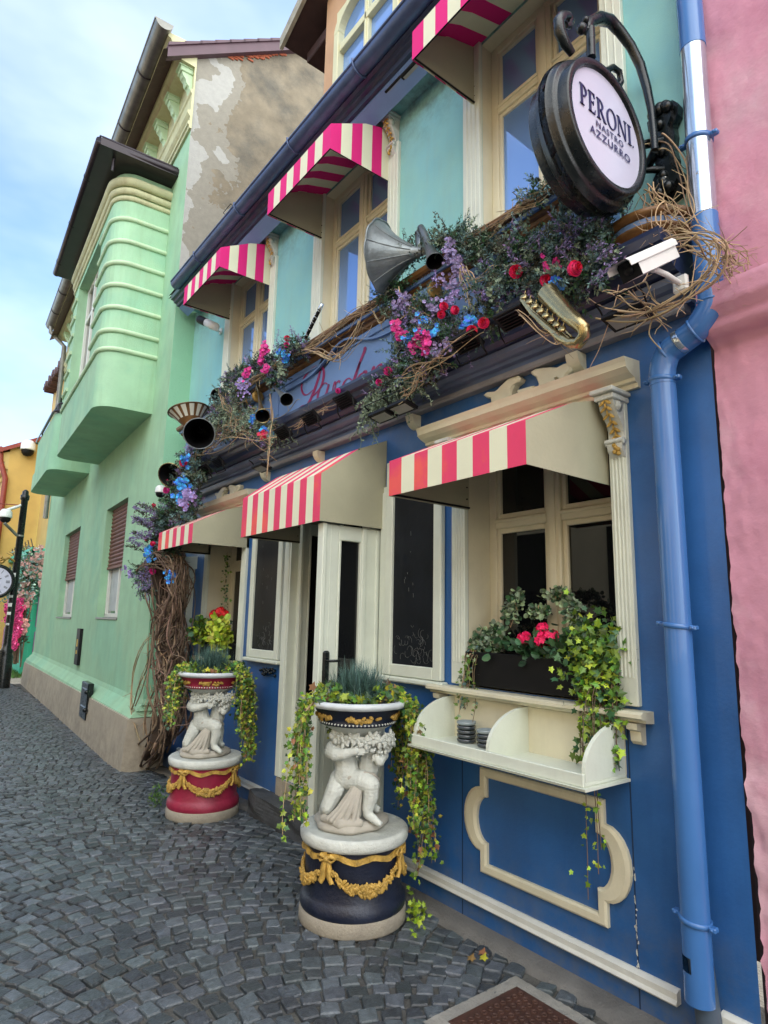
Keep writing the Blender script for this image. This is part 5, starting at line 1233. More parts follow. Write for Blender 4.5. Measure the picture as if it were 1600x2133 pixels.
# saxophone
SX = thing('saxophone', 'brass saxophone hanging from the cornice below the red roses', 'saxophone', W(1150,640,.4))
mb = MB(); mb.tube([W(1142,612,.40), W(1160,632,.42), W(1182,655,.44), W(1203,672,.45), W(1215,684,.45), W(1218,698,.44), W(1206,714,.43), W(1190,714,.42), W(1168,702,.41), W(1140,680,.40), W(1110,652,.39), W(1088,624,.38)], [.050,.043,.036,.031,.029,.027,.026,.025,.023,.020,.017,.013], 18); mb.build('sax_tube', M['brass'], SX)
mb = MB()
for i in range(8):
    t = i/7; p = W(1100+80*t, 634+68*t, .42)+V(-.012,0,.012); q = Vector(p)+V(-.016,.0,.012)
    mb.lathe([(0,0),(.016,.001),(.018,.008),(.012,.011),(0,.010)], q, 14, M=frameM((-.7,-.4,.4))); mb.tube([p, q, q+V(.0,-.01,.03)], .003, 5)
mb.tube([W(1104,622,.43), W(1150,662,.44), W(1190,700,.45)], .004, 6); mb.tube([W(1108,632,.43), W(1150,672,.43), W(1186,704,.44)], .003, 6)
mb.build('sax_keys', M['brass'], SX)
# clarinet
CL = thing('clarinet', 'black clarinet with silver keys leaning up beside the middle upper window', 'clarinet', W(640,700,.2))
A, B = W(636,706,.2), W(670,636,.2)
mb = MB(); mb.tube([A, A.lerp(B,.8), B], [.014,.015,.013], 12); mb.build('clarinet_body', M['black'], CL)
mb = MB(); Mx = frameM(B-A)
for t in (.12,.3,.5,.66,.84): mb.lathe([(.016,-.004),(.018,0),(.016,.004)], A.lerp(B,t), 12, M=Mx, cap=False)
mb.lathe([(.016,-.02),(.014,.03),(.006,.03)], A.lerp(B,.95), 12, M=Mx)
for i in range(9): mb.ball(A.lerp(B,.15+.07*i)+V(-.016,-.004,0), .007, 0, 6, 5)
mb.tube([A.lerp(B,.15)+V(-.019,-.005,0), A.lerp(B,.6)+V(-.019,-.005,0)], .0025, 5); mb.build('clarinet_keys', M['tape'], CL)
# ================================================================ cherub planters
def organic(name, caps, m, parent, voxel=.004, extra=None, smooth=2):
    mb = MB()
    for pts, rs in caps:
        pts = [Vector(p) for p in pts]
        for (a, b, ra, rb) in zip(pts[:-1], pts[1:], rs[:-1], rs[1:]):
            k = max(2, int((b-a).length/max(min(ra, rb)*.4, .004)))
            for i in range(k+1): mb.ball(a.lerp(b, i/k), ra+(rb-ra)*i/k, 0, 10, 7)
    if extra: extra(mb)
    me = bpy.data.meshes.new(name); me.from_pydata(mb.v, [], mb.f); me.update()
    o = bpy.data.objects.new(name, me); COL.objects.link(o)
    r_ = o.modifiers.new('r', 'REMESH'); r_.mode = 'VOXEL'; r_.voxel_size = voxel; r_.use_smooth_shade = True
    s_ = o.modifiers.new('s', 'SMOOTH'); s_.iterations = smooth; s_.factor = .5
    dg = bpy.context.evaluated_depsgraph_get(); me2 = bpy.data.meshes.new_from_object(o.evaluated_get(dg)); bpy.data.objects.remove(o)
    me2.name = name; me2.materials.clear(); me2.materials.append(m); me2.polygons.foreach_set('use_smooth', [True]*len(me2.polygons))
    o = bpy.data.objects.new(name, me2); COL.objects.link(o); o.parent = parent; return o
def finger(base, d, bend, ln, r):
    base, d, bend = Vector(base), Vector(d).normalized(), Vector(bend)
    p = [base, base+d*ln*.45, base+d*ln*.75+bend*.3, base+d*ln+bend]; return (p, [r, r*.95, r*.85, r*.7])
ZF = .46
def planter(label, loc, rz, drum, relief, group):
    t = thing('cherub_planter', label, 'planter', loc, rz, group)
    mb = MB(); mb.lathe([(.0,.0),(.280,.0),(.286,.01),(.285,.065),(.278,.075)], (0,0,0), 56, cap=False); mb.build('plinth', M['dstone'], t, True)
    mb = MB(); mb.lathe([(.277,.072),(.284,.09),(.280,.125),(.268,.14),(.260,.155),(.26,.25),(.262,.33),(.268,.39)], (0,0,0), 56, cap=False); dm = mb.build('drum', drum, t, True)
    mb = MB(); mb.lathe([(.268,.388),(.285,.395),(.292,.41),(.294,.44),(.285,.452),(.27,.455),(.26,.448),(.0,.448)], (0,0,0), 56, cap=False); mb.build('disc', M['stone'], t, True)
    # swags, ribbons and bows round the drum
    mb = MB(); rd = .268
    def on(a, z, o=0): return V((rd+o)*math.sin(a), -(rd+o)*math.cos(a), z)
    for k in range(4):
        ac = -PI/8+k*PI/2-.12
        w2 = PI/4-.04
        for i in range(46):                                    # garland: overlapping leafy lumps
            u = -1+2*i/45; a = ac+PI/4+u*w2; z = .345-.115*(1-u*u)**.8-.012; th_ = .008+.017*(1-u*u)
            for j in range(5): mb.ball(on(a+random.uniform(-.02,.02), z+random.uniform(-.9,.9)*th_, .003+random.uniform(0,.007)), .003+th_*random.uniform(.22,.42), 0, 7, 5, (.75,.75,1.7), Matrix.Rotation(ac+a, 3, 'Z') @ Matrix.Rotation(random.uniform(-1.2,1.2), 3, 'Y'))
        for i in range(20):                                    # ribbon above the garland
            u = i/20; u2 = (i+1)/20; A = ac+u*PI/2; B = ac+u2*PI/2
            z1 = .37+.010*math.sin(u*14)-.01*math.sin(u*PI); z2 = .37+.010*math.sin(u2*14)-.01*math.sin(u2*PI); h = .013; oo1 = .006+.008*math.sin(u*22)**2; oo2 = .006+.008*math.sin(u2*22)**2
            q = [on(A,z1-h,oo1), on(B,z2-h,oo2), on(B,z2+h,oo2), on(A,z1+h,oo1)]; q2 = [on(A,z1-h,-.01), on(B,z2-h,-.01), on(B,z2+h,-.01), on(A,z1+h,-.01)]
            mb.add(q+q2, [(0,1,2,3),(0,4,5,1),(3,2,6,7)], 0, False)
        c = on(ac, .362, .012); mb.ball(c, .017, 0, 9, 7)       # bow
        for sg in (-1, 1):
            pts = [on(ac, .362, .012), on(ac+sg*.10, .382, .02), on(ac+sg*.19, .368, .012), on(ac+sg*.11, .350, .016), on(ac, .36, .012)]
            mb.tube(pts, [.007,.012,.011,.011,.007], 6, flat=.6)
            tl = [on(ac+sg*.01, .36, .01), on(ac+sg*.06, .32, .012), on(ac+sg*.05, .285, .014), on(ac+sg*.12, .25, .012)]
            for a_, b_ in zip(tl[:-1], tl[1:]):
                dx = V(math.cos(ac), math.sin(ac), 0)*.018; mb.add([a_-dx, a_+dx, b_+dx, b_-dx], [(0,1,2,3)])
                mb.add([a_-dx*.9+V(0,0,0), a_+dx*.9, b_+dx*.9, b_-dx*.9], [(3,2,1,0)])
            mb.tube(tl, .009, 6, flat=1.8)
    mb.build('gilded_swag', relief, dm, True)
    # figures
    def q(zx, zy, y=0): return V((zx-525)*.00073, y, (1350-zy)*.00058+ZF)
    rockpts = []
    def rock(mb):
        mb.lathe([(0,0),(.19,.0),(.205,.015),(.20,.035),(.175,.05),(0,.055)], (-.025,.03,ZF-.012), 30, fn=lambda a,z: 1+.05*math.sin(3*a+1)+.03*math.sin(7*a))
    organic('rock_base', [], M['drape'], t, .006, rock)
    # left cherub, kneeling, seen from its side and back
    ca = [([q(455,880,-.02), q(440,790,-.015), q(420,720,-.01)], [.068,.060,.056]),        # belly to chest
          ([q(440,930,-.015), q(455,880,-.02)], [.066,.068]),
          ([q(400,960,.0), q(370,1060,-.035), q(320,1190,-.05)], [.055,.052,.040]),          # left thigh down to the knee on the ground
          ([q(320,1190,-.05), q(300,1250,.02), q(360,1270,.09)], [.038,.034,.026]),
          ([q(490,950,-.035), q(570,940,-.075), q(640,965,-.11)], [.058,.054,.046]),        # raised thigh
          ([q(640,965,-.11), q(640,1060,-.105), q(618,1170,-.10), q(622,1215,-.10)], [.045,.042,.032,.027]), # shin
          ([q(618,1225,-.095), q(660,1250,-.125), q(700,1275,-.15)], [.026,.023,.016]),
          ([q(390,690,-.01), q(345,675,-.02), q(330,700,-.045)], [.05,.042,.036]),          # shoulder
          ([q(330,700,-.045), q(370,712,-.085), q(440,695,-.115), q(490,672,-.125)], [.036,.034,.028,.022]), # arm to wrist
          ([q(490,672,-.125), q(515,668,-.128)], [.022,.021]),
          ([q(400,650,-.0), q(405,610,.0)], [.03,.03]), ([q(400,570,.0), q(405,545,.0)], [.052,.056])]
    for k, (zy, ln) in enumerate(((640,.042),(655,.046),(672,.044),(688,.036))): ca.append(finger(q(522, zy+4, -.128), (1,-.15,.14-.02*k), (.004,-.0,-.004), ln, .0066))
    ca.append(finger(q(505,648,-.13), (.7,-.2,.8), (.004,0,0), .024, .007))
    for k in range(5): ca.append(([q(684+k*7,1268+k*3-(4 if k==0 else 0),-.152+k*.008), q(706+k*4,1280+k*1,-.165+k*.010)], [.008-.0008*k, .006]))
    organic('kneeling_cherub', ca, M['cherub'], t, .0032, smooth=1)
    cb = [([q(620,850,.0), q(625,770,-.01), q(630,690,-.005)], [.062,.056,.056]), ([q(620,900,.01), q(620,850,.0)], [.052,.062]),
          ([q(660,690,-.005), q(705,690,-.02), q(722,725,-.04)], [.045,.040,.034]), ([q(722,725,-.04), q(700,765,-.085), q(682,742,-.092)], [.032,.027,.021]),
          ([q(625,640,-.005), q(635,600,-.01)], [.034,.03]), ([q(640,570,-.01), q(645,540,-.01)], [.055,.056]),
          ([q(620,930,.03), q(640,1060,.05), q(650,1220,.06)], [.05,.045,.03]), ([q(650,1225,.06), q(690,1240,.03)], [.028,.02])]
    for k, zy in enumerate((706,722,738,752)): cb.append(finger(q(690, zy, -.092), (-1,-.25,.02-.02*k), (-.002,.003,-.003), .034-.002*abs(k-1.5), .0060))
    cb.append(finger(q(688,700,-.09), (-.5,-.2,.7), (0,0,0), .02, .0065))
    organic('embraced_cherub', cb, M['cherub'], t, .0032, smooth=1)
    cd_ = []                                                     # drapery fanning from the lap to the rock
    lap = q(590,890,-.06)
    for i in range(9):
        u = i/8; end = q(330+210*u, 1255-30*u*0, -.13+.0*u); mid = q(470+95*u, 1050, -.100-.018*(i%2)); cd_.append(([q(560+50*u, 905, -.07), mid, q(400+150*u, 1170, -.118-.022*(i%2)), end+V(0,-.02*(i%2),0)], [.009,.0095,.011,.013]))
    cd_ += [([q(480,920,-.08), q(590,880,-.09), q(655,900,-.08), q(690,950,-.03)], [.014,.017,.016,.014]), ([q(300,1270,-.08), q(420,1290,-.15), q(560,1280,-.14)], [.022,.026,.022]), ([q(560,905,-.075), q(540,1080,-.08), q(520,1220,-.09)], [.02,.03,.040])]
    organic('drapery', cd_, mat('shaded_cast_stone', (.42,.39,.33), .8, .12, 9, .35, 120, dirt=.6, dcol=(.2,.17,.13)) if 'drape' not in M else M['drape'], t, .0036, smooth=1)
    mb = MB()                                                     # crown of vine leaves and grapes over both heads
    for k in range(11):
        a = -1.35+2.7*k/10; c = V(.045+.155*math.sin(a), -.02-.115*math.cos(a), ZF+.455+.012*math.sin(k*2.3)); Mx = frameM(V(math.sin(a)*.8,-math.cos(a),.12))
        for p in range(5):
            b = 2*PI*p/5+k; mb.ball(c+Mx @ V(.022*math.cos(b), .022*math.sin(b), .004), .019, 0, 8, 6, (1.25,.62,.5), Mx @ Matrix.Rotation(b, 3, 'Z'))
        mb.ball(c+Mx @ V(0,0,.012), .010, 0, 8, 6)
    for k in range(64):
        a = -1.5+3.0*random.random(); c = V(.045+.145*math.sin(a), -.02-.105*math.cos(a), ZF+.41+random.uniform(-.03,.03)+.012*math.sin(a*6)); mb.ball(c, random.uniform(.008,.013), 0, 8, 6)
    for k in range(40):
        a = random.uniform(-2.4,-1.2); mb.ball(V(-.085+.06*math.sin(a*1.7), -.0+.06*math.cos(a*2), ZF+.40+random.uniform(-.02,.09)), random.uniform(.014,.022), 0, 8, 6)
    mb.build('carved_vine_crown', M['cherub'], t, True)
    # bowl
    mb = MB(); mb.lathe([(.10,.93),(.125,.945),(.16,.965),(.195,.985)], (0,0,0), 72, fn=lambda a, z: 1+.035*math.cos(26*a)*(1 if z < .98 else .3)); mb.build('fluted_underside', M['stone'], t, True)
    mb = MB(); mb.lathe([(.19,.985),(.212,.99),(.216,1.0),(.208,1.006),(.216,1.03),(.238,1.065),(.244,1.078)], (0,0,0), 56, cap=False); bw = mb.build('bowl', drum, t, True)
    mb = MB()
    for i in range(64): mb.ball((.212*math.cos(i*PI/32), .212*math.sin(i*PI/32), 1.0), .006, 0, 6, 5)
    mb.build('pearl_row', M['stone'], bw, True)
    mb = MB()
    for k in range(5):
        ac = k*2*PI/5+.15
        if k: mb = MB()
        for i in range(26):
            u = random.uniform(-1,1); a = ac+u*.42; z = 1.036+random.uniform(-1,1)*.016*(1-u*u)-.006*(1-u*u); r = .222+(z-1.03)*.5; mb.ball((r*math.sin(a), -r*math.cos(a), z), .011, 0, 7, 5, (1.4,.6,.8), Matrix.Rotation(random.uniform(0,3), 3, 'Y'))
        mb.build('gilded_leaf_band', relief, bw, True)
    mb = MB(); mb.lathe([(.240,1.076),(.272,1.082),(.286,1.095),(.284,1.112),(.265,1.118),(.235,1.112),(.22,1.09)], (0,0,0), 96, fn=lambda a, z: 1+.010*abs(math.sin(12*a)), cap=False)
    mb.build('scalloped_rim', mat('pale_rim_stone', (.58,.62,.64), .6, .1, 9, .3, 120, dirt=.5, dcol=(.2,.18,.14)) if 'rim' not in M else M['rim'], t, True)
    mb = MB(); mb.lathe([(.24,1.088),(.0,1.095)], (0,0,0), 40, cap=False); mb.build('soil', M['rock'], t, True)
    return t
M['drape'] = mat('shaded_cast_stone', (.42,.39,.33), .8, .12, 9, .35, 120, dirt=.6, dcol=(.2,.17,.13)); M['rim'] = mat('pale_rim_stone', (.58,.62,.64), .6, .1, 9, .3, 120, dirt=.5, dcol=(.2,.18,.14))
GPL = 'cherub planters beside the doorway'
P2c = V(-.462, 2.965, 0); P1c = V(-.44, 5.11, gz(5.11))
planter('navy and gold cherub planter, the nearer one right of the doorway', P2c, R(-35.6), M['navy'], M['gilt'], GPL)
planter('crimson and gold cherub planter, the farther one left of the doorway', P1c, R(-30), M['crimson'], M['gilt'], GPL)

# ================================================================ leaf and flower makers
def leafquad(mb, p, d, n_, s, m=0, kind='leaf'):
    d = Vector(d).normalized(); n_ = Vector(n_); sd_ = d.cross(n_)
    if sd_.length < 1e-4: sd_ = d.orthogonal()
    sd_.normalize(); up = sd_.cross(d)
    if kind == 'ivy':
        pts = [(0,0),(.42,-.12),(.36,.22),(.62,.42),(.26,.56),(0,1.0),(-.26,.56),(-.62,.42),(-.36,.22),(-.42,-.12)]
        vs = [p+sd_*(a*s*.8)+d*(b*s)+up*(-abs(a)*s*.22) for a, b in pts]+[p+d*(.4*s)]
        mb.add(vs, [(i, (i+1) % 10, 10) for i in range(10)], m)
    elif kind == 'round':
        pts = [(0,0),(.35,.12),(.45,.5),(.3,.85),(0,1),(-.3,.85),(-.45,.5),(-.35,.12)]
        vs = [p+sd_*(a*s)+d*(b*s)+up*(-abs(a)*s*.25) for a, b in pts]
        mb.add(vs, [(0,1,2,3,4),(0,4,5,6,7)], m)
    else:
        vs = [p, p+sd_*(s*.24)+d*(s*.45)-up*(s*.06), p+d*s-up*(s*.1), p-sd_*(s*.24)+d*(s*.45)-up*(s*.06), p+d*(s*.5)+up*s*.03]
        mb.add(vs, [(0,1,4),(1,2,4),(2,3,4),(3,0,4)], m)
def rv(s=1.0): return V(random.gauss(0,s), random.gauss(0,s), random.gauss(0,s))
def strand(mb_leaf, mb_stem, pts, size, dens, ml, kind='ivy', jit=.02, mats_w=None, stem=.0018):
    pts = [Vector(p) for p in pts]
    mb_stem.tube(pts, stem, 4, 0, False)
    for a, b in zip(pts[:-1], pts[1:]):
        k = max(1, int((b-a).length*dens))
        for i in range(k):
            p = a.lerp(b, random.random())+rv(jit); d = rv(1)+V(-.3,-.4,-.5); nn = V(-.6,-.7,.5)+rv(.45)
            m = random.choices(ml, mats_w)[0] if mats_w else random.choice(ml)
            leafquad(mb_leaf, p, d, nn, size*random.uniform(.6,1.25), m, kind)
def droop(p0, dirn, L, fall, n=8, wob=.03):
    p = Vector(p0); d = Vector(dirn).normalized(); out = [p.copy()]
    for i in range(n):
        d = (d*(.66)+V(0,0,-.60*min(fall,1.6))+rv(wob)).normalized(); p = p+d*(L/n); out.append(p.copy())
    return out
IVM = ['ivy','ivyy','lime','dkleaf','rust']
def pot_plants(c, rz, tag_, wl, spread_r, lens):
    Rz = Matrix.Rotation(rz, 3, 'Z')
    iv = thing('trailing_ivy', wl[0], 'ivy', V(c.x,c.y,c.z+1.1)); ml = MB(); ms = MB()
    def loc(a, r, z): return c+Rz @ V(r*math.sin(a), -r*math.cos(a), z)
    for k in range(430):                                        # cushion of leaves over the soil and rim
        a = random.uniform(-PI, PI); r = .27*math.sqrt(random.random()); front = math.cos(a) > .55 and abs(a) < .75
        if front and r > .20 and random.random() < .75: continue
        p = loc(a, r, 1.11+random.uniform(0,.075)*(1 if not front else .5)); leafquad(ml, p, rv()+V(0,0,.2), V(-.4,-.5,.9)+rv(.4), random.uniform(.026,.05), random.choices([0,1,2,3,4],[5,3,3,2,1])[0], 'ivy')
    for (a, L, n_, out) in lens:
        for j in range(n_):
            aa = a+random.gauss(0,.10); p0 = loc(aa, .27, 1.125); d0 = (Rz @ V(math.sin(aa), -math.cos(aa), .3*random.random()))
            pts = droop(p0, d0, L*random.uniform(.5,1.05), 1.5, 9, .12)
            strand(ml, ms, pts, .029, 95, [0,1,2,3,4], 'ivy', .017, [7,3,2,3,1.0])
    ml.build('foliage', [M[k] for k in IVM], iv); ms.build('stem', M['twig'], iv)
    fs = MB(); g = thing('fescue_tuft', wl[1], 'ornamental grass', c+V(0,0,1.1))
    cc = loc(0, 0, 1.12)
    for k in range(1700):
        a = random.uniform(0, 2*PI); el = random.uniform(.15, 1.45); L = random.uniform(.13,.235)*(.8+.3*math.sin(el)); d = V(math.cos(a)*math.cos(el), math.sin(a)*math.cos(el), math.sin(el))
        b = cc+V(random.gauss(0,.05), random.gauss(0,.05), 0); mid = b+d*L*.55; tip = b+d*L+V(0,0,-L*.22*math.cos(el)); s_ = d.cross(V(0,0,1)).normalized()*.0016
        fs.add([b-s_, b+s_, mid+s_*.9, mid-s_*.9, tip], [(0,1,2,3),(3,2,4)])
    fs.build('blades', M['fescue'], g)
random.seed(21)
pot_plants(P2c, R(-35.6), 'b', ['yellow-green ivy spilling over the navy planter to its foot', 'blue-green fescue tuft in the navy planter'], .25,
   [(-1.3,.45,9,1.2),(-1.0,.70,6,.8),(-1.7,.60,7,1.0),(1.15,.7,7,.8),(1.45,.90,11,.9),(1.8,.78,9,.9),(2.3,.7,9,1.0),(2.9,.4,6,1),(-2.6,.4,6,1)])
pot_plants(P1c, R(-30), 'a', ['green and bronze ivy trailing from the crimson planter', 'blue-green fescue tuft in the crimson planter'], .25,
   [(-1.4,.35,10,1.0),(-1.1,.42,7,.7),(-1.9,.4,8,1.0),(1.0,.55,10,.7),(1.3,.75,16,.8),(1.7,.7,12,.9),(2.3,.5,8,1.0),(2.9,.3,6,1),(-2.6,.3,6,1)])

# window box of the near window
WB = thing('window_box', 'black window box on the sill of the right shop window', 'planter', (.06,2.08,1.215))
mb = MB()
mb.bbox(-.025,-.010,1.605,2.575,1.213,1.392,.003); mb.bbox(.145,.16,1.605,2.545,1.213,1.392,.003); mb.bbox(-.010,.145,1.605,1.62,1.213,1.392,.003); mb.bbox(-.01,.145,2.53,2.545,1.213,1.392,.003)
mb.build('box_panel', M['black'], WB); mb = MB(); mb.box(-.009,.144,1.621,2.529,1.22,1.37); mb.build('soil', M['rock'], WB)
def bush(name, label, cat, blobs, kinds, size, kind='round', stems=True, group=None):
    t = thing(name, label, cat, blobs[0][0], 0, group); ml = MB(); ms = MB()
    for (p, r, n_) in blobs:
        p = Vector(p)
        for i in range(n_):
            q = rv(1); q = q.normalized()*random.random()**.45; q = V(q.x*r[0], q.y*r[1], q.z*r[2]); leafquad(ml, p+q, q*3+rv(.5), V(-.4,-.5,.8)+rv(.5), size*random.uniform(.6,1.3), random.randrange(len(kinds)), kind)
        for i in range(max(2, n_//40)): e = p+V(random.uniform(-1,1)*r[0], random.uniform(-1,1)*r[1], random.uniform(-.3,1)*r[2]); ms.tube([p-V(0,0,r[2]), p.lerp(e,.5)+rv(.01), e], .0018, 4)
    ml.build('foliage', [M[k] for k in kinds], t); ms.build('stem', M['twig'], t); return t
random.seed(5)
v1 = bush('variegated_plant', 'variegated leafy plant arching up the window at the left of the black box', 'plant', [(V(.06,2.47,1.43),(.08,.12,.07),420),(V(.05,2.40,1.50),(.05,.10,.05),160),(V(.07,2.30,1.60),(.04,.06,.07),120),(V(.08,2.26,1.68),(.03,.05,.06),90),(V(.08,2.12,1.62),(.03,.08,.04),110),(V(.08,2.0,1.70),(.03,.10,.04),150),(V(.07,1.90,1.62),(.03,.06,.07),120),(V(.06,1.86,1.52),(.04,.05,.07),100)], ['varieg','moss','dkleaf'], .026)
v2 = thing('trailing_ivy', 'thin ivy strands spilling over the left end of the black window box', 'ivy', V(-.03,2.56,1.4)); ml = MB(); ms = MB()
for k in range(12): strand(ml, ms, droop(V(-.01,2.56-random.random()*.12,1.40), V(-.5,.35,.2), random.uniform(.2,.42), 1.6, 8, .15), .024, 60, [0,1,2], 'ivy', .014)
ml.build('foliage', [M['varieg'],M['teal'],M['ivy']], v2); ms.build('stem', M['twig'], v2)
v3 = thing('trailing_ivy', 'bright green ivy cascading over the right end of the window box onto the shelf', 'ivy', V(-.05,1.66,1.4)); ml = MB(); ms = MB()
for k in range(900):
    p = V(-.04+random.gauss(0,.045), 1.70+random.gauss(0,.065), 1.40+random.gauss(0,.085)); leafquad(ml, p, rv()+V(-.3,-.2,-.4), V(-.7,-.5,.5)+rv(.35), random.uniform(.024,.044), random.choices([0,1,2],[6,3,3])[0], 'ivy')
for k in range(26):
    L = random.choice([.2,.28,.35,.42]); strand(ml, ms, droop(V(-.05,1.70+random.gauss(0,.05),1.36), V(-.5,random.uniform(-.2,.2),-.1), L, 2.2, 8, .10), .036, 55, [0,1,2], 'ivy', .016)
for k in range(3):
    strand(ml, ms, droop(V(-.10,1.655+.015*k,1.30), V(-.9,-.15,-.2), .68+.1*k, 2.6, 12, .06), .026, 34, [0,1], 'ivy', .02)
ml.build('foliage', [M['ivy'],M['lime'],M['dkleaf']], v3); ms.build('stem', M['bark'], v3)
def geranium(label, heads, leaves, petal, lf='dkleaf'):
    t = thing('geranium', label, 'flower', heads[0][0]); 
    ml = MB(); ms = MB()
    for (p, r, n_) in leaves:
        for i in range(n_): q = rv(.45); leafquad(ml, Vector(p)+V(q.x*r[0],q.y*r[1],q.z*r[2]), rv()+V(-.2,-.2,.3), V(-.4,-.4,1)+rv(.4), random.uniform(.035,.055), 0, 'round')
    for p, r in heads:
        p = Vector(p); ms.tube([p-V(-.02,-.01,.14), p], .003, 5)
        mb = MB()
        for i in range(46):
            d = rv().normalized(); c = p+d*r*random.uniform(.75,1.0)
            if d.z < -.5: continue
            for k in range(5): 
                b = 2*PI*k/5; Mx = frameM(d); leafquad(mb, c, Mx @ V(math.cos(b), math.sin(b), .25), d, r*.42, 0, 'round')
        mb.build('flower_head', M[petal], t)
    ml.build('foliage', M[lf], t); ms.build('stem', M['ivy'], t)
geranium('hot pink geranium in the middle of the black window box', [(V(-.02,2.13,1.475),.036),(V(-.035,2.0,1.47),.042),(V(-.03,1.955,1.485),.04),(V(.0,2.03,1.53),.03)], [(V(.02,2.0,1.43),(.10,.30,.07),300),(V(.04,1.85,1.46),(.08,.14,.08),130)], 'geran')
# far window box
WB2 = thing('window_box', 'dark planter on the sill of the far shop window', 'planter', (-.05,6.0,1.16)); mb = MB(); mb.bbox(-.06,.12,5.60,6.36,1.158,1.30,.006); mb.build('box_panel', M['black'], WB2)
bush('coleus_plant', 'round lime green leafy plant left of the red flowers in the far window box', 'plant', [(V(-.10,6.28,1.42),(.12,.17,.13),300)], ['lime','ivy','dkleaf'], .05)
bush('coleus_plant', 'bright yellow-green spilling plant right of the red flowers in the far window box', 'plant', [(V(-.13,5.75,1.42),(.11,.15,.14),260),(V(-.17,5.62,1.28),(.08,.09,.16),160)], ['lime','ivyy'], .055)
geranium('red geranium behind the fescue of the crimson planter, in the far window box', [(V(-.05,6.06,1.57),.055),(V(-.05,5.92,1.60),.055),(V(-.05,5.82,1.58),.045)], [(V(-.02,6.0,1.46),(.10,.2,.1),110)], 'redp')
cv_ = thing('climbing_vine', 'thin green vine climbing the frame of the far shop window', 'vine', V(.0,5.95,1.5)); ml = MB(); ms = MB()
strand(ml, ms, [W(465,1330,0), W(468,1260,0), W(470,1200,0), W(474,1150,0)], .03, 150, [0,1], 'ivy', .018); ml.build('foliage', [M['ivy'],M['dkleaf']], cv_); ms.build('stem', M['twig'], cv_)
# moss/weeds at the planters
wd_ = thing('weed_tuft', 'small green weed growing by the foot of the crimson planter', 'weed', WZ(325,1675,-.03)); ml = MB()
for i in range(150):
    b = WZ(325,1680,-.03)+V(random.gauss(0,.03),random.gauss(0,.05),0); leafquad(ml, b+V(0,0,random.uniform(0,.16)), rv()+V(0,0,1), rv(), random.uniform(.02,.04), random.randrange(2))
ml.build('foliage', [M['ivy'],M['dkleaf']], wd_)
wd2 = thing('weed_tuft', 'small bright leaves creeping from under the navy planter', 'weed', WZ(868,1915,0)); ml = MB()
for i in range(60):
    b = WZ(random.gauss(868,10),random.gauss(1915,22),0)+V(0,0,random.uniform(.0,.07)); leafquad(ml, b, rv()+V(0,0,.4), V(-.3,-.4,1)+rv(.3), random.uniform(.02,.038), 0, 'ivy')
ml.build('foliage', [M['lime']], wd2)
lf = thing('fallen_leaf', 'pale yellow dry leaf lying on the cobbles near the floor mat', 'leaf', WZ(1005,1998,.012)); mb = MB()
for dx, dy, mm in ((0,0,0),(.03,.035,1),(-.05,.03,1)): leafquad(mb, WZ(1005,1998,.016)+V(dx,dy,0), V(1,.4,.3), V(0,0,1), .045, mm, 'ivy')
mb.build('leaf_blade', [M['ivyy'], M['rust']], lf)
# ================================================================ painted name
def stroke(pts, ws, oo=.0835, w0=1):       # calligraphic stroke traced on the name board plane
    P3 = [W(x, y, oo) for x, y in pts]; k = len(P3); out = []
    # smooth by Catmull-Rom
    S = []; Wd = []
    for i in range(k-1):
        p0, p1, p2, p3 = P3[max(i-1,0)], P3[i], P3[i+1], P3[min(i+2,k-1)]
        for j in range(6):
            t = j/6; S.append(.5*((2*p1)+(-p0+p2)*t+(2*p0-5*p1+4*p2-p3)*t*t+(-p0+3*p1-3*p2+p3)*t**3)); Wd.append(ws[i]+(ws[i+1]-ws[i])*t)
    S.append(P3[-1]); Wd.append(ws[-1]); return S, Wd
nm = MB()
LET = [
 # P: left loop, stem, bowl, foot flourish
 ([(652,812),(640,822),(632,820),(628,806),(634,786),(650,768),(664,762),(673,768),(674,785),(668,806),(655,822),(648,826)], [2,3,4,5,6,5,4,5,7,6,4,2]),
 ([(669,762),(664,785),(655,812),(645,835),(634,850),(624,857),(621,853),(630,845),(648,842),(657,834)], [3,7,8,8,6,4,3,3,4,2]),
 ([(682,800),(676,798),(667,808),(662,824),(663,834),(671,832),(681,814),(685,800),(680,820),(681,832),(686,828),(692,814)], [2,3,5,6,6,4,3,5,6,6,3,2]),
 ([(692,814),(697,796),(699,803),(694,820),(690,832)], [2,4,3,5,5]), ([(698,802),(704,794),(708,796)], [2,4,5]),
 ([(733,792),(726,788),(717,796),(712,812),(715,820),(724,814),(734,796),(750,754),(760,728),(757,726)], [2,3,5,6,6,4,4,6,7,5]),
 ([(750,754),(738,790),(733,808),(738,812),(745,803)], [5,7,6,4,2]),
 ([(757,776),(749,782),(744,795),(746,804),(755,800),(763,784),(763,774),(757,774),(764,778),(770,776)], [4,5,6,6,4,4,4,4,2,2]),
 ([(770,790),(777,766),(779,770),(772,792)], [3,5,4,5]), ([(778,776),(787,762),(794,760),(792,770),(786,786),(790,790),(797,782)], [2,3,5,6,6,4,2]),
 ([(800,784),(812,756)], [3,5]), ([(806,776),(816,752),(822,750),(820,762),(814,778),(820,778)], [2,3,5,6,5,2])]
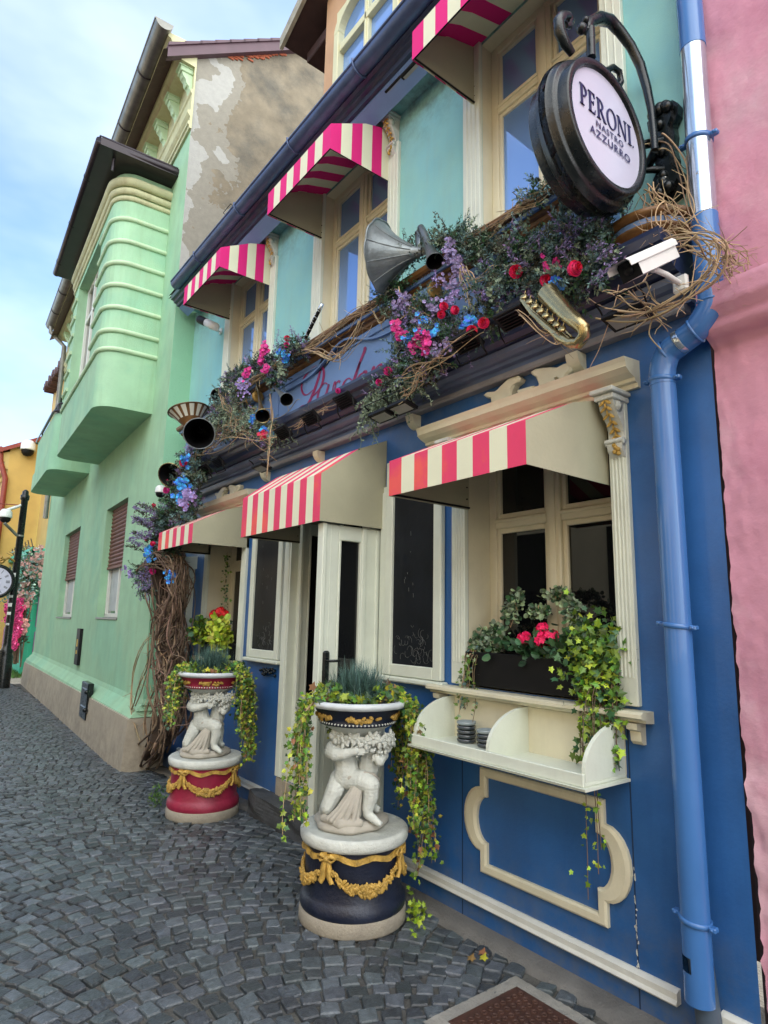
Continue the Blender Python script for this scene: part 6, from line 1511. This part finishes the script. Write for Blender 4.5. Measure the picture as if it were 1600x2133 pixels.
for pts, ws in LET:
    S, Wd = stroke(pts, ws)
    vs = []
    for i, p in enumerate(S):
        t = (S[min(i+1,len(S)-1)]-S[max(i-1,0)]); n_ = V(0, -t.z, t.y)
        if n_.length < 1e-9: n_ = V(0,1,0)
        n_.normalize(); wdt = Wd[i]*.0026
        # pen held at an angle: broader on down strokes
        wdt *= .50+.6*abs(t.normalized().z if t.length else 0)
        vs += [p+n_*wdt, p-n_*wdt]
    nm.add(vs, [(2*i, 2*i+1, 2*i+3, 2*i+2) for i in range(len(S)-1)])
nm.build('painted_lettering', M['paintlet'], BL)

# ================================================================ flower garlands
def rose(p, r, m, parent, d=(-.62,-.7,-.25), name='rose'):
    r *= 1.15; mb = MB(); p = Vector(p); d = (Vector(d)+rv(.18)).normalized(); Mx = frameM(d)
    mb.ball(p-d*r*.35, r*.62, 0, 12, 8)
    for ring, (rr_, n_, sz, tl, h) in enumerate(((.10,3,.55,1.5,.35),(.30,5,.72,1.1,.22),(.52,6,.85,.75,.05),(.72,7,.9,.35,-.15))):
        for k in range(n_):
            b = 2*PI*k/n_+ring*.6+random.uniform(-.1,.1); o = V(math.cos(b), math.sin(b), 0); c = p+Mx @ (o*rr_*r*.75+V(0,0,h*r))
            # cupped petal
            side = V(-math.sin(b), math.cos(b), 0); g = []
            for u in (-1,-.5,0,.5,1):
                for v in (0,.5,1):
                    wv = (1-abs(u)**2.2*.35*v); q = side*(u*sz*r*.55*(.6+.4*v))+o*(v*r*.20*(1.2-tl*.5)-abs(u)*abs(u)*r*.18)+V(0,0,v*r*sz*.5*tl*wv*.9-r*.1)
                    g.append(c+Mx @ q)
            mb.add(g, [(i*3+j,(i+1)*3+j,(i+1)*3+j+1,i*3+j+1) for i in range(4) for j in range(2)], 0, True)
    return mb.build(name, M[m], parent)
def petals5(mb, c, d, s, m=0, n_=5):
    Mx = frameM(d)
    for k in range(n_):
        b = 2*PI*k/n_+random.random()*.4; leafquad(mb, c, Mx @ V(math.cos(b), math.sin(b), .3), d, s, m, 'round')
def cluster_flower(p, r, n_, m, s, parent, name, elong=(1,1,1)):
    mb = MB(); p = Vector(p)
    for i in range(n_):
        q = rv(.55); c = p+V(q.x*r*elong[0], q.y*r*elong[1], q.z*r*elong[2]); petals5(mb, c, V(-.6,-.7,-.1)+rv(.35), s*random.uniform(.7,1.2))
    return mb.build(name, M[m], parent)
def spike(p, d, L, m, parent, name='lavender_spike', s=.012, dn=130):
    mb = MB(); p = Vector(p); d = Vector(d).normalized(); mb.tube([p, p+d*L], .002, 4)
    for i in range(int(L*dn*3)):
        t = random.random(); c = p+d*L*t+rv(.007+.010*(1-t)); leafquad(mb, c, d+rv(.8), rv(), s*random.uniform(.6,1.3), 0)
    return mb.build(name, M[m], parent)
def foliage(p_list, kinds, parent, size=.035, name='foliage', weights=None, kind='leaf'):
    mb = MB()
    for (p, r, n_) in p_list:
        p = Vector(p)
        nb = max(3, n_//5); sprigs = []
        for i in range(nb):
            q = rv(.6); b = p+V(q.x*r[0], q.y*r[1], q.z*r[2])*.7; d = (V(q.x*r[0], q.y*r[1], q.z*r[2])*3+rv(.35)+V(-.15,-.1,0)).normalized(); m = random.choices(range(len(kinds)), weights)[0]
            L = random.uniform(.05,.14); mb.tube([b, b+d*L], .0014, 3, m, False)
            for j in range(18):
                t = j/17; pp = b+d*L*t; sdv = d.cross(rv()).normalized(); leafquad(mb, pp, d*.6+sdv*.9, rv(), size*random.uniform(.5,1.0)*(1.1-.5*t), m, kind)
    return mb.build(name, [M[k] for k in kinds], parent)
def moss(pts, parent, n_=40, L=.22, spread=.05, m='moss', name='hanging_moss'):
    mb = MB()
    for i in range(n_):
        k = random.random()*(len(pts)-1); a = Vector(pts[int(k)]).lerp(Vector(pts[min(int(k)+1,len(pts)-1)]), k-int(k)); p = a+rv(spread*.4); q = [p.copy()]; d = V(random.uniform(-.2,.1), random.uniform(-.3,.3), -1)
        l = L*random.uniform(.3,1.1)
        for j in range(7): d = (d+rv(.35)+V(0,0,-.25)).normalized(); p = p+d*l/7; q.append(p.copy())
        mb.tube(q, .0022, 3, 0, False)
        for a_ in q[1:]:
            for _ in range(3): leafquad(mb, a_, rv()+V(0,0,-.4), rv(), random.uniform(.012,.03))
    return mb.build(name, M[m], parent)
def twigs(paths, parent, n_=6, r=.004, wob=.018, m='twig', name='twigs', side=True):
    mb = MB()
    for pts in paths:
        pts = [Vector(p) for p in pts]
        for i in range(n_):
            off = rv(wob); ph = random.random()*6; q = []
            L = len(pts); a0 = random.uniform(0,.25); a1 = random.uniform(.75,1)
            for j in range(22):
                t = (a0+(a1-a0)*j/21)*(L-1); k = min(int(t), L-2); f = t-k; p0,p1,p2,p3 = pts[max(k-1,0)],pts[k],pts[k+1],pts[min(k+2,L-1)]
                c = .5*((2*p1)+(-p0+p2)*f+(2*p0-5*p1+4*p2-p3)*f*f+(-p0+3*p1-3*p2+p3)*f**3)
                q.append(c+off+V(math.sin(ph+j*.5), math.cos(ph+j*.43), math.sin(ph*2+j*.37))*wob*.7)
            rr_ = r*random.uniform(.45,1.2); mb.tube(q, [rr_*(1-.4*j/21) for j in range(22)], 5, 0, False)
            if side:
                for _ in range(3):
                    b = random.choice(q[3:-2]); d = rv().normalized(); l = random.uniform(.04,.14); mb.tube([b, b+d*l*.5+rv(.01), b+d*l], [rr_*.6,rr_*.45,rr_*.3], 4, 0, False)
    return mb.build(name, M[m], parent)
def scatter_px(pxs, o, rx, n_, seedoff=0): return [(W(x,y,o), rx, n_) for x, y in pxs]
random.seed(99)
F_ = 'flower arrangements along the shop cornice'
def arr(label, px, py, o): return thing('flower_arrangement', label, 'flowers', W(px,py,o), 0, F_)
# right: under the round sign
A = arr('dense green and purple arrangement with three red roses below the round sign', 1150, 580, .3)
foliage([(W(x,y,.28),(.07,.11,.08),n) for x,y,n in ((1040,560,240),(1020,600,200),(1080,560,420),(1130,545,420),(1170,520,460),(1215,510,440),(1235,560,360),(1180,590,420),(1120,600,360),(1060,600,260),(1090,510,320),(1190,470,320),(1250,480,200))], ['teal','dkleaf','dusk','moss','lav','lilac'], A, .036, weights=[8,3,3,3,1.6,.3])
for p in ((1240,545),(1150,530),(1095,520),(1251,575),(1232,590),(1268,568),(1180,505),(1205,480),(1225,520)): spike(W(*p,.36), V(-.2,-.6,.1)+rv(.3), .10, 'lav', A, s=.018)
cluster_flower(W(1040,590,.33), .05, 16, 'moss', .02, A, 'pale_sprig')
rose(W(1075,565,.38), .040, 'rose', A); rose(W(1139,583,.39), .037, 'rose', A); rose(W(1200,558,.40), .042, 'rose', A)
cluster_flower(W(1145,556,.37), .03, 8, 'mag', .02, A, 'magenta_flower'); cluster_flower(W(1165,586,.37), .03, 7, 'bluep', .02, A, 'blue_flower')
# centre right
B_ = arr('arrangement with five red roses, blue and pink flowers right of the painted name', 940, 670, .3)
foliage([(W(x,y,.26),(.07,.10,.08),n) for x,y,n in ((850,660,300),(890,650,380),(920,690,420),(880,700,420),(850,730,300),(960,700,260),(900,745,360),(840,770,240),(1000,640,140),(1030,655,160))], ['teal','dkleaf','dusk','moss','lav','lilac'], B_, .034, weights=[6,3,4,3,2,.6])
for x, y, r in ((925,637,.031),(949,645,.031),(919,655,.028),(1007,672,.036),(984,688,.036)): rose(W(x,y,.36), r, 'rose', B_)
for x, y, n in ((975,668,16),(880,668,9),(905,690,9),(870,690,8),(850,705,6)): cluster_flower(W(x,y,.36), .035, n, 'bluep', .020, B_, 'blue_flower')
for x, y, n in ((872,708,14),(862,722,12),(885,726,12),(828,690,8),(835,700,8),(822,682,8),(895,700,8)): cluster_flower(W(x,y,.36), .032, n, 'mag', .022, B_, 'pink_snapdragon', (.7,.8,1.3))
for x, y in ((818,655),(830,650),(910,600),(850,672)): spike(W(x,y,.3), V(-.2,-.1,1)+rv(.3), .10, 'lilac', B_, s=.015)
# centre, over the letters
C_ = arr('mossy bunch with dark pink roses covering the end of the painted name', 800, 800, .28)
foliage([(W(x,y,.24),(.06,.11,.06),n) for x,y,n in ((845,785,380),(822,806,260),(862,770,300),(795,822,120),(890,780,200))], ['dusk','teal','dkleaf','moss','lav'], C_, .034, weights=[5,4,2,3,2])
rose(W(808,772,.33), .034, 'mag', C_); rose(W(790,796,.33), .028, 'mag', C_); rose(W(704,814,.30), .024, 'mag', C_)
moss([W(785,825,.27), W(790,822,.27), W(800,820,.28), W(870,790,.28)], C_, 80, .20, .06); moss([W(762,830,.3), W(768,830,.3)], C_, 22, .34, .03)
# top, between upper windows
D_ = arr('hanging lavender and grey-green sprigs on the ledge right of the gramophone horn', 950, 510, .25)
foliage([(W(x,y,.2),(.05,.10,.05),n) for x,y,n in ((920,505,260),(950,495,280),(985,510,260),(1010,520,240),(860,535,200),(845,520,140),(1130,400,200))], ['teal','dusk','moss','dkleaf'], D_, .032)
for x, y, n in ((935,520,40),(945,545,40),(955,560,30),(950,600,18),(925,590,14)): cluster_flower(W(x,y,.30), .05, n, 'lav', .014, D_, 'lavender_spray', (.6,.7,1.2))
for x, y in ((930,630),(945,615)): cluster_flower(W(x,y,.33), .03, 20, 'lilac', .012, D_, 'lavender_spray')
for x, y in ((830,640),(845,625),(900,640),(870,665),(935,720),(905,735)): cluster_flower(W(x,y,.34), .04, 20, 'lav', .014, D_, 'lavender_spray')
foliage([(W(x,y,.22),(.06,.09,.06),n) for x,y,n in ((800,620,120),(820,605,140),(835,600,120))], ['dkleaf','dusk'], D_, .028)
# left of the name
E_ = arr('upright bunch of pink snapdragons and blue blossom below the far upper window', 545, 750, .25)
foliage([(W(x,y,.24),(.06,.10,.06),n) for x,y,n in ((500,780,260),(530,765,300),(560,755,320),(600,735,280),(625,725,200),(480,795,200),(575,790,200))], ['dkleaf','teal','dusk','moss','lav'], E_, .038, weights=[2,4,4,1,3])
for x, y, n in ((548,735,12),(553,725,9),(545,750,12),(555,765,12),(515,776,10),(511,784,6)): cluster_flower(W(x,y,.34), .035, n, 'mag', .022, E_, 'pink_snapdragon', (.7,.8,1.3))
rose(W(599,704,.30), .033, 'rose', E_); rose(W(597,718,.31), .028, 'mag', E_)
cluster_flower(W(596,740,.32), .045, 14, 'bluep', .022, E_, 'blue_flower'); cluster_flower(W(585,765,.30), .05, 24, 'moss', .018, E_, 'pale_sprig', (.7,.7,1.5))
for x, y in ((620,715),(632,722),(610,700),(575,712)): spike(W(x,y,.28), V(-.1,-.1,1)+rv(.4), .11, 'lav', E_)
for x, y in ((500,800),(512,810)): cluster_flower(W(x,y,.32), .05, 26, 'lilac', .014, E_, 'lavender_spray', (.7,.7,1.4))
# left lower mass
G_ = arr('tangled mossy twigs with small blue flowers left of the painted name', 500, 870, .28)
foliage([(W(x,y,.24),(.07,.13,.09),n) for x,y,n in ((425,925,260),(440,900,300),(415,950,240),(470,830,300),(500,825,260),(460,860,300),(490,850,340),(520,870,300),(470,890,300),(500,900,280),(540,890,200),(450,900,220),(560,910,120))], ['dusk','moss','teal','lav'], G_, .036, weights=[4,4,4,2])
moss([W(450,870,.3), W(500,850,.3), W(540,870,.3), W(590,880,.28)], G_, 130, .26, .10)
moss([W(440,840,.2), W(480,820,.2), W(520,820,.2)], G_, 60, .18, .08, 'dusk')
for x, y, n in ((543,862,12),(555,900,10),(530,868,8)): cluster_flower(W(x,y,.34), .04, n, 'bluep', .024, G_, 'blue_flower')
cluster_flower(W(551,903,.35), .03, 9, 'rose', .022, G_, 'pink_flower')
twigs([[W(440,920,.3), W(500,890,.32), W(560,905,.3), W(610,880,.3)], [W(470,830,.25), W(500,880,.3), W(520,930,.3)], [W(420,950,.35), W(470,900,.3), W(540,850,.25)]], G_, 12, .004, .05)
# far corner column of flowers
H_ = arr('tall column of roses and blue flowers at the far end of the shopfront', 370, 1030, .35)
foliage([(W(x,y,.36),(.09,.13,.11),n) for x,y,n in ((400,960,320),(385,1000,360),(370,1040,380),(400,1030,300),(350,1075,360),(345,1110,300),(330,1090,220),(390,1075,280),(415,980,200),(330,1130,200),(400,1100,160))], ['teal','dkleaf','dusk','moss','lav'], H_, .050, weights=[6,3,5,1,2])
for x, y, r, m in ((381,963,.050,'rose'),(346,1003,.035,'rose'),(346,1020,.045,'mag'),(385,1052,.042,'rose'),(320,1053,.030,'rose'),(305,1122,.032,'rose'),(318,1133,.036,'rose')): rose(W(x,y,.50), r, m, H_)
for x, y, n in ((377,1005,22),(388,957,8),(380,1028,14),(373,1037,10),(313,1145,10),(316,1160,8)): cluster_flower(W(x,y,.50), .05, n, 'bluep', .028, H_, 'blue_flower')
for x, y, n in ((392,1035,20),(385,1048,14)): cluster_flower(W(x,y,.52), .05, n, 'lilac', .028, H_, 'lilac_flower')
for i in range(9): spike(W(330-3*i,1062+11*i,.5), V(-.9,.1,.25)+rv(.15), .22, 'lav' if i % 2 else 'dusk', H_, s=.03)
for i in range(5): spike(W(318,1070+10*i,.5), V(-.9,.25,.15)+rv(.15), .2, 'lav', H_, s=.028)
# twig bundles
T1 = thing('twig_garland', 'bundle of dry vine stems draped over the arched hood of the name board', 'vine', W(740,680,.2), 0, 'dry twig bundles on the shopfront')
twigs([[W(610,740,.22), W(680,700,.25), W(740,655,.27), W(790,630,.22)], [W(620,735,.22), W(660,735,.28), W(700,745,.3), W(740,705,.3), W(760,660,.25)], [W(470,850,.2), W(520,800,.22), W(600,745,.22)]], T1, 8, .0048, .020)
twigs([[W(830,600,.28), W(850,640,.3), W(900,660,.32)], [W(770,640,.25), W(790,672,.3), W(800,665,.3)]], T1, 2, .006, .006)
T2 = thing('twig_garland', 'thin branches running along the ledge from the lavender to the round sign', 'vine', W(1080,430,.2), 0, 'dry twig bundles on the shopfront')
twigs([[W(960,505,.2), W(1040,460,.22), W(1100,425,.22), W(1150,385,.2), W(1190,355,.2)], [W(1000,500,.2), W(1060,440,.24), W(1140,400,.22)]], T2, 5, .0055, .014)
twigs([[W(960,545,.3), W(985,580,.33), W(1030,560,.33), W(1045,545,.3)], [W(955,550,.3), W(980,640,.33)], [W(965,560,.3), W(1000,620,.33)]], T2, 3, .004, .01, side=False)
T3 = thing('twig_wreath', 'looped bundle of dry vine twigs sweeping round the drainpipe elbow', 'vine', W(1400,600,.35), 0, 'dry twig bundles on the shopfront')
lp_ = [(1215,640),(1260,655),(1330,655),(1400,630),(1460,590),(1490,545),(1490,510),(1460,490),(1410,492),(1370,505)]
twigs([[W(x,y,.34+.03*math.sin(i)) for i, (x,y) in enumerate(lp_)]], T3, 9, .0045, .020)
twigs([[W(1240,635,.38), W(1310,620,.38), W(1350,640,.38), W(1400,665,.36)], [W(1380,495,.3), W(1450,500,.28), W(1500,530,.2), W(1545,545,.12)]], T3, 7, .0045, .022)
twigs([[W(1300,560,.3), W(1260,700,.34), W(1222,780,.36)], [W(1400,600,.34), W(1350,690,.36), W(1200+190,735,.36)]], T3, 1, .004, .006, side=False)
T4 = thing('twig_wreath', 'loose dry stems hanging from the iron sign bracket to the wreath', 'vine', W(1380,420,.2), 0, 'dry twig bundles on the shopfront')
twigs([[W(1345,315,.15), W(1370,290,.15), W(1405,300,.12), W(1425,350,.1), W(1435,420,.12), W(1460,480,.2)], [W(1340,400,.2), W(1380,430,.2), W(1410,460,.2), W(1440,500,.22)], [W(1345,390,.2), W(1370,440,.22), W(1375,500,.28)]], T4, 3, .004, .012)
mbx = [[W(random.uniform(1320,1440),random.uniform(360,440),.2), W(random.uniform(1330,1440),random.uniform(430,480),.22), W(random.uniform(1330,1420),random.uniform(480,520),.25)] for _ in range(14)]
twigs(mbx, T4, 1, .003, .012)
T5 = thing('twig_garland', 'pale wisps of dry tendril spreading from the wreath over the pink wall', 'vine', W(1530,580,.05), 0, 'dry twig bundles on the shopfront')
twigs([[W(1495,530,.2), W(1520,560,.12), W(1535,620,.06), W(1550,650,.05)], [W(1500,520,.2), W(1540,545,.1), W(1580,600,.06)], [W(1490,540,.2), W(1545,600,.1), W(1590,610,.05)], [W(1500,520,.15), W(1560,525,.08), W(1575,550,.06)]], T5, 3, .0026, .012)
T6 = thing('dry_vine', 'knotted dry stem hanging down across the cornice left of the name', 'vine', W(555,880,.34), 0, 'dry twig bundles on the shopfront')
twigs([[W(560,820,.3), W(566,870,.33), W(560,920,.36), W(556,980,.36), W(552,1000,.36)]], T6, 5, .006, .008)
T7 = thing('twig_garland', 'straw-like twigs lying along the cornice beneath the flowers', 'vine', W(880,800,.3), 0, 'dry twig bundles on the shopfront')
twigs([[W(600,900,.3), W(640,870,.32), W(690,845,.3)], [W(820,800,.33), W(880,770,.34), W(930,740,.34), W(1010,690,.36)], [W(840,830,.33), W(870,790,.34), W(890,770,.33)], [W(1080,640,.38), W(1150,690,.4), W(1180,700,.4)]], T7, 6, .0042, .02)

# ================================================================ old vine trunk climbing the corner
VT = thing('vine_trunk', 'thick tangled trunk of old vine stems climbing the corner by the green house', 'vine', (-.12,7.0,-.1))
def vp(x, y, o): return W(x, y, o)
core = [WZ(300,1580,-.12)+V(0,0,0), vp(335,1540,.28), vp(352,1480,.26), vp(352,1400,.25), vp(345,1320,.25), vp(345,1250,.27), vp(340,1190,.30), vp(355,1150,.32)]
mb = MB(); mb.tube(core[1:], [.12,.085,.08,.085,.10,.14,.17,.15], 12); mb.build('trunk_core', mat('dark_vine_core', (.045,.028,.018), .9, .3, 10, .6, 30), VT)
twigs([core], VT, 44, .013, .075, 'bark', 'vine_stems', False)
twigs([core[1:6]], VT, 26, .009, .06, 'twig', 'pale_stems', False)
tang = []
for _ in range(46):
    y0_ = random.uniform(1180, 1480); x0_ = 350-(.0 if y0_ > 1300 else 8); tang.append([vp(x0_+random.gauss(0,16), y0_, .30), vp(x0_+random.gauss(0,20), y0_+random.uniform(15,40), .36), vp(x0_+random.gauss(0,18), y0_+random.uniform(45,90), .33)])
twigs(tang, VT, 1, .010, .03, 'bark', 'vine_stems', False)
twigs([[vp(330,1330,.35), vp(350,1290,.38), vp(372,1240,.38), vp(368,1190,.38), vp(340,1160,.4), vp(305,1180,.4), vp(295,1215,.4)], [vp(300,1200,.4), vp(330,1165,.42), vp(372,1180,.4), vp(370,1240,.38), vp(340,1300,.36)], [vp(365,1220,.3), vp(372,1330,.3), vp(365,1400,.28), vp(360,1500,.25)]], VT, 34, .008, .05, 'bark', 'vine_stems')
twigs([[vp(300,1570,.3), vp(283,1520,.34), vp(273,1470,.36), vp(277,1400,.36), vp(300,1340,.34), vp(330,1320,.3)], [vp(305,1570,.3), vp(300,1500,.34), vp(316,1440,.34), vp(345,1420,.3)], [vp(318,1575,.3), vp(340,1520,.34), vp(360,1470,.34)], [vp(275,1480,.36), vp(292,1430,.36), vp(310,1380,.35), vp(312,1320,.35)]], VT, 4, .007, .012, 'twig', 'loose_stems')
mb = MB()
for i in range(12):
    a = WZ(300+random.uniform(-12,40), 1585+random.uniform(-14,5), gz(7)); b = vp(330+random.uniform(-15,15), 1535, .28); mb.tube([a+V(0,0,-.02), a.lerp(b,.5)+rv(.03), b], [.03,.028,.02], 7)
mb.build('root', M['bark'], VT)
J_ = arr('purple and blue sprigs with a dark rose atop the old vine trunk', 320, 1200, .42)
foliage([(W(x,y,.42),(.07,.12,.07),n) for x,y,n in ((300,1200,200),(310,1225,220),(290,1190,120),(330,1150,200),(360,1150,160))], ['dusk','teal','dkleaf'], J_, .036)
for i in range(12): spike(W(295+random.uniform(-10,25),1205+random.uniform(-20,25),.46), rv()+V(-.5,0,.3), .13, 'lav', J_, s=.02)
for x, y in ((268,1190),(272,1198),(262,1183)): cluster_flower(W(x,y,.5), .03, 7, 'lilac', .018, J_, 'lilac_flower')
cluster_flower(W(358,1200,.46), .06, 26, 'bluep', .024, J_, 'blue_flower'); rose(W(318,1190,.45), .045, 'mag', J_)

# ================================================================ lamp post with clock, far left
lb = WZ(8,1418,-.16); lb = V(W(8,1418,0).x, 0, 0)
base = WY(8,1416,17.2); topp = WY(52,1022,17.2)
LP = thing('lamp_post', 'slim dark iron post with stickers at the far left of the street', 'post', (base.x,17.2,-.16))
lx = (base.x+topp.x)/2
mb = MB(); mb.lathe([(.16,-.16),(.16,.55),(.13,.62),(.15,.68),(.10,.74),(.085,.85),(.075,topp.z-.25),(.10,topp.z-.22),(.10,topp.z-.12),(.075,topp.z-.1),(.07,topp.z-.02),(.03,topp.z+.02),(0,topp.z+.03)], (lx,17.2,0), 18); mb.build('post_shaft', M['iron'], LP)
mb = MB()
for z, s_ in ((2.45,.10),(2.25,.14),(1.95,.06),(1.75,.08),(1.55,.07),(1.3,.05)): mb.lathe([(.083,-s_/2),(.083,s_/2)], (lx,17.2,z), 10, 0, arc=(3.3,4.6), cap=False)
mb.build('sticker', M['white'], LP)
mb = MB(); mb.tube([(lx-.08,17.15,3.4),(lx-.38,17.0,3.65)], .035, 8); mb.lathe([(.08,-.02),(.085,0),(.08,.02)], (lx,17.2,3.4), 14, cap=False); mb.build('side_arm', M['zinc'], LP)
mb = MB(); mb.tube([(lx,17.2,4.15),(-3,16.9,4.0)], .012, 5); mb.build('cable', M['redpaint'], LP)
dome('black and white dome camera fixed to the iron lamp post', V(lx-.36,17.15,3.80), .14, V(lx-.05,17.2,4.15))
CKc = V(lx-.42,17.05,2.28); CK = thing('street_clock', 'round black street clock with roman hour marks beside the lamp post', 'clock', CKc)
Mx = frameM((-.12,-1,-.05)); mb = MB(); mb.lathe([(.36,-.14),(.40,-.10),(.41,0),(.40,.06),(.34,.075),(.33,.05)], CKc, 40, 0, Mx); mb.build('clock_case', M['iron'], CK)
mb = MB(); mb.lathe([(.335,.055),(0,.056)], CKc, 40, 0, Mx, cap=False); cf = mb.build('clock_face', M['sign'], CK)
mb = MB()
for h in range(12):
    a = h*PI/6; d = V(math.sin(a), math.cos(a), 0)
    wv = V(d.y, -d.x, 0); n_ = [2,1,2,3,2,1,2,3,4,2,1,2][h]
    for j in range(n_):
        o = (j-(n_-1)/2)*.022; q = [d*.22+wv*(o-.005), d*.22+wv*(o+.005), d*.30+wv*(o+.005), d*.30+wv*(o-.005)]; mb.add([CKc+Mx @ (p+V(0,0,.0585)) for p in q], [(0,1,2,3)])
for a, L, wd in ((1.0,.15,.014),(2.6,.22,.009)):
    d = V(math.sin(a), math.cos(a), 0); wv = V(d.y,-d.x,0); q = [wv*-wd, wv*wd, d*L+wv*wd*.4, d*L-wv*wd*.4]; mb.add([CKc+Mx @ (p+V(0,0,.060)) for p in q], [(0,1,2,3)])
mb.build('clock_hand', M['black'], cf)
mb = MB(); mb.tube([V(lx,17.2,2.75), V(lx-.2,17.1,2.85), V(lx-.37,17.05,2.72)], .03, 8)
for i in range(16): mb.ball(V(lx-.42+random.uniform(-.12,.12),17.05,2.73+random.uniform(0,.14)), .035, 0, 7, 5)
mb.build('ornamental_crest', M['gold'], CK)
# climbing pink roses on the teal shop
RS_ = thing('climbing_roses', 'pink artificial roses and stems climbing the teal shop at the far left', 'flowers', (sx0-.3,20.5,-.1)); random.seed(3)
def far(x, y, Y=20.35): return WY(x, y, Y)
mb = MB(); 
path = [far(32,1378), far(40,1320), far(50,1260), far(55,1220), far(62,1180), far(75,1160)]
for k in range(26): 
    off = rv(.07); mb.tube([p+off+rv(.03) for p in path], .02, 5, 0, False)
mb.build('stem', M['bark'], RS_)
lm = MB()
for (x, y, r, n_) in ((40,1215,.35,300),(52,1200,.4,330),(60,1170,.35,240),(72,1185,.3,200),(90,1165,.3,160),(45,1245,.3,220),(55,1240,.3,200),(65,1225,.25,120),(88,1210,.25,120),(20,1235,.25,100),(50,1290,.15,80),(45,1330,.12,60)):
    c = far(x,y)
    for i in range(n_): q = rv(.5); leafquad(lm, c+q*r, rv(), V(-.3,-1,.3)+rv(.4), random.uniform(.07,.13), random.choice([0,0,1]))
lm.build('foliage', [M['teal'],M['dkleaf']], RS_)
pm = mat('pale_pink_petal', (.62,.36,.34), .7, .1, isl=.3)
for i in range(70):
    x, y = random.choice([(48,1225),(60,1185),(45,1250),(88,1205),(52,1270),(48,1300),(85,1165)]); mb = MB(); c = far(x+random.gauss(0,7), y+random.gauss(0,14), 20.15)
    for j in range(7): petals5(mb, c+rv(.02), V(-.3,-1,0)+rv(.3), .06)
    o = mb.build('rose', pm, RS_)
WG = thing('wisteria_garland', 'hot pink hanging wisteria garland beside the rose stems', 'flowers', far(36,1290)); mb = MB()
for (x0_, y0_, x1_, y1_, n_) in ((36,1248,28,1352,520),(43,1258,36,1325,380),(41,1250,40,1270,100),(16,1260,12,1300,60)):
    for i in range(n_):
        t = random.random(); c = far(x0_+(x1_-x0_)*t+random.gauss(0,1.6), y0_+(y1_-y0_)*t, 20.1); petals5(mb, c+rv(.03), V(-.3,-1,0)+rv(.4), random.uniform(.035,.06), 0, 3)
mb.build('blossoms', M['wist'], WG)
